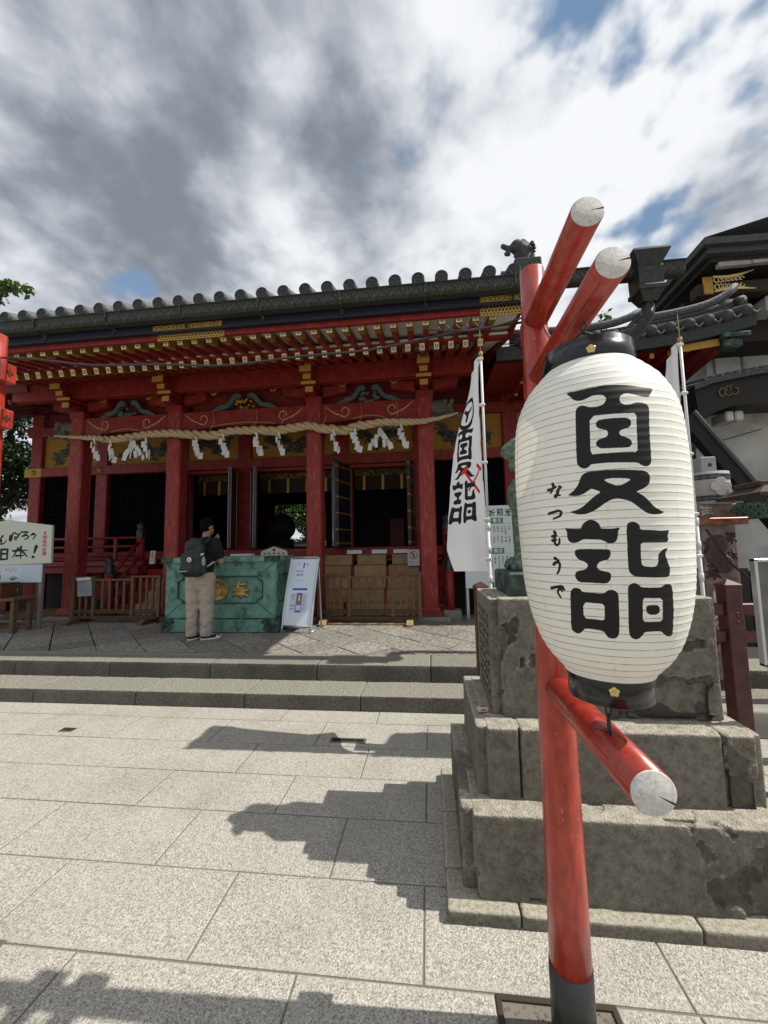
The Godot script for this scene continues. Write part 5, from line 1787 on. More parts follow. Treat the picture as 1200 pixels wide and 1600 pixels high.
func build_lantern_post() -> void:
	var at := Vector3(0.423, 0, -1.5)
	var o := lantern_post("lantern_post", "red pole with three white ended cross bars holding the paper lantern", at, [[2.462, 0.515, 0.0415, 0.1], [2.243, 0.622, 0.0385, 0.15], [1.132, 0.622, 0.0440, -0.45]], Vector3(0, 0, 1))
	# knots, chips and old screw holes in the paint
	var k1 := ST(true)
	for e in [[0.0625, 1.02, 0.88, 0.006], [0.045, 2.30, 0.4, 0.004]]:
		var a: float = e[2]
		lathe(k1, [Vector2(e[3], 0.0), Vector2(0.0005, 0.0012)], 10, at + Vector3(sin(a) * e[0], e[1] - 0.4, cos(a) * e[0]), false, Basis(Vector3.RIGHT, PI / 2).rotated(Vector3.UP, a))
	part("nail_hole", k1, plain("hole", lin(0.008, 0.006, 0.006), 0.9), o)
	var rng := RandomNumberGenerator.new()
	rng.seed = 12
	var ch := ST()
	for k in 44:
		var y := rng.randf_range(0.27, 1.0) if k < 30 else rng.randf_range(1.0, 2.6)
		if k < 16:
			y = rng.randf_range(0.62, 0.80)
		var a := rng.randf_range(-0.9, 1.1)
		var r := lerpf(0.067, 0.0445, pow(y / 2.675, 1.25)) + 0.0006
		var p := at + Vector3(sin(a) * r, y, cos(a) * r)
		var sx := Vector3(cos(a), 0, -sin(a))
		var s := 0.0008 + 0.0045 * pow(rng.randf(), 3.0)
		var h := 0.0012 + 0.012 * pow(rng.randf(), 2.5)
		tri(ch, p - sx * s, p + sx * s * rng.randf() + Vector3.UP * h * 0.3, p + Vector3.UP * h)
		tri(ch, p - sx * s, p + Vector3.DOWN * h * 0.5, p + sx * s)
	tag(part("chipped_paint", ch, plain("primer", lin(0.55, 0.30, 0.22), 0.8), o), "", "", "", "stuff")
	lantern_post("lantern_post", "bright vermilion post at the left edge with square tenons on its side", Vector3(-2.040, 0, -1.6), [[2.48, 0.62, 0.047, 0.1], [2.26, 0.62, 0.047, 0.2]], Vector3(-1, 0, 0))
	# a thin cable strung between the two posts
	var c := ST(true)
	var pts := []
	for k in 25:
		var t := k / 24.0
		pts.append(Vector3(lerpf(-1.99, 0.39, t), lerpf(2.555, 2.49, t) - 0.10 * sin(t * PI) + 0.006 * sin(t * 23.0), lerpf(-1.59, -1.52, t)))
	tube(c, pts, 0.0045, 6)
	single("power_cable", c, mats.wire, "dark cable strung between the two vermilion posts under the eaves", "cable")
	var c2 := ST(true)
	pts = []
	for k in 17:
		var t := k / 16.0
		pts.append(Vector3(lerpf(0.02, 0.40, t), 2.492 - 0.028 * sin(t * PI), lerpf(-1.53, -1.49, t)))
	tube(c2, pts, 0.0035, 6)
	for k in 5:
		pts = []
		for j in 7:
			var t := (k + j * 0.16) / 9.0
			var a := j * 1.05
			pts.append(Vector3(0.05 + t * 0.33, 2.49 + cos(a) * 0.008, -1.52 + sin(a) * 0.008))
		tube(c2, pts, 0.002, 4)
	single("taped_cable", c2, plain("mauve cable", lin(0.05, 0.018, 0.026), 0.5), "reddish slack cable and tape where the wires reach the lantern post", "cable")
	var c3 := ST(true)
	var w := []
	for e in [[0.455, 2.52, -1.452], [0.44, 2.49, -1.44], [0.436, 2.44, -1.435], [0.438, 2.40, -1.43], [0.455, 2.36, -1.425], [0.468, 2.31, -1.425], [0.466, 2.26, -1.42], [0.470, 2.20, -1.40], [0.485, 2.13, -1.36], [0.50, 2.09, -1.22], [0.50, 2.05, -1.12]]:
		w.append(Vector3(e[0], e[1], e[2]))
	tube(c3, w, 0.0042, 6)
	single("pink_flex", c3, plain("red flex", lin(0.30, 0.08, 0.07), 0.5), "pinkish flex running down the post into the paper lantern", "wire")

func profile_radius(y: float) -> float:
	var ys := [1.315, 1.33, 1.36, 1.40, 1.46, 1.53, 1.62, 1.74, 1.85, 1.94, 2.004, 2.04, 2.062]
	var rs := [0.094, 0.104, 0.130, 0.152, 0.1705, 0.182, 0.1875, 0.1915, 0.190, 0.181, 0.155, 0.126, 0.105]
	for k in ys.size() - 1:
		if y <= ys[k + 1]:
			var t: float = clampf((y - ys[k]) / (ys[k + 1] - ys[k]), 0, 1)
			var m0: float = (rs[k + 1] - rs[maxi(k - 1, 0)]) / (ys[k + 1] - ys[maxi(k - 1, 0)]) * (ys[k + 1] - ys[k])
			var m1: float = (rs[mini(k + 2, 12)] - rs[k]) / (ys[mini(k + 2, 12)] - ys[k]) * (ys[k + 1] - ys[k])
			var t2 := t * t
			var t3 := t2 * t
			return (2 * t3 - 3 * t2 + 1) * rs[k] + (t3 - 2 * t2 + t) * m0 + (-2 * t3 + 3 * t2) * rs[k + 1] + (t3 - t2) * m1
	return rs[12]

const LANTERN_LOW := 1.318
const LANTERN_HIGH := 2.060

func lantern_px(p: Vector2, w: int, h: int) -> Vector2:   # (degrees, millimetres over 1.2 m) to pixels
	return Vector2((p.x + 180.0) / 360.0 * w, (LANTERN_HIGH - (1.2 + p.y * 0.001)) / (LANTERN_HIGH - LANTERN_LOW) * h)

func build_lantern() -> void:
	var ax := Vector3(0.42, 0, -1.04)
	var o := thing("paper_lantern", "large white ribbed paper lantern with bold black lettering hanging from the red post", "lantern", Vector3(0.42, 1.26, -1.04))
	var w := 2048
	var h := 1400
	var im := new_img(w, h, Color(0.96, 0.957, 0.94))
	var rng := RandomNumberGenerator.new()
	rng.seed = 6
	var rings := 44
	# faint age stains running down the seams of the paper
	for deg in [-66.0, -18.0, 27.0, 74.0, 120.0, 166.0, -112.0, -158.0]:
		var x: float = (deg + 180.0) / 360.0 * w
		for k in 70:
			var y := rng.randf() * h
			var d := absf(y / h - 0.5) * 2.0
			if rng.randf() < 0.45 + 0.5 * (y / h):
				var c := Color(0.96, 0.957, 0.94).lerp(Color(0.86, 0.80, 0.67), rng.randf_range(0.1, 0.35 + 0.2 * y / h))
				im.fill_rect(Rect2i(int(x + rng.randf_range(-7, 7)), int(y), rng.randi_range(2, 8), rng.randi_range(6, 40)), c)
	for k in 260:   # yellowed patches towards the bottom
		var y := h * (1.0 - pow(rng.randf(), 2.2) * 0.22)
		var x := rng.randf() * w
		var c := Color(0.96, 0.957, 0.94).lerp(Color(0.88, 0.81, 0.66), rng.randf_range(0.05, 0.4))
		im.fill_rect(Rect2i(int(x), int(y), rng.randi_range(5, 34), rng.randi_range(2, 10)), c)
	for k in rings + 1:   # bamboo hoops seen through as thin lines, with shade and dirt painted in
		var y := int(float(k) / rings * (h - 1))
		for s in 64:
			var c := Color(0.56, 0.53, 0.47).lerp(Color(0.70, 0.67, 0.61), rng.randf())
			im.fill_rect(Rect2i(s * 32, y - 1, 32, 3 if rng.randf() < 0.8 else 2), c)
	var ink := Color(0.035, 0.035, 0.042)
	for group in [print_natsu, print_mode]:
		var all := []
		for s in group:
			var p := smooth2(read_pts(s))
			for k in p.size():
				p[k] = lantern_px(p[k], w, h)
			all.append(p)
		if group == print_natsu:
			fill_shape(im, [all[0], all[1], all[2]], ink)
			fill_shape(im, [all[3], all[4]], ink)
		else:
			fill_shape(im, [all[0]], ink)
			fill_shape(im, [all[1]], ink)
			fill_shape(im, [all[2], all[3]], ink)
			fill_shape(im, [all[4]], ink)
			fill_shape(im, [all[5], all[6], all[7]], ink)
	for s in print_kana:
		var p := smooth2(read_pts(s), false, 2)
		for k in p.size():
			p[k] = lantern_px(p[k], w, h)
		brush(im, p, 13.0, 8.0, ink)
	var m := printed("lantern paper", im, 0.55)
	m.backlight_enabled = true
	m.backlight = Color(0.62, 0.60, 0.55)
	# pleated paper over the hoops
	var prof := []
	for k in rings:
		for j in 4:
			var y := lerpf(LANTERN_LOW, LANTERN_HIGH, (k + j / 4.0) / rings)
			prof.append(Vector2(profile_radius(y) - 0.0010 * sin(PI * j / 4.0), y))
	prof.append(Vector2(profile_radius(LANTERN_HIGH), LANTERN_HIGH))
	var st := ST(true)
	lathe(st, prof, 84, ax, true, Basis(Vector3.UP, PI))
	part("paper_body", st, m, o)
	for e in [["top_ring", 2.042, 2.112, 0.1045, 0.1035], ["bottom_ring", 1.262, 1.335, 0.0905, 0.097]]:
		var r := ST(true)
		lathe(r, [Vector2(e[3] - 0.004, e[1]), Vector2(e[3], e[1]), Vector2(e[3] + 0.001, (e[1] + e[2]) / 2), Vector2(e[4], e[2]), Vector2(e[4] - 0.004, e[2]), Vector2(e[3] - 0.005, e[1]), Vector2(e[3] - 0.004, e[1])], 48, ax)
		var ring := part(e[0], r, mats.black_gloss, o)
		# the little gilt blossom on the ring
		var a := -0.30
		var rr: float = (e[3] + e[4]) / 2 + 0.001
		var fl := ST(true)
		var c := ax + Vector3(sin(a) * rr, (e[1] + e[2]) / 2, cos(a) * rr)
		var bs := Basis(Vector3(cos(a), 0, -sin(a)), Vector3.UP, Vector3(sin(a), 0, cos(a)))
		for k in 5:
			var t := TAU * k / 5 + PI / 2
			var pc := c + bs * Vector3(cos(t) * 0.0058, sin(t) * 0.0058, 0)
			lathe(fl, [Vector2(0.0052, -0.001), Vector2(0.0046, 0.0014), Vector2(0.0005, 0.0022)], 10, pc, false, bs * Basis(Vector3.RIGHT, PI / 2))
		lathe(fl, [Vector2(0.0026, 0.0), Vector2(0.0022, 0.003), Vector2(0.0004, 0.0036)], 8, c, false, bs * Basis(Vector3.RIGHT, PI / 2))
		part("gilt_blossom", fl, plain("gilt", lin(0.70, 0.52, 0.22), 0.35, 0.6), ring)
	var hd := ST(true)
	var hp := []
	for e in [[0.311, 1.99], [0.306, 2.056], [0.318, 2.10], [0.345, 2.133], [0.385, 2.150], [0.414, 2.172], [0.44, 2.160], [0.49, 2.163], [0.525, 2.14], [0.535, 2.10], [0.530, 2.06]]:
		hp.append(Vector3(e[0], e[1], -1.04 + 0.01 * (e[0] - 0.42)))
	tube(hd, hp, 0.0034, 6)
	part("wire_handle", hd, mats.wire, o)
	var hk := ST(true)
	tube(hk, [Vector3(0.414, 2.168, -1.04), Vector3(0.410, 2.185, -1.045), Vector3(0.416, 2.20, -1.04), Vector3(0.421, 2.185, -1.035), Vector3(0.414, 2.168, -1.04)], 0.0025, 6)
	tube(hk, [Vector3(0.40, 2.10, -1.045), Vector3(0.413, 2.17, -1.04), Vector3(0.43, 2.12, -1.04)], 0.0018, 6)
	part("top_hook", hk, mats.wire, o)
	var lk := ST(true)
	tube(lk, [Vector3(0.405, 1.263, -1.02), Vector3(0.399, 1.235, -1.02), Vector3(0.405, 1.21, -1.02), Vector3(0.411, 1.235, -1.02), Vector3(0.405, 1.263, -1.02)], 0.0028, 6)
	tube(lk, [Vector3(0.404, 1.225, -1.02), Vector3(0.404, 1.178, -1.02)], 0.0045, 6)
	tube(lk, [Vector3(0.374, 1.173, -1.05), Vector3(0.38, 1.187, -1.03), Vector3(0.404, 1.182, -1.02)], 0.0012, 4)
	part("bottom_hook", lk, mats.wire, o)

# ------------------------------------------------------------------ fence and banners
func build_fence() -> void:
	var z := -3.4
	var o := thing("post_fence", "brown red fence of square capped posts and two rails behind the pedestal", "fence", Vector3(2.2, 0, z))
	for x in [0.415, 1.36, 2.29, 3.25, 4.2]:
		var st := ST()
		cbox(st, Vector3(x - 0.057, 0, z - 0.057), Vector3(x + 0.057, 1.285, z + 0.057), 0.005)
		var p := part("fence_post", st, mats.brown_fence, o)
		var c := ST()
		var b := 0.063
		cbox(c, Vector3(x - b, 1.275, z - b), Vector3(x + b, 1.295, z + b), 0.003)
		for k in 4:
			var q := [Vector3(x - b, 1.2945, z + b), Vector3(x + b, 1.2945, z + b), Vector3(x + b, 1.2945, z - b), Vector3(x - b, 1.2945, z - b)]
			tri(c, q[k], q[(k + 1) % 4], Vector3(x, 1.335, z))
		part("post_cap", c, mats.brown_fence, p)
		if x > 2:
			var bl := ST(true)
			for y in [1.08, 1.015]:
				lathe(bl, [Vector2(0.011, 0.0), Vector2(0.009, 0.006), Vector2(0.0005, 0.009)], 10, Vector3(x + 0.01, y, z + 0.057), false, Basis(Vector3.RIGHT, PI / 2))
			part("bolt", bl, mats.brown_fence, p)
	var xs := [0.415, 1.36, 2.29, 3.25, 4.2]
	for k in 4:
		for e in [[1.06, 1.15], [0.86, 0.945]]:
			var st := ST()
			cbox(st, Vector3(xs[k] + 0.057, e[0], z - 0.03), Vector3(xs[k + 1] - 0.057, e[1], z + 0.03), 0.006)
			part("rail", st, mats.brown_fence, o)
	# diagonal stay and the stone footing behind
	var st := ST()
	tube(st, [Vector3(2.0, 0.05, z - 0.5), Vector3(2.20, 0.9, z - 0.02)], 0.03, 6)
	part("stay", st, mats.brown_fence, o)
	var kb := ST(true)
	rough_block(kb, Vector3(1.75, 0.0, -4.05), Vector3(4.6, 0.22, -3.75), 0.02, 0.006, 0.06, 0.0, 71)
	single("low_stone_kerb", kb, mats.concrete, "low grey stone kerb behind the brown red fence at the right", "kerb")

func banner_image() -> Image:
	var w := 512
	var h := 2048
	var im := new_img(w, h, Color(0.88, 0.885, 0.90))
	var ink := Color(0.07, 0.065, 0.075)
	# the same two characters as on the lantern, set narrower
	for part_ in [[print_natsu, 520, 0], [print_mode, 520, 1]]:
		var all := []
		for s in part_[0]:
			var p := smooth2(read_pts(s))
			for k in p.size():
				p[k] = Vector2(215 + (p[k].x + 8.0) * 5.6, 640 + (758.0 - p[k].y) * 1.78)
			all.append(p)
		if part_[2] == 0:
			fill_shape(im, [all[0], all[1], all[2]], ink)
			fill_shape(im, [all[3], all[4]], ink)
		else:
			# red crossed mallets printed behind the second character
			var red := Color(0.80, 0.17, 0.12)
			brush(im, PackedVector2Array([Vector2(220, 1080), Vector2(420, 1300)]), 24, 30, red)
			brush(im, PackedVector2Array([Vector2(430, 1090), Vector2(280, 1260)]), 24, 24, red)
			brush(im, PackedVector2Array([Vector2(175, 1085), Vector2(250, 1040)]), 38, 38, red)
			brush(im, PackedVector2Array([Vector2(400, 1040), Vector2(465, 1090)]), 38, 38, red)
			fill_shape(im, [all[0]], ink)
			fill_shape(im, [all[1]], ink)
			fill_shape(im, [all[2], all[3]], ink)
			fill_shape(im, [all[4]], ink)
			fill_shape(im, [all[5], all[6], all[7]], ink)
	# round mark near the top
	var o := PackedVector2Array()
	var i := PackedVector2Array()
	for k in 40:
		o.append(Vector2(240, 480) + Vector2(cos(TAU * k / 40), sin(TAU * k / 40)) * 165)
		i.append(Vector2(240, 480) + Vector2(cos(TAU * k / 40), sin(TAU * k / 40)) * 122)
	fill_shape(im, [o, i], ink)
	for k in 3:
		var a := TAU * k / 3 + PI / 2
		brush(im, PackedVector2Array([Vector2(240, 480), Vector2(240 + cos(a) * 80, 480 + sin(a) * 80)]), 46, 30, ink)
	return im

func build_banners() -> void:
	var cloth := printed("banner cloth", banner_image(), 0.75)
	cloth.backlight_enabled = true
	cloth.backlight = Color(0.55, 0.55, 0.55)
	var spots := [[0.478, "tall white banner on a pole between the lantern and the red column", 0.0], [2.045, "tall white banner on a pole at the right edge of the lantern", -1.2]]
	for e in spots:
		var x: float = e[0]
		var z := -3.30
		var o := thing("banner", e[1], "banner", Vector3(x, 0, z), "white banners on poles along the fence")
		var ps := ST(true)
		tube(ps, [Vector3(x, 0.02, z), Vector3(x, 1.8, z)], 0.0135, 10)
		tube(ps, [Vector3(x, 1.78, z), Vector3(x, 3.25, z)], 0.0105, 10)
		var pole := part("pole", ps, mats.white_paint, o)
		var tip := ST(true)
		tube(tip, [Vector3(x, 3.22, z), Vector3(x, 3.262, z)], 0.017, 10)
		tube(tip, [Vector3(x, 3.26, z), Vector3(x, 3.46, z)], [0.005, 0.0015], 6)
		part("pole_tip", tip, mats.pale_wood, pole)
		var jn := ST(true)
		for y in [1.78, 1.60, 1.36]:
			jn = ST(true)
			tube(jn, [Vector3(x, y - 0.03, z), Vector3(x, y + 0.03, z)], 0.018, 10)
			part("pole_joint", jn, mats.white_paint, pole)
		# the cloth hangs from a short arm at the top and swings out below
		var rows := 60
		var cols := 16
		var st := ST(true)
		var g := []
		for r in rows + 1:
			var t := float(r) / rows
			var y := 3.225 - t * 1.80
			var cs := 0.77 * (1.0 - exp(-2.7 * t)) * smoothstep(-0.02, 0.34, t) * (1.0 if t < 0.9 else 1.0 - (t - 0.9) * 2.2)
			var phi: float = acos(cs) - e[2] * 0.3
			var row := []
			for k in cols + 1:
				var u := float(k) / cols
				var q := 1.0 - u
				var sag := 0.03 * sin(q * PI) * sin(t * 7.0 + 0.6) + 0.012 * sin(q * 9.0 + t * 5.0)
				var dir := Vector3(-cos(phi), 0, -sin(phi))
				var nrm := Vector3(-sin(phi), 0, cos(phi))
				var drop := -0.02 * q * t
				# creases from folding
				var fold := 0.004 * absf(sin(t * 9.4)) + 0.004 * absf(sin(q * 6.3))
				for cr in [0.28, 0.42, 0.58, 0.73, 0.87]:
					fold += 0.006 * maxf(0.0, 1.0 - absf(t - cr) * 45.0)
				row.append(Vector3(x - 0.018, y + drop, z) + dir * 0.42 * q + nrm * (sag + fold))
			g.append(row)
		for r in rows:
			for k in cols:
				quad_uv(st, g[r + 1][k], g[r + 1][k + 1], g[r][k + 1], g[r][k], Rect2(float(k) / cols, float(r) / rows, 1.0 / cols, 1.0 / rows))
		part("cloth", st, cloth, o)
		for y in [3.20, 2.80, 2.31, 1.84, 1.52]:
			var cl := ST()
			bbox(cl, Vector3(x - 0.008, y, z + 0.004), Vector3(0.05, 0.022, 0.03), 0.004)
			part("loop", cl, mats.white_paint, o)
		var ar := ST(true)
		var top_dir := Vector3(-cos(PI / 2 - e[2] * 0.3), 0, -sin(PI / 2 - e[2] * 0.3))
		tube(ar, [Vector3(x, 3.226, z), Vector3(x, 3.226, z) + top_dir * 0.44], 0.005, 6)
		part("arm", ar, mats.white_paint, o)

# ------------------------------------------------------------------ offering box
func build_offering_box() -> void:
	var o := thing("offering_box", "large green copper offering box with a gilt medallion and character on its front", "offering box", Vector3(-3.4, 0.328, -6.5))
	var st := ST()
	cbox(st, Vector3(-4.385, 0.328, -6.92), Vector3(-2.385, 0.555, -6.145), 0.008)
	var pl := part("plinth", st, mats.patina_dark, o)
	for e in [[-4.16, -2.66]]:
		var f := ST()
		prism(f, PackedVector2Array([Vector2(e[0], 0.345), Vector2(e[1] + 0.06, 0.345), Vector2(e[1], 0.39), Vector2(e[1] + 0.04, 0.45), Vector2(e[1] - 0.03, 0.49), Vector2(e[1], 0.54), Vector2(e[0], 0.54), Vector2(e[0] + 0.03, 0.49), Vector2(e[0] - 0.04, 0.45), Vector2(e[0], 0.39), Vector2(e[0] - 0.06, 0.345)]), 0.006, Transform3D(Basis.IDENTITY, Vector3(0, 0, -6.147)))
		part("plinth_panel", f, mats.patina, pl)
	for sgn in [-1.0, 1.0]:   # scrolled corner mounts
		var c := ST(true)
		var cx: float = -3.385 + sgn * 0.86
		for k in 3:
			var pts := []
			for j in 14:
				var a := j * 0.55
				var r := 0.045 - j * 0.0028
				pts.append(Vector3(cx + (k - 1) * 0.075 + cos(a) * r, 0.44 + (0.03 if k == 1 else -0.02) + sin(a) * r, -6.143))
			tube(c, pts, 0.007, 5)
		part("scrolled_mount", c, mats.patina_dark, pl)
	var b := ST()
	cbox(b, Vector3(-4.33, 0.555, -6.88), Vector3(-2.46, 1.45, -6.20), 0.006)
	var body := part("body", b, mats.patina, o)
	# front border round a sunk panel with notched corners, in two halves
	var L := -4.33
	var R := -2.46
	var inn := [Vector2(-4.02, 0.79), Vector2(-4.05, 0.84), Vector2(-4.12, 0.87), Vector2(-4.12, 1.14), Vector2(-4.05, 1.17), Vector2(-4.02, 1.22)]
	for sgn in [1.0, -1.0]:
		var p := PackedVector2Array([Vector2(-3.395, 0.558), Vector2(L, 0.558), Vector2(L, 1.448), Vector2(-3.395, 1.448), Vector2(-3.395, 1.22)])
		for k in 6:
			p.append(inn[5 - k])
		p.append(Vector2(-3.395, 0.79))
		for k in p.size():
			p[k].x = -3.395 + sgn * (p[k].x + 3.395)
		var f := ST()
		prism(f, p, 0.03, Transform3D(Basis.IDENTITY, Vector3(0, 0, -6.20)))
		part("front_border", f, mats.patina, body)
		for e in [[Vector2(-4.325, 0.565), Vector2(-4.04, 0.80)], [Vector2(-4.325, 1.445), Vector2(-4.04, 1.21)]]:
			var g := ST()
			tube(g, [Vector3(-3.395 + sgn * (e[0].x + 3.395), e[0].y, -6.170), Vector3(-3.395 + sgn * (e[1].x + 3.395), e[1].y, -6.170)], 0.006, 4)
			part("seam", g, mats.patina_dark, body)
	var rim := ST(true)
	var rp := []
	for sgn in [1.0, -1.0]:
		for k in 6:
			var q: Vector2 = inn[k if sgn > 0 else 5 - k]
			rp.append(Vector3(-3.395 + sgn * (q.x + 3.395), q.y, -6.169))
	rp.append(rp[0])
	tube(rim, rp, 0.011, 6)
	part("panel_rim", rim, mats.patina_dark, body)
	# side: the same sunk panel seen edge on
	var sd := ST(true)
	var sp := []
	for e in [[-6.32, 0.80], [-6.30, 0.86], [-6.26, 0.90], [-6.26, 1.10], [-6.30, 1.15], [-6.32, 1.22], [-6.76, 1.22], [-6.80, 1.15], [-6.80, 0.87], [-6.76, 0.80], [-6.32, 0.80]]:
		sp.append(Vector3(-2.457, e[1], e[0]))
	tube(sd, sp, 0.012, 6)
	part("side_panel_rim", sd, mats.patina_dark, body)
	for e in [[Vector2(-6.21, 0.565), Vector2(-6.31, 0.80)], [Vector2(-6.21, 1.445), Vector2(-6.31, 1.22)]]:
		var g := ST()
		tube(g, [Vector3(-2.456, e[0].y, e[0].x), Vector3(-2.456, e[1].y, e[1].x)], 0.006, 4)
		part("side_seam", g, mats.patina_dark, body)
	# rim of the box and its slatted top
	for e in [[Vector3(-4.40, 1.448, -6.26), Vector3(-2.42, 1.535, -6.13)], [Vector3(-4.40, 1.448, -6.93), Vector3(-2.42, 1.535, -6.83)], [Vector3(-4.40, 1.448, -6.83), Vector3(-4.28, 1.533, -6.26)], [Vector3(-2.54, 1.448, -6.83), Vector3(-2.42, 1.533, -6.26)]]:
		var r := ST()
		cbox(r, e[0], e[1], 0.008)
		part("rim", r, mats.patina, o)
	for x in [-4.30, -2.53]:
		var r := ST()
		cbox(r, Vector3(x - 0.105, 1.452, -6.27), Vector3(x + 0.115, 1.538, -6.126), 0.008)
		part("corner_mount", r, mats.patina_dark, o)
	for k in 16:
		var r := ST()
		tube(r, [Vector3(-4.2 + k * 0.105, 1.505, -6.83), Vector3(-4.2 + k * 0.105, 1.505, -6.26)], 0.022, 8)
		part("slatted_bar", r, mats.patina_dark, o)
	# medallion and raised characters
	var md := ST(true)
	lathe(md, [Vector2(0.172, 0.0), Vector2(0.172, 0.018), Vector2(0.160, 0.028), Vector2(0.148, 0.024), Vector2(0.142, 0.012), Vector2(0.001, 0.014)], 40, Vector3(-3.43, 1.0, -6.198), false, Basis(Vector3.RIGHT, PI / 2))
	var med := part("medallion", md, plain("old gilt", lin(0.42, 0.27, 0.07), 0.4, 0.6), body)
	for k in 3:   # three net shapes in a triangle
		var c := Vector3(-3.43 + [-0.06, 0.06, 0.0][k], 1.0 + [-0.045, -0.045, 0.06][k], -6.182)
		var nt := ST(true)
		for j in 4:
			tube(nt, [c + Vector3(0, 0.045, 0), c + Vector3(-0.055 + j * 0.0367, -0.045, 0)], 0.005, 5)
		tube(nt, [c + Vector3(-0.055, -0.045, 0), c + Vector3(0.055, -0.045, 0)], 0.005, 5)
		part("net_mark", nt, mats.gold, med)
	for e in [["奉", -3.19], ["納", -3.99]]:
		var ch := ST(true)
		for s in glyphs[e[0]].split("|"):
			var pts := []
			var rad := []
			var list: PackedStringArray = s.split(" ")
			for k in list.size():
				var d := list[k]
				pts.append(Vector3(e[1] + float(d[0]) * 0.030, 1.155 - float(d[1]) * 0.033, -6.185))
				rad.append(0.027 if k == 0 else 0.019)
			tube(ch, pts, rad, 8)
		part("gilt_character", ch, mats.gold, body)

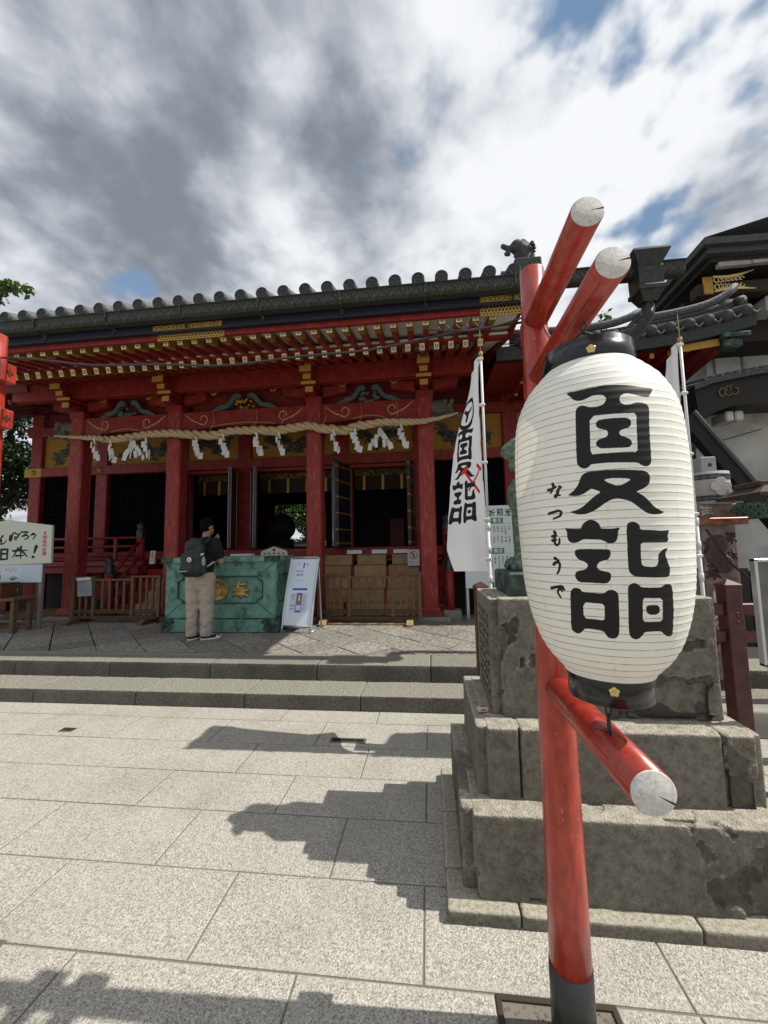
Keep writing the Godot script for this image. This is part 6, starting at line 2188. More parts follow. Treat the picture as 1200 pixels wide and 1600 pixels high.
# ------------------------------------------------------------------ the visitor and his rucksack
func build_person() -> void:
	var at := Vector3(-3.42, 0.329, -5.66)
	var o := thing("person", "person in black t-shirt and khaki trousers standing praying before the green box", "person", at)
	var skin := plain("skin", lin(0.36, 0.20, 0.13), 0.55)
	skin.subsurf_scatter_enabled = true
	skin.subsurf_scatter_strength = 0.1
	var q := func(x: float, y: float, z: float) -> Vector3: return at + Vector3(x, y, z)
	var head := Vector3(0.055, 1.655, -0.05)
	# the body, whole under its clothes
	var bones := [
		[q.call(-0.10, 0.09, 0.0), q.call(-0.10, 0.50, -0.01), 0.04, 0.055], [q.call(0.11, 0.09, -0.02), q.call(0.10, 0.50, -0.03), 0.04, 0.055],
		[q.call(-0.10, 0.50, -0.01), q.call(-0.08, 0.92, 0.0), 0.055, 0.085], [q.call(0.10, 0.50, -0.03), q.call(0.10, 0.92, 0.0), 0.055, 0.085],
		[q.call(-0.05, 0.95, 0.0), q.call(0.07, 0.95, 0.0), 0.12, 0.12], [q.call(0.01, 0.95, 0.0), q.call(0.03, 1.30, -0.02), 0.12, 0.14],
		[q.call(-0.11, 1.40, -0.02), q.call(0.17, 1.40, -0.03), 0.085, 0.085], [q.call(0.04, 1.40, -0.03), q.call(0.05, 1.56, -0.04), 0.06, 0.052],
		[q.call(0.20, 1.41, -0.03), q.call(0.275, 1.15, -0.07), 0.055, 0.043], [q.call(0.275, 1.15, -0.07), q.call(0.13, 1.37, -0.27), 0.042, 0.028],
		[q.call(-0.14, 1.41, -0.03), q.call(-0.22, 1.15, -0.08), 0.055, 0.043], [q.call(-0.22, 1.15, -0.08), q.call(-0.02, 1.37, -0.28), 0.042, 0.028]]
	part("body", blob(bones, 0.014, 0.035), skin, o)
	# head with jaw, nose and ears, turned a little to the right
	var hq := func(x: float, y: float, z: float) -> Vector3: return at + head + Basis(Vector3.UP, -0.35) * Vector3(x, y, z)
	var hb := [[hq.call(0, 0.035, 0.012), hq.call(0, 0.03, -0.02), 0.082, 0.078, Vector3(0.95, 1.12, 1.05)], [hq.call(0, -0.055, -0.035), hq.call(0, -0.075, -0.055), 0.062, 0.04], [hq.call(0, -0.01, -0.098), hq.call(0, -0.03, -0.112), 0.011, 0.015],
		[hq.call(0, -0.12, 0.0), hq.call(0, -0.05, 0.0), 0.052, 0.05], [hq.call(0.083, 0.0, 0.0), hq.call(0.086, -0.035, -0.004), 0.014, 0.010, Vector3(0.6, 1.2, 1.2)], [hq.call(-0.083, 0.0, 0.0), hq.call(-0.086, -0.035, -0.004), 0.014, 0.010, Vector3(0.6, 1.2, 1.2)],
		[hq.call(-0.02, -0.062, -0.094), hq.call(0.02, -0.062, -0.094), 0.010, 0.010]]
	var hd := part("head", blob(hb, 0.0055, 0.02), skin, o)
	for s in [-1.0, 1.0]:
		var e := ST(true)
		lathe(e, [Vector2(0.011, -0.004), Vector2(0.008, 0.004), Vector2(0.001, 0.006)], 10, hq.call(s * 0.032, 0.01, -0.084), false, Basis(Vector3.RIGHT, -PI / 2))
		part("eye", e, plain("eye", lin(0.05, 0.04, 0.035), 0.3), hd)
	var hair := [[hq.call(0, 0.055, 0.018), hq.call(0, 0.05, -0.012), 0.086, 0.082, Vector3(0.97, 1.06, 1.05)], [hq.call(0, -0.01, 0.04), hq.call(0, 0.02, 0.03), 0.068, 0.078], [hq.call(-0.03, 0.125, -0.03), hq.call(0.03, 0.13, -0.02), 0.03, 0.03], [hq.call(0, 0.13, 0.03), hq.call(0, 0.11, 0.06), 0.03, 0.03]]
	noise.seed = 2
	var black_hair := plain("black hair", lin(0.006, 0.0055, 0.0055), 0.85)
	black_hair.metallic_specular = 0.15
	part("hair", blob(hair, 0.0065, 0.02, 0.010, 190.0, at.y + head.y - 0.055), black_hair, o)
	# hands pressed together, five fingers each
	for s in [-1.0, 1.0]:
		var hbx := []
		var base: Vector3 = q.call(0.075 + s * 0.012, 1.41, -0.30)
		var wrist: Vector3 = q.call(0.13, 1.37, -0.27) if s > 0 else q.call(-0.02, 1.37, -0.28)
		hbx.append([wrist, base, 0.026, 0.022])
		hbx.append([base, base + Vector3(0, 0.075, -0.01), 0.024, 0.022, Vector3(0.6, 1, 1.4)])
		for k in 4:
			var f0 := base + Vector3(0, 0.08, -0.036 + k * 0.018)
			var ln: float = [0.062, 0.075, 0.072, 0.055][k]
			hbx.append([f0, f0 + Vector3(0, ln * 0.55, -0.006), 0.0092, 0.0086])
			hbx.append([f0 + Vector3(0, ln * 0.55, -0.006), f0 + Vector3(-s * 0.004, ln, -0.016), 0.0086, 0.0072])
		hbx.append([base + Vector3(s * 0.006, 0.02, 0.02), base + Vector3(s * 0.012, 0.055, 0.045), 0.012, 0.010])
		hbx.append([base + Vector3(s * 0.012, 0.055, 0.045), base + Vector3(s * 0.006, 0.088, 0.05), 0.010, 0.008])
		part("hand", blob(hbx, 0.0045, 0.006), skin, o)
	# clothes
	noise.seed = 33
	var shirt := [[q.call(0.0, 0.93, 0.0), q.call(0.03, 1.28, -0.015), 0.165, 0.165, Vector3(1.12, 1, 0.82)], [q.call(-0.10, 1.36, -0.02), q.call(0.17, 1.36, -0.03), 0.125, 0.125, Vector3(1, 1, 0.88)], [q.call(-0.13, 1.415, -0.02), q.call(0.20, 1.415, -0.03), 0.072, 0.072], [q.call(0.04, 1.42, -0.03), q.call(0.045, 1.485, -0.035), 0.085, 0.062],
		[q.call(0.20, 1.41, -0.03), q.call(0.258, 1.255, -0.05), 0.078, 0.080], [q.call(-0.14, 1.41, -0.03), q.call(-0.20, 1.255, -0.06), 0.078, 0.080]]
	part("t_shirt", blob(shirt, 0.012, 0.05, 0.013, 52.0, at.y + 0.90), surf("black cotton", noise_tex(91, 0.05, [[0.0, Color(0.045, 0.045, 0.055)], [1.0, Color(0.085, 0.085, 0.10)]], 128), 0.3, 0.9), o)
	var tr := [[q.call(-0.06, 0.90, 0.0), q.call(0.08, 0.90, 0.0), 0.145, 0.145, Vector3(1, 1, 0.95)], [q.call(-0.095, 0.86, 0.01), q.call(-0.105, 0.48, 0.0), 0.118, 0.098], [q.call(-0.11, 0.48, 0.0), q.call(-0.112, 0.07, 0.01), 0.098, 0.080], [q.call(0.10, 0.86, 0.005), q.call(0.105, 0.48, -0.02), 0.118, 0.100], [q.call(0.10, 0.48, -0.02), q.call(0.098, 0.07, -0.015), 0.100, 0.080]]
	noise.seed = 45
	part("trousers", blob(tr, 0.011, 0.018, 0.022, 46.0, at.y + 0.055, at.y + 0.99), surf("khaki cotton", noise_tex(92, 0.05, [[0.0, Color(0.62, 0.575, 0.53)], [1.0, Color(0.73, 0.68, 0.63)]], 128), 0.3, 0.9), o)
	# shoes: black uppers, white soles and laces
	for e in [[Vector3(-0.10, 0, 0.0), -0.35], [Vector3(0.115, 0, -0.02), -0.95]]:
		var bs := Basis(Vector3.UP, e[1])
		var c: Vector3 = at + e[0]
		var P := func(x: float, y: float, z: float) -> Vector3: return c + bs * Vector3(x, y, z)
		var up := blob([[P.call(0, 0.055, 0.05), P.call(0, 0.05, -0.03), 0.043, 0.042], [P.call(0, 0.045, -0.03), P.call(0, 0.036, -0.15), 0.042, 0.030, Vector3(1.1, 0.9, 1)], [P.call(0, 0.085, 0.045), P.call(0, 0.075, 0.0), 0.036, 0.034]], 0.008, 0.02, 0.0, 60.0, at.y + 0.012)
		var sh := part("shoe", up, plain("black canvas", lin(0.014, 0.014, 0.016), 0.7), o)
		var so := ST(true)
		var outl := PackedVector2Array()
		for k in 24:
			var a := TAU * k / 24
			outl.append(Vector2(sin(a) * 0.047 * (1.0 - 0.12 * cos(a)), cos(a) * 0.142 + 0.05))
		prism(so, outl, 0.026, Transform3D(bs * Basis(Vector3.RIGHT, -PI / 2), c))
		part("sole", so, mats.white_paint, sh)
		var toe := blob([[P.call(0, 0.034, -0.13), P.call(0, 0.03, -0.16), 0.037, 0.030, Vector3(1.1, 0.85, 1)]], 0.008, 0.01, 0.0, 60.0, at.y + 0.014)
		part("white_toe", toe, mats.white_paint, sh)
		var lc := ST(true)
		for k in 4:
			tube(lc, [P.call(-0.028, 0.080 - k * 0.004, -0.03 - k * 0.02), P.call(0, 0.090 - k * 0.006, -0.028 - k * 0.02), P.call(0.028, 0.080 - k * 0.004, -0.03 - k * 0.02)], 0.005, 5)
		part("lace", lc, mats.white_paint, sh)
	# the rucksack, worn on his back
	var bk := thing("backpack", "dark green backpack with a round white badge on the visitor's back", "backpack", at + Vector3(-0.1, 0.98, 0.26))
	q = func(x: float, y: float, z: float) -> Vector3: return at + Vector3(x + 0.10, y, z)
	var green := surf("dark green nylon", noise_tex(93, 0.03, [[0.0, Color(0.075, 0.105, 0.10)], [0.5, Color(0.115, 0.16, 0.15)], [1.0, Color(0.17, 0.22, 0.205)]], 256), 0.5, 0.6)
	noise.seed = 8
	var bb := [[q.call(-0.125, 1.05, 0.26), q.call(-0.005, 1.05, 0.25), 0.115, 0.115], [q.call(-0.125, 1.20, 0.26), q.call(0.005, 1.20, 0.25), 0.11, 0.11], [q.call(-0.10, 1.36, 0.24), q.call(0.01, 1.35, 0.23), 0.095, 0.095], [q.call(-0.075, 1.44, 0.22), q.call(0.0, 1.43, 0.21), 0.065, 0.065]]
	part("main_bag", blob(bb, 0.013, 0.05, 0.012, 45.0), green, bk)
	noise.seed = 9
	part("front_pocket", blob([[q.call(-0.15, 1.04, 0.335), q.call(-0.04, 1.04, 0.33), 0.068, 0.068], [q.call(-0.14, 1.14, 0.33), q.call(-0.04, 1.14, 0.325), 0.055, 0.055]], 0.012, 0.05, 0.008, 60.0), green, bk)
	part("top_flap", blob([[q.call(-0.12, 1.42, 0.28), q.call(-0.01, 1.44, 0.235), 0.045, 0.05], [q.call(-0.10, 1.35, 0.33), q.call(-0.02, 1.37, 0.31), 0.028, 0.028]], 0.012, 0.04, 0.010, 60.0), green, bk)
	part("side_pocket", blob([[q.call(0.085, 1.02, 0.25), q.call(0.09, 1.12, 0.25), 0.05, 0.048]], 0.012, 0.02, 0.006, 60.0), green, bk)
	var bt := ST(true)
	tube(bt, [q.call(0.10, 1.10, 0.27), q.call(0.105, 1.20, 0.275)], 0.03, 12)
	tube(bt, [q.call(0.105, 1.20, 0.275), q.call(0.106, 1.225, 0.276)], 0.018, 12)
	part("bottle", bt, plain("pale bottle", lin(0.25, 0.33, 0.38), 0.2), bk)
	var pp := ST()
	bbox(pp, q.call(0.05, 1.24, 0.30), Vector3(0.15, 0.03, 0.02), 0.003, Basis(Vector3(0, 0, 1), 0.35))
	part("folded_paper", pp, plain("pinkish paper", lin(0.60, 0.42, 0.34), 0.8), bk)
	var bd := ST(true)
	lathe(bd, [Vector2(0.036, 0.0), Vector2(0.034, 0.006), Vector2(0.002, 0.007)], 18, q.call(-0.045, 1.185, 0.383), false, Basis(Vector3.RIGHT, PI / 2))
	part("round_badge", bd, plain("cream badge", lin(0.66, 0.56, 0.46), 0.6), bk)
	var bi := ST(true)
	lathe(bi, [Vector2(0.012, 0.0), Vector2(0.011, 0.0015), Vector2(0.002, 0.0018)], 12, q.call(-0.045, 1.185, 0.3915), false, Basis(Vector3.RIGHT, PI / 2))
	part("badge_centre", bi, mats.gold_dull, bk)
	var zp := ST(true)
	tube(zp, [q.call(-0.21, 1.03, 0.37), q.call(-0.14, 1.02, 0.406), q.call(-0.06, 1.03, 0.402)], 0.005, 5)
	part("pale_zip", zp, mats.white_paint, bk)
	q = func(x: float, y: float, z: float) -> Vector3: return at + Vector3(x, y, z)
	for s in [-1.0, 1.0]:
		var sp := ST(true)
		var sx: float = 0.03 + s * 0.135
		tube(sp, [q.call(sx - 0.02 * s, 1.40, 0.18), q.call(sx, 1.495, 0.05), q.call(sx, 1.50, -0.02), q.call(sx - 0.01 * s, 1.42, -0.16), q.call(sx + 0.02 * s, 1.22, -0.17), q.call(sx + 0.06 * s, 1.08, -0.06), q.call(sx + 0.03 * s, 1.03, 0.12)], [0.026, 0.034, 0.034, 0.03, 0.026, 0.014, 0.014], 8, true, 0.4)
		part("shoulder_strap", sp, green, bk)
	var ws := ST()
	bbox(ws, q.call(0.20, 1.10, 0.11), Vector3(0.17, 0.022, 0.012), 0.003, Basis(Vector3(0, 0, 1), 0.55))
	part("white_strap", ws, mats.white_paint, bk)

# ------------------------------------------------------------------ barriers and cardboard on the steps
func barrier(label: String, x0: float, x1: float, xa: float, xb: float, z: float, foot: Material) -> Node3D:
	var o := thing("wooden_barrier", label, "barrier", Vector3((x0 + x1) / 2, 0.33, z), "low wooden barriers before the shrine steps")
	var secs := [[x0, xa, 1.195], [xa, xb, 1.145], [xb, x1, 1.20]]
	for k in 3:
		var a: float = secs[k][0]
		var b: float = secs[k][1]
		var top: float = secs[k][2]
		var st := ST()
		cbox(st, Vector3(a - 0.03, top - 0.035, z - 0.035), Vector3(b + 0.02, top, z + 0.035), 0.004)
		part("top_rail", st, mats.wood, o)
		var lo := ST()
		cbox(lo, Vector3(a + 0.03, 0.50, z - 0.018), Vector3(b - 0.03, 0.575, z + 0.018), 0.004)
		part("bottom_rail", lo, mats.wood_dark, o)
		var n := 4 if k == 1 else (2 if b - a < 0.46 else 3)
		for j in n:
			var x := lerpf(a + 0.03, b - 0.03, (j + 1.0) / (n + 1.0))
			var sl := ST()
			cbox(sl, Vector3(x - 0.022, 0.57 if k == 1 else 0.46, z - 0.014), Vector3(x + 0.022, top - 0.03, z + 0.014), 0.003)
			part("slat", sl, mats.wood, o)
	for x in [x0 + 0.01, xa, xb, x1 - 0.03]:
		var st := ST()
		cbox(st, Vector3(x - 0.03, 0.44, z - 0.03), Vector3(x + 0.03, 1.17, z + 0.03), 0.004)
		part("post", st, mats.wood, o)
	var sill := ST()
	cbox(sill, Vector3(x0 - 0.02, 0.405, z - 0.04), Vector3(x1 - 0.05, 0.455, z + 0.04), 0.004)
	part("sill", sill, mats.wood_dark, o)
	for x in [x0 + 0.12, x1 - 0.20]:
		var f := ST()
		prism(f, PackedVector2Array([Vector2(-0.28, 0.328), Vector2(0.28, 0.328), Vector2(0.28, 0.36), Vector2(0.20, 0.41), Vector2(-0.20, 0.41), Vector2(-0.28, 0.36)]), 0.11, Transform3D(Basis(Vector3(0, 0, 1), Vector3.UP, Vector3(-1, 0, 0)), Vector3(x + 0.055, 0, z)))
		part("foot", f, foot, o)
	return o

func build_front_things() -> void:
	var l := barrier("brown wooden barrier with a wire leaflet holder left of the green box", -6.80, -5.0, -6.36, -5.56, -6.98, mats.wood)
	var r := barrier("brown wooden barrier with pale feet between the two right hand columns", -1.97, -0.16, -1.42, -0.655, -6.95, mats.pale_wood)
	var st := ST()
	cbox(st, Vector3(-1.78, 0.335, -6.88), Vector3(-0.42, 0.36, -6.80), 0.004)
	part("loose_batten", st, mats.pale_wood, r)
	# wire leaflet holder on the left barrier
	var h := thing("leaflet_holder", "small clear leaflet holder hung on the left end of the wooden barrier", "leaflet holder", Vector3(-6.52, 0.93, -6.90))
	var b := ST()
	bbox(b, Vector3(-6.50, 1.00, -6.915), Vector3(0.29, 0.34, 0.03), 0.004, Basis(Vector3(0, 0, 1), 0.06))
	var cl := plain("smoky clear plastic", Color(0.75, 0.78, 0.8, 0.35), 0.2)
	cl.transparency = BaseMaterial3D.TRANSPARENCY_ALPHA
	part("clear_pocket", b, cl, h)
	for k in 3:
		var p := ST()
		bbox(p, Vector3(-6.60 + k * 0.095, 1.0, -6.932), Vector3(0.08, 0.26, 0.004), 0.0, Basis(Vector3(0, 0, 1), 0.06))
		part("leaflet", p, plain("grey leaflet", lin(0.12, 0.13, 0.14), 0.7), h)
	var e := ST()
	bbox(e, Vector3(-6.515, 1.155, -6.895), Vector3(0.29, 0.05, 0.02), 0.003, Basis(Vector3(0, 0, 1), 0.06))
	part("white_strip", e, mats.white_paint, h)
	# sheets of cardboard laid over the steps
	var c := thing("cardboard_cover", "sheets of brown cardboard covering the red steps behind the barriers", "cardboard", Vector3(-3.0, 0.34, -8.0))
	var rng := RandomNumberGenerator.new()
	rng.seed = 27
	var zs := [-7.70, -7.98, -8.26, -8.54, -8.93]
	var ys := [0.575, 0.805, 1.035, 1.265]
	var tones := [mats.card, tinted(mats.card, 0.9), tinted(mats.card, 1.1)]
	var strips := [[-6.05, -5.2], [-5.18, -4.3], [-4.28, -3.3], [-3.28, -2.35], [-2.33, -1.70], [-1.64, -0.93], [-0.86, -0.22]]
	for s in strips.size():
		for k in 4:
			var x0: float = strips[s][0] + rng.randf_range(-0.02, 0.02)
			var x1: float = strips[s][1] + rng.randf_range(-0.02, 0.02)
			var y0: float = 0.345 if k == 0 else ys[k - 1]
			var m: Material = tones[rng.randi_range(0, 2)]
			var rs := ST()
			bbox(rs, Vector3((x0 + x1) / 2, (y0 + ys[k]) / 2, zs[k] + 0.004), Vector3(x1 - x0, ys[k] - y0 - 0.004, 0.006), 0.001, Basis(Vector3.RIGHT, rng.randf_range(-0.03, 0.03)))
			part("riser_sheet", rs, m, c)
			var ts := ST()
			bbox(ts, Vector3((x0 + x1) / 2, ys[k] + 0.002, (zs[k] + zs[k + 1]) / 2 + 0.015), Vector3(x1 - x0, 0.006, zs[k] - zs[k + 1]), 0.001, Basis(Vector3.RIGHT, rng.randf_range(-0.01, 0.01)))
			part("tread_sheet", ts, m, c)
		var bx := ST()
		var x0: float = strips[s][0] + rng.randf_range(0, 0.05)
		cbox(bx, Vector3(x0, 1.275, -8.93), Vector3(strips[s][1] - rng.randf_range(0, 0.05), 1.49, -8.70), 0.004)
		part("box_side", bx, tones[rng.randi_range(0, 2)], c)
	# notices on the cardboard and the sill
	for k in 3:
		var x: float = [-1.66, -1.10, -0.62][k]
		var im := new_img(160, 44, Color(0.86, 0.87, 0.88))
		im.fill_rect(Rect2i(4, 4, 152, 36), Color(0.90, 0.91, 0.92))
		small_print(im, Rect2i(14, 10, 130, 24), 22, 4, false, Color(0.2, 0.22, 0.3), rng)
		var n := ST()
		quad_uv(n, Vector3(x - 0.17, 1.515, -8.72), Vector3(x + 0.17, 1.515, -8.72), Vector3(x + 0.17, 1.60, -8.76), Vector3(x - 0.17, 1.60, -8.76))
		quad_uv(n, Vector3(x + 0.17, 1.515, -8.724), Vector3(x - 0.17, 1.515, -8.724), Vector3(x - 0.17, 1.60, -8.764), Vector3(x + 0.17, 1.60, -8.764))
		single("small_notice", n, printed("small notice", im, 0.7), ["white strip notice lying at the top of the cardboard steps, nearest the green box", "white strip notice lying at the top of the cardboard steps, middle one of three", "white strip notice at the top of the cardboard steps, touching the no entry notice"][k], "notice", "white notices at the top of the steps")
	var im := new_img(128, 176, Color(0.80, 0.79, 0.77))
	var o := PackedVector2Array()
	var i := PackedVector2Array()
	for k in 32:
		o.append(Vector2(64, 62) + Vector2(cos(TAU * k / 32), sin(TAU * k / 32)) * 44)
		i.append(Vector2(64, 62) + Vector2(cos(TAU * k / 32), sin(TAU * k / 32)) * 36)
	brush(im, PackedVector2Array([Vector2(60, 40), Vector2(66, 62), Vector2(58, 84)]), 14, 10, Color(0.25, 0.22, 0.22))
	fill_shape(im, [o, i], Color(0.62, 0.25, 0.22))
	brush(im, PackedVector2Array([Vector2(35, 33), Vector2(93, 91)]), 8, 8, Color(0.62, 0.25, 0.22))
	small_print(im, Rect2i(16, 124, 96, 36), 15, 5, false, Color(0.25, 0.2, 0.2), rng)
	for e2 in [[Vector3(-0.34, 1.42, -8.45), 0.125, 0.17, "cream no entry notice with a red ring at the right end of the steps"], [Vector3(-6.28, 1.52, -8.44), 0.06, 0.15, "narrow cream no entry notice beside the left stair post"]]:
		var n := ST()
		var p: Vector3 = e2[0]
		quad_uv(n, p + Vector3(-e2[1], -e2[2], 0.02), p + Vector3(e2[1], -e2[2], 0.02), p + Vector3(e2[1], e2[2], -0.02), p + Vector3(-e2[1], e2[2], -0.02))
		cbox(n, p + Vector3(-e2[1], -e2[2], -0.04), p + Vector3(e2[1], e2[2], -0.026))
		single("no_entry_notice", n, printed("no entry notice", im, 0.7), e2[3], "notice")
	# little house shaped board and a white slip on top of the box
	var em := thing("votive_board", "small white house shaped board standing at the back of the green box", "board", Vector3(-2.73, 1.53, -6.88))
	var bs := ST()
	prism(bs, PackedVector2Array([Vector2(-2.98, 1.533), Vector2(-2.48, 1.533), Vector2(-2.50, 1.615), Vector2(-2.73, 1.69), Vector2(-2.96, 1.615)]), 0.02, Transform3D(Basis.IDENTITY, Vector3(0, 0, -6.80)))
	part("board", bs, plain("old white board", lin(0.50, 0.48, 0.43), 0.7), em)
	var cr := ST(true)
	lathe(cr, [Vector2(0.026, 0.0), Vector2(0.024, 0.004), Vector2(0.001, 0.005)], 14, Vector3(-2.73, 1.635, -6.779), false, Basis(Vector3.RIGHT, PI / 2))
	for x in [-2.90, -2.82, -2.73, -2.64, -2.56]:
		cbox(cr, Vector3(x - 0.014, 1.56, -6.7795), Vector3(x + 0.014, 1.585, -6.776))
	part("dark_marks", cr, plain("faded ink", lin(0.05, 0.045, 0.04), 0.8), em)
	for sgn in [-1, 1]:
		var ed := ST()
		tube(ed, [Vector3(-2.73, 1.697, -6.79), Vector3(-2.73 + sgn * 0.26, 1.612, -6.79)], 0.014, 5)
		part("roof_edge", ed, mats.wood_dark, em)
	var sl := ST()
	cbox(sl, Vector3(-3.42, 1.54, -6.7), Vector3(-3.05, 1.575, -6.55), 0.002)
	single("white_card", sl, mats.white_paint, "white card lying on the box rim beside the visitor's elbow", "card")
	build_stand_sign()

func build_stand_sign() -> void:
	var o := thing("poster_stand", "curved white poster stand with blue leaflets leaning beside the green box", "sign stand", Vector3(-2.10, 0.328, -6.32), "", -0.10)
	var w := 384
	var h := 800
	var im := new_img(w, h, Color(0.84, 0.90, 0.94))
	var rng := RandomNumberGenerator.new()
	rng.seed = 50
	var blue := Color(0.20, 0.27, 0.52)
	im.fill_rect(Rect2i(64, 26, 236, 410), Color(0.86, 0.90, 0.97))
	small_print(im, Rect2i(96, 40, 66, 60), 26, 8, false, blue, rng)
	im.fill_rect(Rect2i(176, 36, 36, 90), Color(0.88, 0.90, 0.95))
	im.fill_rect(Rect2i(185, 44, 18, 70), Color(0.12, 0.13, 0.25))
	small_print(im, Rect2i(220, 56, 76, 60), 26, 8, false, blue, rng)
	small_print(im, Rect2i(90, 140, 190, 30), 18, 8, false, blue, rng)
	small_print(im, Rect2i(96, 176, 200, 76), 34, 6, false, Color(0.12, 0.14, 0.25), rng)
	small_print(im, Rect2i(110, 260, 160, 60), 9, 30, false, blue, rng)
	im.fill_rect(Rect2i(74, 356, 220, 26), Color(0.22, 0.36, 0.66))
	im.fill_rect(Rect2i(60, 412, 250, 230), Color(0.80, 0.83, 0.90))
	small_print(im, Rect2i(66, 430, 76, 110), 16, 6, true, blue, rng)
	im.fill_rect(Rect2i(146, 412, 84, 232), Color(0.36, 0.42, 0.72))
	im.fill_rect(Rect2i(152, 438, 72, 106), Color(0.55, 0.42, 0.34))
	im.fill_rect(Rect2i(178, 446, 20, 60), Color(0.90, 0.87, 0.80))
	im.fill_rect(Rect2i(156, 556, 66, 60), Color(0.84, 0.82, 0.93))
	im.fill_rect(Rect2i(64, 556, 76, 12), Color(0.68, 0.42, 0.40))
	im.fill_rect(Rect2i(64, 596, 76, 10), Color(0.45, 0.50, 0.80))
	small_print(im, Rect2i(238, 424, 66, 200), 16, 8, false, Color(0.30, 0.33, 0.5), rng)
	for y in range(660, 790, 60):
		im.fill_rect(Rect2i(300, y, 14, 2), Color(0.6, 0.66, 0.7))
	# the panel leans and curves back towards its top
	var prof := []
	for k in 13:
		var t := k / 12.0
		prof.append(Vector2(0.10 + t * 1.04, 0.14 - 0.24 * t - 0.10 * t * t))   # (height, depth)
	var face := ST(true)
	var frame := ST(true)
	for k in 12:
		var a: Vector2 = prof[k]
		var b: Vector2 = prof[k + 1]
		quad_uv(face, Vector3(-0.225, a.x, a.y + 0.004), Vector3(0.225, a.x, a.y + 0.004), Vector3(0.225, b.x, b.y + 0.004), Vector3(-0.225, b.x, b.y + 0.004), Rect2(0, 1.0 - (k + 1) / 12.0, 1, 1 / 12.0))
		quad_uv(face, Vector3(0.225, a.x, a.y - 0.006), Vector3(-0.225, a.x, a.y - 0.006), Vector3(-0.225, b.x, b.y - 0.006), Vector3(0.225, b.x, b.y - 0.006), Rect2(0, 0.9, 0.01, 0.01))
	lpart("poster_panel", face, printed("poster panel", im, 0.25), o)
	for sx in [-0.245, 0.245]:
		var pts := [Vector3(sx, 0.0, 0.17)]
		for p in prof:
			pts.append(Vector3(sx, p.x, p.y))
		pts.append(Vector3(sx, 1.165, -0.21))
		var st := ST(true)
		tube(st, pts, 0.02, 10)
		lpart("side_tube", st, mats.metal, o)
		var bk := ST(true)
		tube(bk, [Vector3(sx, 1.10, -0.19), Vector3(sx, 0.75, -0.22), Vector3(sx, 0.0, -0.30)], 0.014, 8)
		tube(bk, [Vector3(sx, 0.015, -0.30), Vector3(sx, 0.015, 0.17)], 0.012, 8)
		lpart("back_leg", bk, mats.metal, o)
	for e in [prof[0], Vector2(1.165, -0.21)]:
		var st := ST(true)
		tube(st, [Vector3(-0.245, e.x, e.y), Vector3(0.245, e.x, e.y)], 0.018, 10)
		lpart("cross_tube", st, mats.metal, o)

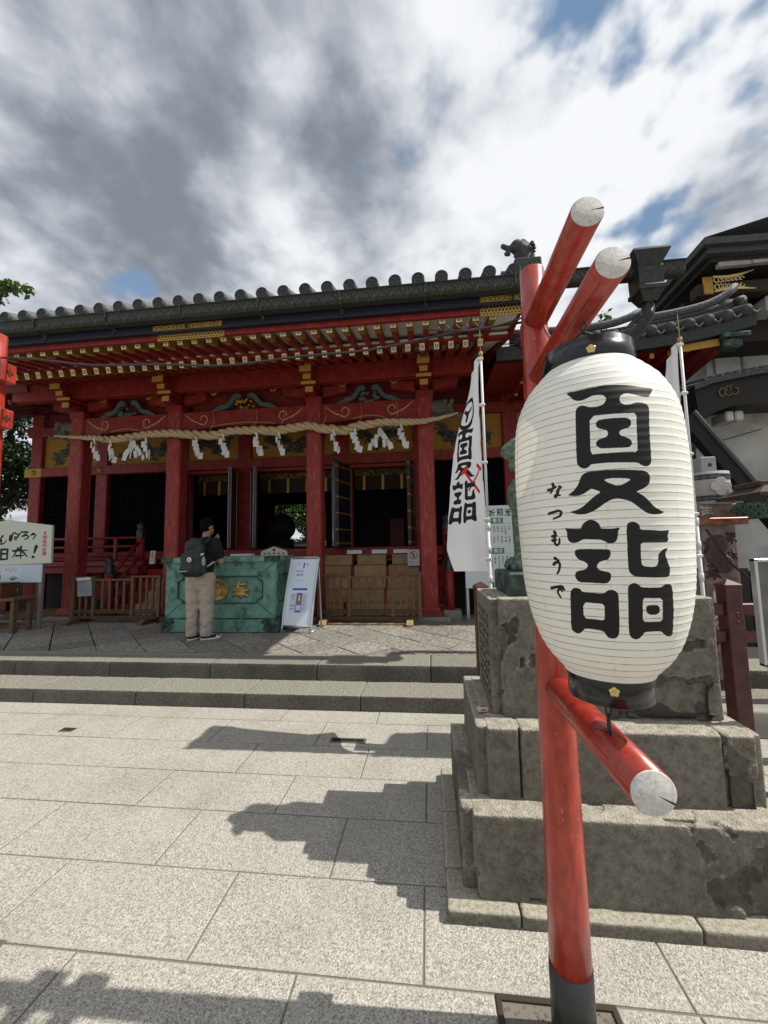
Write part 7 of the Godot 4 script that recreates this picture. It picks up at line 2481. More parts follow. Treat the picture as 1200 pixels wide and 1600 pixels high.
# ------------------------------------------------------------------ boards at the left, the notice board at the right
func build_signs() -> void:
	var z := -6.42
	var o := thing("prayer_board", "large pale house shaped board with black brush writing at the left edge", "board", Vector3(-7.64, 1.47, z))
	var st := ST()
	prism(st, PackedVector2Array([Vector2(-8.57, 1.43), Vector2(-6.72, 1.475), Vector2(-6.735, 2.15), Vector2(-7.64, 2.27), Vector2(-8.56, 2.12)]), 0.035, Transform3D(Basis.IDENTITY, Vector3(0, 0, z - 0.035)))
	part("board", st, plain("pale board", lin(0.56, 0.60, 0.52), 0.7), o)
	var w := 1024
	var h := 440
	var im := new_img(w, h, Color(0.79, 0.815, 0.765))
	var ink := Color(0.10, 0.12, 0.12)
	var rng := RandomNumberGenerator.new()
	rng.seed = 41
	for k in 300:
		var y := rng.randi_range(0, h)
		im.fill_rect(Rect2i(rng.randi_range(0, w), y, rng.randi_range(20, 160), 1), Color(0.76, 0.78, 0.72))
	# two lines of brush writing; only their ends are inside the photograph
	write_glyph(im, "ん", Rect2(400, 90, 118, 110), 24, ink, 12)
	write_glyph(im, "ば", Rect2(570, 62, 96, 100), 20, ink, 13)
	write_glyph(im, "ろ", Rect2(664, 56, 120, 96), 22, ink, 13)
	write_glyph(im, "う", Rect2(780, 70, 76, 84), 20, ink, 12)
	brush(im, PackedVector2Array([Vector2(560, 104), Vector2(552, 140), Vector2(560, 158)]), 40, 26, ink)
	write_glyph(im, "日", Rect2(430, 250, 120, 130), 28, ink, 20)
	write_glyph(im, "本", Rect2(588, 226, 176, 150), 26, ink, 14)
	brush(im, PackedVector2Array([Vector2(856, 240), Vector2(836, 310)]), 40, 22, ink)
	brush(im, PackedVector2Array([Vector2(822, 360), Vector2(826, 362)]), 32, 32, ink)
	write_column(im, "早期復興祈願", 926, 66, 44, 48, 6.0, Color(0.68, 0.22, 0.20))
	var f := ST()
	quad_uv(f, Vector3(-8.56, 1.435, z + 0.002), Vector3(-6.725, 1.478, z + 0.002), Vector3(-6.74, 2.145, z + 0.002), Vector3(-8.55, 2.115, z + 0.002))
	part("brush_writing", f, printed("brush writing", im, 0.75), o)
	var nl := ST(true)
	tube(nl, [Vector3(-7.22, 2.21, z - 0.015), Vector3(-7.22, 2.25, z - 0.015)], 0.006, 6)
	part("nail", nl, mats.wood_dark, o)
	# white notice under it, on the same posts
	var n := thing("white_notice_board", "plain white notice board with pinned sheets under the brush written board", "notice board", Vector3(-7.7, 0.33, z - 0.02))
	var im2 := new_img(640, 160, Color(0.74, 0.79, 0.85))
	im2.fill_rect(Rect2i(250, 10, 222, 142), Color(0.80, 0.84, 0.87))
	im2.fill_rect(Rect2i(20, 10, 222, 142), Color(0.80, 0.84, 0.87))
	small_print(im2, Rect2i(262, 20, 80, 60), 7, 5, false, Color(0.5, 0.55, 0.6), rng)
	small_print(im2, Rect2i(348, 20, 110, 60), 12, 6, true, Color(0.45, 0.5, 0.56), rng)
	im2.fill_rect(Rect2i(262, 90, 50, 50), Color(0.38, 0.46, 0.50))
	for k in 7:
		brush(im2, PackedVector2Array([Vector2(400 + k * 2, 140), Vector2(380 + k * 13, 100 + absf(k - 3) * 7)]), 9, 5, Color(0.35, 0.42, 0.48))
	var b := ST()
	cbox(b, Vector3(-8.5, 1.135, z - 0.03), Vector3(-6.905, 1.455, z - 0.008), 0.003)
	part("panel", b, mats.white_board, n)
	var pf := ST()
	quad_uv(pf, Vector3(-8.495, 1.14, z - 0.006), Vector3(-6.91, 1.14, z - 0.006), Vector3(-6.91, 1.45, z - 0.006), Vector3(-8.495, 1.45, z - 0.006))
	part("pinned_sheets", pf, printed("pinned sheets", im2, 0.5), n)
	for x in [-8.42, -6.955]:
		var p := ST()
		cbox(p, Vector3(x - 0.035, 0.328, z - 0.09), Vector3(x + 0.035, 2.0, z - 0.037), 0.003)
		part("post", p, plain("grey timber", lin(0.20, 0.20, 0.18), 0.8), n)
	# table with a collection box
	var t := thing("wooden_table", "weathered wooden table standing before the white notice board", "table", Vector3(-7.6, 0.33, -6.2))
	var tp := ST()
	cbox(tp, Vector3(-8.6, 0.86, -6.38), Vector3(-6.92, 0.905, -5.98), 0.005)
	part("tabletop", tp, mats.wood, t)
	for x in [-8.5, -6.98]:
		for zz in [-6.32, -6.05]:
			var lg := ST()
			cbox(lg, Vector3(x - 0.035, 0.328, zz - 0.035), Vector3(x + 0.035, 0.858, zz + 0.035), 0.004)
			part("leg", lg, mats.wood, t)
	for zz in [-6.32, -6.05]:
		var sr := ST()
		cbox(sr, Vector3(-8.46, 0.40, zz - 0.015), Vector3(-7.02, 0.45, zz + 0.015), 0.003)
		part("stretcher", sr, mats.wood_dark, t)
	var cb := thing("collection_box", "small wooden collection box with a white label on the table", "box", Vector3(-7.5, 0.905, -6.15))
	var c := ST()
	cbox(c, Vector3(-7.90, 0.906, -6.30), Vector3(-7.22, 1.135, -6.02), 0.005)
	part("case", c, surf("amber wood", mats.wood.albedo_texture, 0.4, 0.6, null, 1.0, 0.0, Color(0.95, 0.72, 0.5)), cb)
	var ct := ST()
	cbox(ct, Vector3(-7.92, 1.136, -6.32), Vector3(-7.20, 1.155, -6.0), 0.004)
	part("lid", ct, mats.wood_dark, cb)
	var im3 := new_img(256, 128, Color(0.80, 0.83, 0.87))
	small_print(im3, Rect2i(20, 14, 216, 24), 20, 4, false, Color(0.15, 0.18, 0.28), rng)
	small_print(im3, Rect2i(30, 50, 196, 60), 12, 10, false, Color(0.3, 0.34, 0.4), rng)
	var lf := ST()
	quad_uv(lf, Vector3(-7.87, 0.93, -6.017), Vector3(-7.32, 0.93, -6.017), Vector3(-7.32, 1.12, -6.017), Vector3(-7.87, 1.12, -6.017))
	part("label_sheet", lf, printed("label sheet", im3, 0.6), cb)
	for k in 4:
		var d := ST()
		cbox(d, Vector3(-7.275, 0.95 + k * 0.048, -6.019), Vector3(-7.245, 0.965 + k * 0.048, -6.015))
		part("dovetail", d, mats.wood_dark, cb)
	# stacked planks in the dark under the veranda
	for k in 4:
		var p := ST()
		bbox(p, Vector3(-8.3 + k * 0.22, 0.36 + k * 0.035, -7.35 - k * 0.12), Vector3(1.5 - k * 0.2, 0.04, 0.16), 0.004, Basis(Vector3.UP, 0.05 * k))
		single("grey_plank", p, tinted(mats.wood, 0.8 + 0.1 * k), ["grey plank lying lowest on the pavement behind the wooden table", "grey plank second from the bottom behind the wooden table", "grey plank third from the bottom behind the wooden table", "short grey plank on top of the pile behind the wooden table"][k], "plank", "planks behind the table")
	# green and white board of services, right of the last column
	var g := thing("service_board", "white notice board with green headings behind the tall white banner", "notice board", Vector3(1.1, 0.328, -7.3))
	var im4 := new_img(512, 760, Color(0.82, 0.86, 0.86))
	var green := Color(0.20, 0.50, 0.30)
	var dark := Color(0.16, 0.22, 0.24)
	write_glyph(im4, "祈", Rect2(250, 24, 64, 70), 8, dark)
	write_glyph(im4, "願", Rect2(330, 24, 64, 70), 7, dark)
	write_glyph(im4, "意", Rect2(410, 24, 64, 70), 7, dark)
	for e in [[110, "社祈願"], [395, "出張祭奉"]]:
		im4.fill_rect(Rect2i(40, e[0], 350, 52), green)
		for k in 3:
			write_glyph(im4, ["祈", "願", "祭"][k], Rect2(240 + k * 48, e[0] + 8, 36, 36), 5, Color(0.85, 0.88, 0.85))
		im4.fill_rect(Rect2i(40, e[0] + 52, 450, 4), Color(0.55, 0.75, 0.45))
	im4.fill_rect(Rect2i(486, 110, 8, 540), Color(0.60, 0.80, 0.40))
	small_print(im4, Rect2i(60, 186, 420, 90), 20, 18, true, dark, rng)
	small_print(im4, Rect2i(60, 286, 420, 90), 20, 18, true, dark, rng)
	small_print(im4, Rect2i(60, 470, 420, 150), 20, 18, true, dark, rng)
	small_print(im4, Rect2i(200, 670, 280, 30), 26, 6, false, dark, rng)
	im4.fill_rect(Rect2i(220, 712, 60, 48), Color(0.20, 0.50, 0.28))
	im4.fill_rect(Rect2i(300, 712, 50, 48), Color(0.88, 0.86, 0.55))
	var gb := ST()
	cbox(gb, Vector3(0.63, 0.88, -7.37), Vector3(1.56, 2.36, -7.34), 0.004)
	part("panel", gb, mats.white_board, g)
	var gf := ST()
	quad_uv(gf, Vector3(0.645, 0.895, -7.337), Vector3(1.545, 0.895, -7.337), Vector3(1.545, 2.345, -7.337), Vector3(0.645, 2.345, -7.337))
	part("service_print", gf, printed("service print", im4, 0.5), g)
	for x in [0.66, 1.53]:
		var lg := ST()
		cbox(lg, Vector3(x - 0.025, 0.328, -7.40), Vector3(x + 0.025, 2.36, -7.372), 0.003)
		part("leg", lg, mats.metal, g)
		var bk := ST()
		tube(bk, [Vector3(x, 1.7, -7.41), Vector3(x, 0.335, -7.9)], 0.015, 6)
		part("back_stay", bk, mats.wood, g)

# ------------------------------------------------------------------ straw rope and paper streamers
func build_rope() -> void:
	var o := thing("sacred_rope", "thick twisted straw rope hung across the four red columns", "rope", Vector3(-3.5, 3.9, -7.2))
	var key := [[-7.66, 4.075, 0.012], [-7.40, 4.045, 0.022], [-7.19, 4.022, 0.032], [-6.83, 3.99, 0.046], [-6.33, 3.93, 0.066], [-5.98, 3.955, 0.070], [-5.56, 4.0, 0.062], [-5.12, 4.0, 0.068], [-4.60, 3.945, 0.074], [-4.20, 3.905, 0.076], [-3.74, 3.975, 0.066], [-3.28, 3.965, 0.074], [-2.90, 3.925, 0.078], [-2.57, 3.965, 0.072], [-2.26, 3.995, 0.068], [-1.88, 3.91, 0.076], [-1.57, 3.865, 0.078], [-1.20, 3.945, 0.070], [-0.78, 3.985, 0.064], [-0.42, 3.965, 0.060], [-0.06, 3.96, 0.048], [0.20, 3.995, 0.034], [0.40, 4.035, 0.024], [0.60, 4.085, 0.012]]
	var n := 520
	var length := 0.0
	var mids := []
	var rad := []
	for k in n + 1:
		var t := float(k) / n * (key.size() - 1)
		var i := mini(int(t), key.size() - 2)
		var f := t - i
		f = f * f * (3 - 2 * f)
		mids.append(Vector3(lerpf(key[i][0], key[i + 1][0], t - i), lerpf(key[i][1], key[i + 1][1], f), -7.225))
		rad.append(lerpf(key[i][2], key[i + 1][2], f) * 1.15)
	for s in 3:
		var pts := []
		var rr := []
		var a := TAU * s / 3
		for k in n + 1:
			pts.append(mids[k] + Vector3(0, cos(a), sin(a)) * rad[k] * 0.52)
			rr.append(rad[k] * 0.54)
			if k < n:
				a += (mids[k + 1] - mids[k]).length() * 1.0 / maxf(rad[k], 0.03)
		var st := ST(true)
		tube(st, pts, rr, 9)
		part("strand", st, mats.straw, o)
	# thin cords that tie it up to the beams
	for x in [-6.70, -5.75, -5.02, -4.25, -3.35, -2.80, -1.95, -1.25, -0.55]:
		var st := ST(true)
		tube(st, [Vector3(x, 4.44, -7.37), Vector3(x + 0.03, 4.2, -7.34), Vector3(x - 0.01, 3.99, -7.225)], 0.005, 5)
		part("tie_cord", st, mats.straw, o)
	for e in [-6.45, -5.95, -4.5, -3.0, -1.6, -0.6]:
		var st := ST(true)
		for k in 5:
			tube(st, [Vector3(e, 3.95, -7.16), Vector3(e + (k - 2) * 0.02, 3.88, -7.14), Vector3(e + (k - 2) * 0.045, 3.80, -7.13)], [0.004, 0.003, 0.001], 4)
		part("straw_ends", st, mats.straw, o)
	# zigzag paper streamers
	var rng := RandomNumberGenerator.new()
	rng.seed = 17
	var spots := [[-6.68, 3.94], [-6.32, 3.88], [-5.80, 3.91], [-5.55, 3.90], [-4.49, 3.88], [-3.93, 3.88], [-3.25, 3.88], [-2.80, 3.86], [-1.73, 3.86], [-1.325, 3.86], [-0.85, 3.89], [-0.455, 3.89]]
	var where := ["at the left end of the straw rope", "second from the left end of the straw rope", "just left of the second red column, spread wide", "nearest the second red column on its left", "first right of the second red column", "second right of the second red column, above the folded doors", "over the medallion side of the middle bay", "nearest the third red column on its left, curled", "first right of the third red column", "second right of the third red column", "third right of the third red column, tangled", "nearest the last red column at the right end of the rope"]
	for k in spots.size():
		var x: float = spots[k][0]
		var y: float = spots[k][1]
		var s := thing("paper_streamer", "white zigzag paper streamer " + where[k], "paper streamer", Vector3(x, y - 0.4, -7.15), "white zigzag paper streamers on the straw rope")
		var st := ST()
		var sides := [1.0] if k != 2 and k != 10 else [-1.0, 1.0]
		for sg in sides:
			var px := x
			var py := y
			var step: float = 0.055 if sides.size() == 1 else 0.075
			var yaw := rng.randf_range(-0.7, 0.7)
			var c := ST()
			bbox(st, Vector3(px + sg * 0.01, py - 0.05, -7.15), Vector3(0.035, 0.13, 0.004), 0.0, Basis(Vector3(0, 0, 1), sg * 0.25))
			for j in 4:
				var roll: float = rng.randf_range(-0.22, 0.22) + (0.35 * sg if sides.size() == 2 else 0.0)
				var b := Basis(Vector3.UP, yaw + rng.randf_range(-0.5, 0.5)) * Basis(Vector3(0, 0, 1), roll)
				px += sg * step * (0.75 if j else 0.3)
				py -= 0.085 if j else 0.10
				bbox(st, Vector3(px - (0.05 if sides.size() == 1 else 0.0), py - 0.03, -7.15 + rng.randf_range(-0.03, 0.03)), Vector3(0.095, 0.125, 0.003), 0.0, b)
				if j == 2:
					bbox(st, Vector3(px - 0.06 * sg, py - 0.07, -7.13 + rng.randf_range(-0.03, 0.03)), Vector3(0.06, 0.14, 0.003), 0.0, Basis(Vector3.UP, rng.randf_range(-1, 1)) * Basis(Vector3(0, 0, 1), rng.randf_range(-0.5, 0.5)))
		part("folded_paper", st, mats.paper, s)

# ------------------------------------------------------------------ buildings at the right
func build_side_buildings() -> void:
	var o := thing("shrine_office", "tall grey white office building with dark sweeping roofs at the right edge", "building", Vector3(8.5, 0, -11.0))
	var st := ST()
	cbox(st, Vector3(6.6, 0, -18.0), Vector3(14.0, 7.7, -9.8))
	part("wall", st, mats.plaster, o)
	# upper roof: deep layered eave over the front and the left side
	for e in [[0.0, 0.0, 0.14], [0.10, -0.15, 0.12], [0.22, -0.28, 0.10]]:
		var r := ST()
		var inset: float = e[0]
		var dy: float = e[1]
		var th: float = e[2]
		var top := []
		for k in 11:
			var t := k / 10.0
			top.append(Vector2(5.58 + inset + t * 7.0, 7.53 + dy + 0.20 * pow(t, 1.4) + 0.10 * pow(1 - t, 4)))
		for k in 10:
			var a: Vector2 = top[k]
			var b: Vector2 = top[k + 1]
			quad(r, Vector3(a.x, a.y - th, -8.0 - inset), Vector3(b.x, b.y - th, -8.0 - inset), Vector3(b.x, b.y, -8.0 - inset), Vector3(a.x, a.y, -8.0 - inset))
			quad(r, Vector3(a.x, a.y - th, -9.7), Vector3(b.x, b.y - th, -9.7), Vector3(b.x, b.y - th, -8.0 - inset), Vector3(a.x, a.y - th, -8.0 - inset))
			if inset == 0.0:
				quad(r, Vector3(a.x, a.y, -8.0), Vector3(b.x, b.y, -8.0), Vector3(lerpf(b.x, 9.5, 0.6), b.y + 0.9, -13.5), Vector3(lerpf(a.x, 9.5, 0.6), a.y + 0.9, -13.5))
		# the side eave going back
		var side := []
		for k in 9:
			var t := k / 8.0
			side.append(Vector3(5.58 + inset, 7.63 + dy - 0.10 * t, -8.0 - inset - t * 10.0))
		for k in 8:
			var a: Vector3 = side[k]
			var b: Vector3 = side[k + 1]
			quad(r, b - Vector3(0, th, 0), a - Vector3(0, th, 0), a, b)
			quad(r, a - Vector3(0, th, 0), b - Vector3(0, th, 0), b + Vector3(1.2, -th, 0), a + Vector3(1.2, -th, 0))
			if inset == 0.0:
				quad(r, a, b, Vector3(9.0, 8.5, b.z), Vector3(9.0, 8.5, a.z))
		part("upper_eave_layer", r, mats.tile_dark if inset < 0.2 else mats.black_wood, o)
	# panelled soffit strip, beam and gilt fretwork under the upper eave
	for k in 9:
		var p := ST()
		cbox(p, Vector3(5.95 + k * 0.62, 7.14 + k * 0.012, -8.32), Vector3(6.55 + k * 0.62, 7.24 + k * 0.012, -8.22), 0.006)
		part("soffit_panel", p, mats.concrete, o)
	var bm := ST()
	cbox(bm, Vector3(5.7, 6.72, -8.75), Vector3(13.0, 6.98, -8.5), 0.01)
	part("eave_beam", bm, surf("grey brown timber", mats.wood.albedo_texture, 0.5, 0.8, null, 1.0, 0.0, Color(0.45, 0.42, 0.38)), o)
	var gp := ST()
	cbox(gp, Vector3(5.80, 6.73, -8.5), Vector3(5.98, 7.10, -8.46), 0.004)
	part("gilt_end_plate", gp, mats.gold_dull, o)
	var gf := ST(true)
	for s in [-1.0, 1.0]:
		tube(gf, [Vector3(5.98, 6.92 + s * 0.16, -8.45), Vector3(6.25, 6.93 + s * 0.13, -8.45), Vector3(6.5, 6.94 + s * 0.15, -8.45), Vector3(6.75, 6.96 + s * 0.20, -8.45)], [0.025, 0.03, 0.028, 0.012], 6)
		for k in 7:
			var pts := []
			for j in 10:
				var a := j * 0.6
				var r := 0.085 - j * 0.005 - k * 0.004
				pts.append(Vector3(6.05 + k * 0.075 + cos(a) * r, 6.93 + s * 0.065 + sin(a * s) * r, -8.45))
			tube(gf, pts, 0.012, 5)
	part("gilt_fretwork", gf, plain("pale gilt", lin(0.68, 0.52, 0.24), 0.4, 0.4), o)
	for x in [6.05, 6.42, 7.2, 7.6]:
		var b := ST()
		cbox(b, Vector3(x - 0.13, 6.35, -9.0), Vector3(x + 0.13, 6.70, -8.62), 0.03)
		part("bracket_block", b, mats.plaster, o)
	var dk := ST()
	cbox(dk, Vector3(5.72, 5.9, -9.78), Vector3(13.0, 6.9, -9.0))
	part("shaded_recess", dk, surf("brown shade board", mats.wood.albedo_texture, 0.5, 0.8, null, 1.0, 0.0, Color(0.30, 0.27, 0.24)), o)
	for x in [6.75, 7.35]:
		var pl := ST()
		cbox(pl, Vector3(x, 0, -9.86), Vector3(x + 0.55, 6.5, -9.74), 0.02)
		part("wall_pier", pl, mats.plaster, o)
	# lower porch roof with a bowed eave
	var pr := thing("office_porch", "dark bowed porch roof of the office beneath the shrine eave corner", "porch", Vector3(5.0, 0, -7.0))
	var low := PackedVector2Array()
	var upp := PackedVector2Array()
	for k in 15:
		var t := k / 14.0
		low.append(Vector2(4.20 + t * 3.5, 3.50 + 0.21 * pow(minf(t * 7.0, 1.0), 0.7)))
		upp.append(Vector2(4.16 + t * 3.55, 4.04 + 0.21 * pow(minf(t * 3.4, 1.0), 0.6)))
	var poly := low.duplicate()
	for k in 15:
		poly.append(upp[14 - k])
	var fr := ST()
	prism(fr, poly, 0.5, Transform3D(Basis.IDENTITY, Vector3(0, 0, -6.98)))
	part("bargeboard", fr, surf("black brown board", mats.wood.albedo_texture, 0.5, 0.7, null, 1.0, 0.0, Color(0.20, 0.17, 0.15)), pr)
	var tl := ST()
	for k in 14:
		quad(tl, Vector3(upp[k].x - 0.03, upp[k].y + 0.01, -6.42), Vector3(upp[k + 1].x - 0.03, upp[k + 1].y + 0.01, -6.42), Vector3(upp[k + 1].x, upp[k + 1].y + 0.75, -9.7), Vector3(upp[k].x, upp[k].y + 0.75, -9.7))
		quad(tl, Vector3(upp[k].x - 0.03, upp[k].y - 0.08, -6.42), Vector3(upp[k + 1].x - 0.03, upp[k + 1].y - 0.08, -6.42), Vector3(upp[k + 1].x - 0.03, upp[k + 1].y + 0.01, -6.42), Vector3(upp[k].x - 0.03, upp[k].y + 0.01, -6.42))
	part("roof_sheet", tl, mats.tile_dark, pr)
	for k in 26:
		var x := 4.3 + k * 0.12
		var t := clampf((x - 4.16) / 3.55, 0, 1)
		var y := 4.04 + 0.21 * pow(minf(t * 3.4, 1.0), 0.6)
		var rb := ST()
		tube(rb, [Vector3(x, y + 0.03, -6.42), Vector3(x, y + 0.78, -9.7)], 0.022, 6)
		part("roof_roll", rb, mats.tile, pr)
	var gl := ST(true)
	for k in 3:
		var pts := []
		for j in 12:
			var a := j * 0.55 + k
			pts.append(Vector3(4.55 + k * 0.09 + cos(a) * (0.08 - j * 0.005), 3.90 + k * 0.02 + sin(a) * (0.10 - j * 0.006), -6.47))
		tube(gl, pts, 0.012, 5)
	part("worn_gilt_scroll", gl, plain("worn gilt scroll", lin(0.14, 0.09, 0.04), 0.5, 0.4), pr)
	var bl := ST()
	cbox(bl, Vector3(4.66, 3.50, -6.95), Vector3(4.78, 3.66, -6.6), 0.02)
	cbox(bl, Vector3(4.80, 3.50, -6.95), Vector3(4.92, 3.66, -6.6), 0.02)
	part("white_block", bl, mats.plaster, pr)
	# side wall below the porch and the dark raking verge in front of it
	var sw := thing("office_wing", "pale plaster wing of the office with a dark raking roof edge", "building", Vector3(5.8, 0, -8.2))
	var w := ST()
	cbox(w, Vector3(4.62, 0.0, -9.6), Vector3(9.5, 4.4, -7.3))
	part("wall", w, mats.plaster, sw)
	var dv := ST()
	prism(dv, PackedVector2Array([Vector2(4.02, 3.56), Vector2(4.10, 3.62), Vector2(5.9, 0.88), Vector2(5.82, 0.70), Vector2(4.0, 3.38)]), 0.16, Transform3D(Basis.IDENTITY, Vector3(0, 0, -6.60)))
	part("raking_verge", dv, plain("dark verge board", lin(0.010, 0.011, 0.012), 0.85), sw)
	var dv2 := ST()
	tube(dv2, [Vector3(4.09, 3.63, -6.43), Vector3(5.9, 0.89, -6.43)], 0.035, 6)
	part("verge_capping", dv2, plain("grey capping", lin(0.05, 0.055, 0.06), 0.6), sw)
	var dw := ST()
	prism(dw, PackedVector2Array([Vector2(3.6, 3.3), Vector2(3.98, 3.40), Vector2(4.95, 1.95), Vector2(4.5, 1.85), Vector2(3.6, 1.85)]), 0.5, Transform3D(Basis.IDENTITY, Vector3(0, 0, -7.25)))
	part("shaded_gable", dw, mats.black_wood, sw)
	var cam := ST()
	bbox(cam, Vector3(4.98, 2.92, -7.2), Vector3(0.11, 0.11, 0.18), 0.01)
	single("wall_light", cam, mats.plaster, "small grey box fixed to the plaster wall above the raking roof edge", "wall box")
	var wr := ST(true)
	tube(wr, [Vector3(4.3, 3.16, -7.2), Vector3(5.6, 3.5, -7.2)], 0.008, 5)
	tube(wr, [Vector3(4.95, 3.44, -7.25), Vector3(5.12, 2.4, -7.25)], 0.006, 5)
	single("wall_wire", wr, mats.wire, "thin wires running across the plaster wall of the office", "wire")
	# dark boarded fence at the foot of the wall
	var fe := thing("boarded_fence", "dark boarded fence at the foot of the office wall", "fence", Vector3(4.2, 0, -5.6))
	for k in 16:
		var b := ST()
		cbox(b, Vector3(3.2 + k * 0.14, 0, -5.62), Vector3(3.32 + k * 0.14, 1.25 + 0.02 * (k % 3), -5.58), 0.004)
		part("plank", b, mats.black_wood if k % 2 else plain("dark board", lin(0.035, 0.032, 0.03), 0.8), fe)

func build_right_things() -> void:
	# banded pillar with a clover crest and a bronze shod beam
	var o := thing("crest_pillar", "banded pinkish pillar with a white clover crest and bronze tipped beam", "monument", Vector3(3.0, 0, -4.6))
	var st := ST()
	cbox(st, Vector3(2.80, 0.25, -4.76), Vector3(3.12, 1.83, -4.44), 0.01)
	var pink := surf("pinkish copper sheet", noise_tex(95, 0.02, [[0.0, Color(0.36, 0.29, 0.275)], [0.5, Color(0.50, 0.42, 0.40)], [1.0, Color(0.62, 0.55, 0.53)]], 256), 0.8, 0.6)
	part("shaft", st, pink, o)
	var cap := ST()
	cbox(cap, Vector3(2.76, 1.80, -4.80), Vector3(3.22, 1.87, -4.40), 0.006)
	part("copper_collar", cap, surf("bright copper", noise_tex(96, 0.03, [[0.0, Color(0.42, 0.24, 0.17)], [1.0, Color(0.66, 0.45, 0.35)]], 128), 0.4, 0.4, null, 1.0, 0.4), o)
	var beam := ST()
	cbox(beam, Vector3(2.5, 1.868, -4.70), Vector3(3.22, 2.02, -4.50), 0.006)
	part("beam", beam, pink, o)
	var tip := ST()
	prism(tip, PackedVector2Array([Vector2(3.12, 1.945), Vector2(3.20, 2.03), Vector2(3.47, 2.03), Vector2(3.47, 1.86), Vector2(3.20, 1.86)]), 0.215, Transform3D(Basis.IDENTITY, Vector3(0, 0, -4.71)))
	var tp := part("bronze_tip", tip, mats.patina_dark, o)
	var fr := ST()
	for k in 7:
		for j in 4:
			var cx := 3.215 + k * 0.038
			var cy := 1.885 + j * 0.038
			var turn := Basis(Vector3(0, 0, 1), PI / 4 if (k + j) % 2 else -PI / 4)
			bbox(fr, Vector3(cx, cy, -4.492), Vector3(0.040, 0.008, 0.006), 0.0, turn)
	part("key_fret", fr, tinted(mats.patina, 0.8), tp)
	var drum := ST(true)
	tube(drum, [Vector3(3.0, 2.02, -4.6), Vector3(3.0, 2.36, -4.6)], 0.185, 18)
	part("drum", drum, plain("grey pink plaster", lin(0.34, 0.31, 0.30), 0.8), o)
	for y in [2.065, 2.095, 2.29, 2.32]:
		var bd := ST(true)
		lathe(bd, [Vector2(0.184, -0.014), Vector2(0.197, 0.0), Vector2(0.184, 0.014)], 20, Vector3(3.0, y, -4.6))
		part("green_band", bd, mats.patina_dark, o)
	var tn := ST()
	cbox(tn, Vector3(2.90, 2.35, -4.68), Vector3(3.05, 2.53, -4.52), 0.008)
	part("white_tenon", tn, plain("grey white paint", lin(0.30, 0.30, 0.30), 0.7), o)
	var ho := ST(true)
	lathe(ho, [Vector2(0.022, 0.0), Vector2(0.001, 0.002)], 12, Vector3(2.985, 2.44, -4.52), false, Basis(Vector3.RIGHT, PI / 2))
	part("peg_hole", ho, mats.wire, o)
	var cl := ST(true)
	for k in 4:
		var a := TAU * k / 4
		var c := Vector3(3.0 + sin(a) * 0.048, 2.195 + cos(a) * 0.048, -4.405)
		lathe(cl, [Vector2(0.050, -0.012), Vector2(0.049, 0.0), Vector2(0.040, 0.004), Vector2(0.036, 0.0), Vector2(0.022, 0.001), Vector2(0.001, 0.003)], 14, c, false, Basis(Vector3.RIGHT, PI / 2))
	part("clover_crest", cl, plain("crest white", lin(0.52, 0.50, 0.48), 0.6), o)
	var ch := ST(true)
	for s in glyphs["第"].split("|"):
		var pts := []
		for d in s.split(" "):
			pts.append(Vector3(2.84 + float(d[0]) * 0.0125, 2.0 - float(d[1]) * 0.0125, -4.496))
		tube(ch, pts, 0.0065, 5)
	part("raised_character", ch, plain("character white", lin(0.50, 0.49, 0.47), 0.7), o)
	for e in [[2.86, 1.58, "本", 0.022], [2.86, 1.32, "奉", 0.02], [3.08, 1.62, "第", 0.013], [3.08, 1.45, "本", 0.012], [2.90, 1.02, "興", 0.022], [2.90, 0.80, "祭", 0.022]]:
		var wr := ST(true)
		for s in glyphs[e[2]].split("|"):
			var pts := []
			for d in s.split(" "):
				pts.append(Vector3(e[0] - 0.06 + float(d[0]) * e[3] * 0.75, e[1] + 0.10 - float(d[1]) * e[3], -4.437))
			tube(wr, pts, e[3] * 0.55, 5)
		part("raised_character", wr, plain("flaking white", lin(0.55, 0.54, 0.52), 0.8) if e[1] < 1.1 else plain("dark mount", lin(0.05, 0.03, 0.028), 0.6), o)
	for e in [[2.93, 1.60], [2.97, 1.40], [2.90, 1.48]]:
		var fl := ST(true)
		lathe(fl, [Vector2(0.095, 0.0), Vector2(0.093, 0.02), Vector2(0.070, 0.028), Vector2(0.001, 0.02)], 16, Vector3(e[0], e[1], -4.44), false, Basis(Vector3.RIGHT, PI / 2))
		part("petal_mount", fl, plain("dark copper", lin(0.07, 0.035, 0.03), 0.5), o)
	var cb := ST(true)
	tube(cb, [Vector3(2.75, 1.75, -4.3), Vector3(2.95, 1.42, -4.32), Vector3(3.2, 1.15, -4.3), Vector3(3.45, 0.95, -4.3)], 0.012, 6)
	single("sagging_cable", cb, mats.wire, "black cable sagging across the banded pillar", "cable")
	# a small roofed stone lantern top
	var r := thing("small_roof", "small pinkish hipped lantern roof at the right edge above the fence", "lantern roof", Vector3(3.2, 0, -4.0))
	var st2 := ST()
	var apex := Vector3(3.3, 2.17, -4.12)
	var ring := [Vector3(2.93, 2.06, -3.85), Vector3(3.7, 2.06, -3.85), Vector3(3.7, 2.06, -4.4), Vector3(2.93, 2.06, -4.4)]
	var mid := [Vector3(3.05, 2.13, -3.95), Vector3(3.56, 2.13, -3.95), Vector3(3.56, 2.13, -4.3), Vector3(3.05, 2.13, -4.3)]
	for k in 4:
		quad(st2, ring[k], ring[(k + 1) % 4], mid[(k + 1) % 4], mid[k])
		quad(st2, ring[k] - Vector3(0, 0.03, 0), ring[(k + 1) % 4] - Vector3(0, 0.03, 0), ring[(k + 1) % 4], ring[k])
		tri(st2, mid[k], mid[(k + 1) % 4], apex)
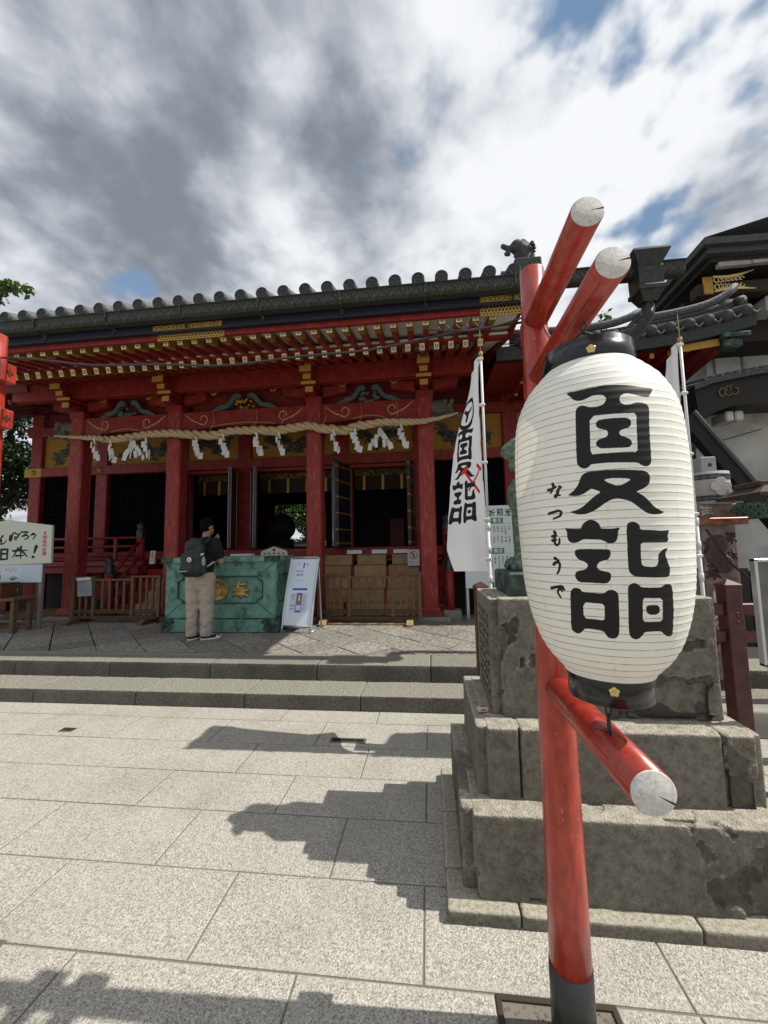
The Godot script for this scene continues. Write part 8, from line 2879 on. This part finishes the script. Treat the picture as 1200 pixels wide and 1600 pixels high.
	quad(st2, ring[3] - Vector3(0, 0.03, 0), ring[2] - Vector3(0, 0.03, 0), ring[1] - Vector3(0, 0.03, 0), ring[0] - Vector3(0, 0.03, 0))
	part("roof", st2, surf("pinkish stone", mats.concrete.albedo_texture, 0.5, 0.8, null, 1.0, 0.0, Color(0.42, 0.36, 0.35)), r)
	var cp := ST()
	cbox(cp, Vector3(3.03, 2.125, -4.3), Vector3(3.55, 2.18, -3.97), 0.008)
	part("ridge_block", cp, mats.wood_dark, r)
	var lp := ST()
	cbox(lp, Vector3(3.15, 0, -4.08), Vector3(3.31, 2.03, -3.92), 0.01)
	part("post", lp, mats.concrete, r)
	# metal explanation board at the right edge
	var s := thing("metal_sign", "grey metal information board leaning at the right edge of the picture", "sign", Vector3(1.8, 0, -2.2))
	var b := ST()
	cbox(b, Vector3(1.615, 1.02, -2.22), Vector3(2.2, 1.525, -2.20), 0.003)
	part("panel", b, mats.steel, s)
	for e in [[1.605, 1.01, 1.62, 1.535], [1.605, 1.52, 2.21, 1.535], [1.605, 1.01, 2.21, 1.025]]:
		var f := ST()
		cbox(f, Vector3(e[0], e[1], -2.222), Vector3(e[2], e[3], -2.185), 0.003)
		part("frame", f, mats.metal, s)
	var pt := ST()
	var rng := RandomNumberGenerator.new()
	rng.seed = 2
	for c in 8:
		for k in 14:
			var x := 1.72 + c * 0.05
			var y := 1.46 - k * 0.026
			bbox(pt, Vector3(x + rng.randf_range(-0.004, 0.004), y, -2.1985), Vector3(0.014, 0.003, 0.001), 0.0)
			bbox(pt, Vector3(x, y - 0.006, -2.1985), Vector3(0.003, 0.014, 0.001), 0.0)
	tag(part("etched_text", pt, plain("etched grey", lin(0.10, 0.10, 0.10), 0.6), s), "", "", "", "stuff")
	var lg := ST()
	cbox(lg, Vector3(1.66, 0, -2.25), Vector3(1.70, 1.02, -2.215), 0.003)
	cbox(lg, Vector3(2.12, 0, -2.25), Vector3(2.16, 1.02, -2.215), 0.003)
	part("legs", lg, mats.metal, s)

# ------------------------------------------------------------------ trees
func leaf_cloud(parent: Node3D, blobs: Array, count: int, size: float, seed_: int, m: Material) -> void:
	var rng := RandomNumberGenerator.new()
	rng.seed = seed_
	var st := ST()
	# one leaf: a narrow folded blade
	var a := Vector3(0, 0, 0)
	var b := Vector3(0.28, 0.05, 0.45)
	var c := Vector3(0, -0.06, 1.0)
	var d := Vector3(-0.28, 0.05, 0.45)
	tri(st, a, c, b)
	tri(st, a, d, c)
	st.generate_normals()
	var mm := MultiMesh.new()
	mm.transform_format = MultiMesh.TRANSFORM_3D
	mm.use_colors = true
	mm.mesh = st.commit()
	mm.instance_count = count
	var total := 0.0
	for e in blobs:
		total += e[1].x * e[1].y * e[1].z
	for k in count:
		var pick := rng.randf() * total
		var e: Array = blobs[0]
		for q in blobs:
			pick -= q[1].x * q[1].y * q[1].z
			if pick <= 0:
				e = q
				break
		var dir := Vector3(rng.randfn(), rng.randfn(), rng.randfn()).normalized()
		var p: Vector3 = e[0] + dir * e[1] * pow(rng.randf(), 0.45)
		var bs := Basis(Vector3.UP, rng.randf() * TAU) * Basis(Vector3.RIGHT, rng.randf_range(-0.4, 1.2)) * Basis(Vector3(0, 0, 1), rng.randf_range(-0.6, 0.6))
		mm.set_instance_transform(k, Transform3D(bs.scaled(Vector3.ONE * size * rng.randf_range(0.6, 1.35)), p))
		var g := rng.randf_range(0.55, 1.5)
		mm.set_instance_color(k, Color(minf(g * rng.randf_range(0.8, 1.2), 1.0), minf(g, 1.0), minf(g * 0.8, 1.0)))
	var o := MultiMeshInstance3D.new()
	o.name = "crown"
	o.multimesh = mm
	o.material_override = m
	o.position = -parent.position
	o.set_meta("kind", "stuff")
	parent.add_child(o, true)

func tree(called: String, label: String, at: Vector3, height: float, blobs: Array, count: int, size: float, seed_: int) -> Node3D:
	var o := thing(called, label, "tree", at, "trees round the shrine")
	var rng := RandomNumberGenerator.new()
	rng.seed = seed_
	var st := ST(true)
	var top := at + Vector3(rng.randf_range(-0.4, 0.4), height * 0.75, rng.randf_range(-0.3, 0.3))
	tube(st, [at, at.lerp(top, 0.35) + Vector3(0.1, 0, 0), at.lerp(top, 0.7) - Vector3(0.08, 0, 0), top], [height * 0.030, height * 0.024, height * 0.016, height * 0.006], 10)
	part("trunk", st, mats.bark, o)
	for e in blobs:
		var l := ST(true)
		var s := at.lerp(top, clampf((e[0].y - at.y) / height * 0.7, 0.25, 0.95))
		tube(l, [s, s.lerp(e[0], 0.5) + Vector3(0, 0.15, 0), e[0], e[0] + (e[0] - s).normalized() * e[1].x * 0.6], [height * 0.012, height * 0.008, height * 0.004, 0.008], 7)
		part("limb", l, mats.bark, o)
	leaf_cloud(o, blobs, count, size, seed_ + 5, mats.leaf_shaded if called == "garden_tree" and seed_ < 10 else mats.leaf)
	return o

func build_trees() -> void:
	var rng := RandomNumberGenerator.new()
	rng.seed = 90
	var at := Vector3(-17.2, 0, -13.5)
	var bl := []
	for k in 26:
		bl.append([at + Vector3(rng.randf_range(-2.6, 2.6), rng.randf_range(0.4, 9.0), rng.randf_range(-1.8, 1.8)), Vector3(rng.randf_range(0.8, 1.4), rng.randf_range(0.5, 0.8), rng.randf_range(0.8, 1.4))])
	for k in 14:
		bl.append([Vector3(rng.randf_range(-17.2, -14.6), rng.randf_range(1.2, 6.0), rng.randf_range(-14.6, -13.6)), Vector3(0.9, 0.6, 0.7)])
	for k in 9:
		bl.append([Vector3(-17.4 + k * 0.5, rng.randf_range(0.9, 2.4), -14.2), Vector3(0.7, 0.7, 0.6)])
	tree("garden_tree", "dense dark green tree beyond the left end of the shrine hall", at, 9.0, bl, 44000, 0.17, 1)
	at = Vector3(-13.9, 0, -15.5)
	bl = []
	for k in 18:
		bl.append([at + Vector3(rng.randf_range(-1.7, 1.7), rng.randf_range(0.4, 6.8), rng.randf_range(-1.4, 1.4)), Vector3(rng.randf_range(0.6, 1.0), rng.randf_range(0.35, 0.6), rng.randf_range(0.6, 1.0))])
	tree("garden_tree", "smaller dark tree just outside the corner post of the shrine hall", at, 7.0, bl, 15000, 0.15, 2)
	# a taller tree whose branch tips show over the roof at the left
	at = Vector3(-13.6, 0, -9.5)
	bl = []
	for k in 8:
		bl.append([at + Vector3(rng.randf_range(-1.8, 1.0), rng.randf_range(6.3, 9.2), rng.randf_range(-1.0, 1.0)), Vector3(rng.randf_range(0.5, 0.9), rng.randf_range(0.3, 0.5), rng.randf_range(0.5, 0.9))])
	var tall := tree("tall_tree", "tall light green tree with branch tips over the roof at the left edge", at, 9.0, bl, 5000, 0.19, 3)
	var tips := []
	for e in [[-11.75, 9.0, 0.45, 0.16], [-11.2, 8.95, 0.40, 0.13], [-10.75, 8.85, 0.25, 0.08], [-11.6, 8.62, 0.30, 0.12], [-11.3, 7.75, 0.35, 0.10]]:
		tips.append([Vector3(e[0], e[1], -9.0), Vector3(e[2], e[3], 0.3)])
	var tw := ST(true)
	tube(tw, [Vector3(-13.2, 8.2, -9.3), Vector3(-11.9, 8.95, -9.0), Vector3(-10.7, 8.9, -9.0)], [0.04, 0.015, 0.004], 6)
	tube(tw, [Vector3(-13.2, 7.6, -9.3), Vector3(-12.0, 7.8, -9.0), Vector3(-11.1, 7.72, -9.0)], [0.03, 0.012, 0.004], 6)
	part("branch", tw, mats.bark, tall)
	leaf_cloud(tall, tips, 330, 0.17, 77, mats.leaf)
	at = Vector3(-9.5, 0, -9.9)
	var o := thing("roof_shrub", "sparse leafy tips showing just above the left tiles of the roof", "shrub", Vector3(-10.4, 6.5, -11.6))
	var s := ST(true)
	tube(s, [Vector3(-10.4, 5.0, -11.8), Vector3(-10.3, 8.4, -11.6)], [0.05, 0.01], 6)
	part("stem", s, mats.bark, o)
	leaf_cloud(o, [[Vector3(-11.0, 8.55, -11.6), Vector3(0.7, 0.22, 0.4)], [Vector3(-10.0, 8.60, -11.6), Vector3(0.35, 0.22, 0.3)]], 420, 0.16, 8, mats.leaf)
	# the garden seen through the hall
	for e in [[Vector3(-5.9, 0, -20.0), "pale green feathery tree seen through the open back of the hall", 5.0, 21], [Vector3(-8.2, 0, -19.0), "low leafy tree at the left of the garden behind the hall", 4.0, 22], [Vector3(-6.6, 0, -24.0), "broad green tree farthest back in the garden behind the hall", 6.5, 23]]:
		at = e[0]
		bl = []
		for k in 18:
			bl.append([at + Vector3(rng.randf_range(-2.2, 2.2), rng.randf_range(1.3, e[2]), rng.randf_range(-1.0, 1.6)), Vector3(rng.randf_range(0.6, 1.0), rng.randf_range(0.3, 0.5), rng.randf_range(0.5, 0.9))])
		tree("garden_tree", e[1], at, e[2], bl, 14000, 0.16, e[3])
	var st := ST(true)
	rough_block(st, Vector3(-7.5, 0, -19.0), Vector3(-4.2, 1.95, -18.6), 0.05, 0.01, 0.15, 0.0, 4)
	single("garden_stone_wall", st, mats.concrete, "pale low stone wall under the feathery tree behind the hall", "wall")
	var sp := thing("bare_sapling", "thin sapling tips against the sky between the red bar and the gutter box", "sapling", Vector3(4.4, 0, -10.5))
	var q := ST(true)
	tube(q, [Vector3(4.9, 0, -11.0), Vector3(4.95, 5.5, -11.0), Vector3(5.0, 8.0, -11.0)], [0.07, 0.035, 0.006], 7)
	part("stem", q, mats.bark, sp)
	leaf_cloud(sp, [[Vector3(4.98, 7.75, -11.0), Vector3(0.22, 0.30, 0.2)]], 60, 0.15, 9, mats.leaf)

# ------------------------------------------------------------------ small things
func build_small_things() -> void:
	var o := thing("paper_packet", "small white packet with red print left on the pedestal ledge", "packet", Vector3(0.258, 0.742, -2.265), "", 0.2)
	var st := ST()
	bbox(st, Vector3(0, 0.011, 0), Vector3(0.052, 0.022, 0.034), 0.002)
	lpart("packet_body", st, plain("packet white", lin(0.55, 0.48, 0.48), 0.5), o)
	var l := ST()
	bbox(l, Vector3(0.005, 0.0235, -0.002), Vector3(0.03, 0.001, 0.014), 0.0)
	lpart("red_print", l, plain("packet red", lin(0.45, 0.03, 0.04), 0.5), o)
	var l2 := ST()
	bbox(l2, Vector3(0.0, 0.011, 0.0172), Vector3(0.03, 0.006, 0.001), 0.0)
	lpart("dark_print", l2, plain("packet ink", lin(0.02, 0.02, 0.02), 0.5), o)
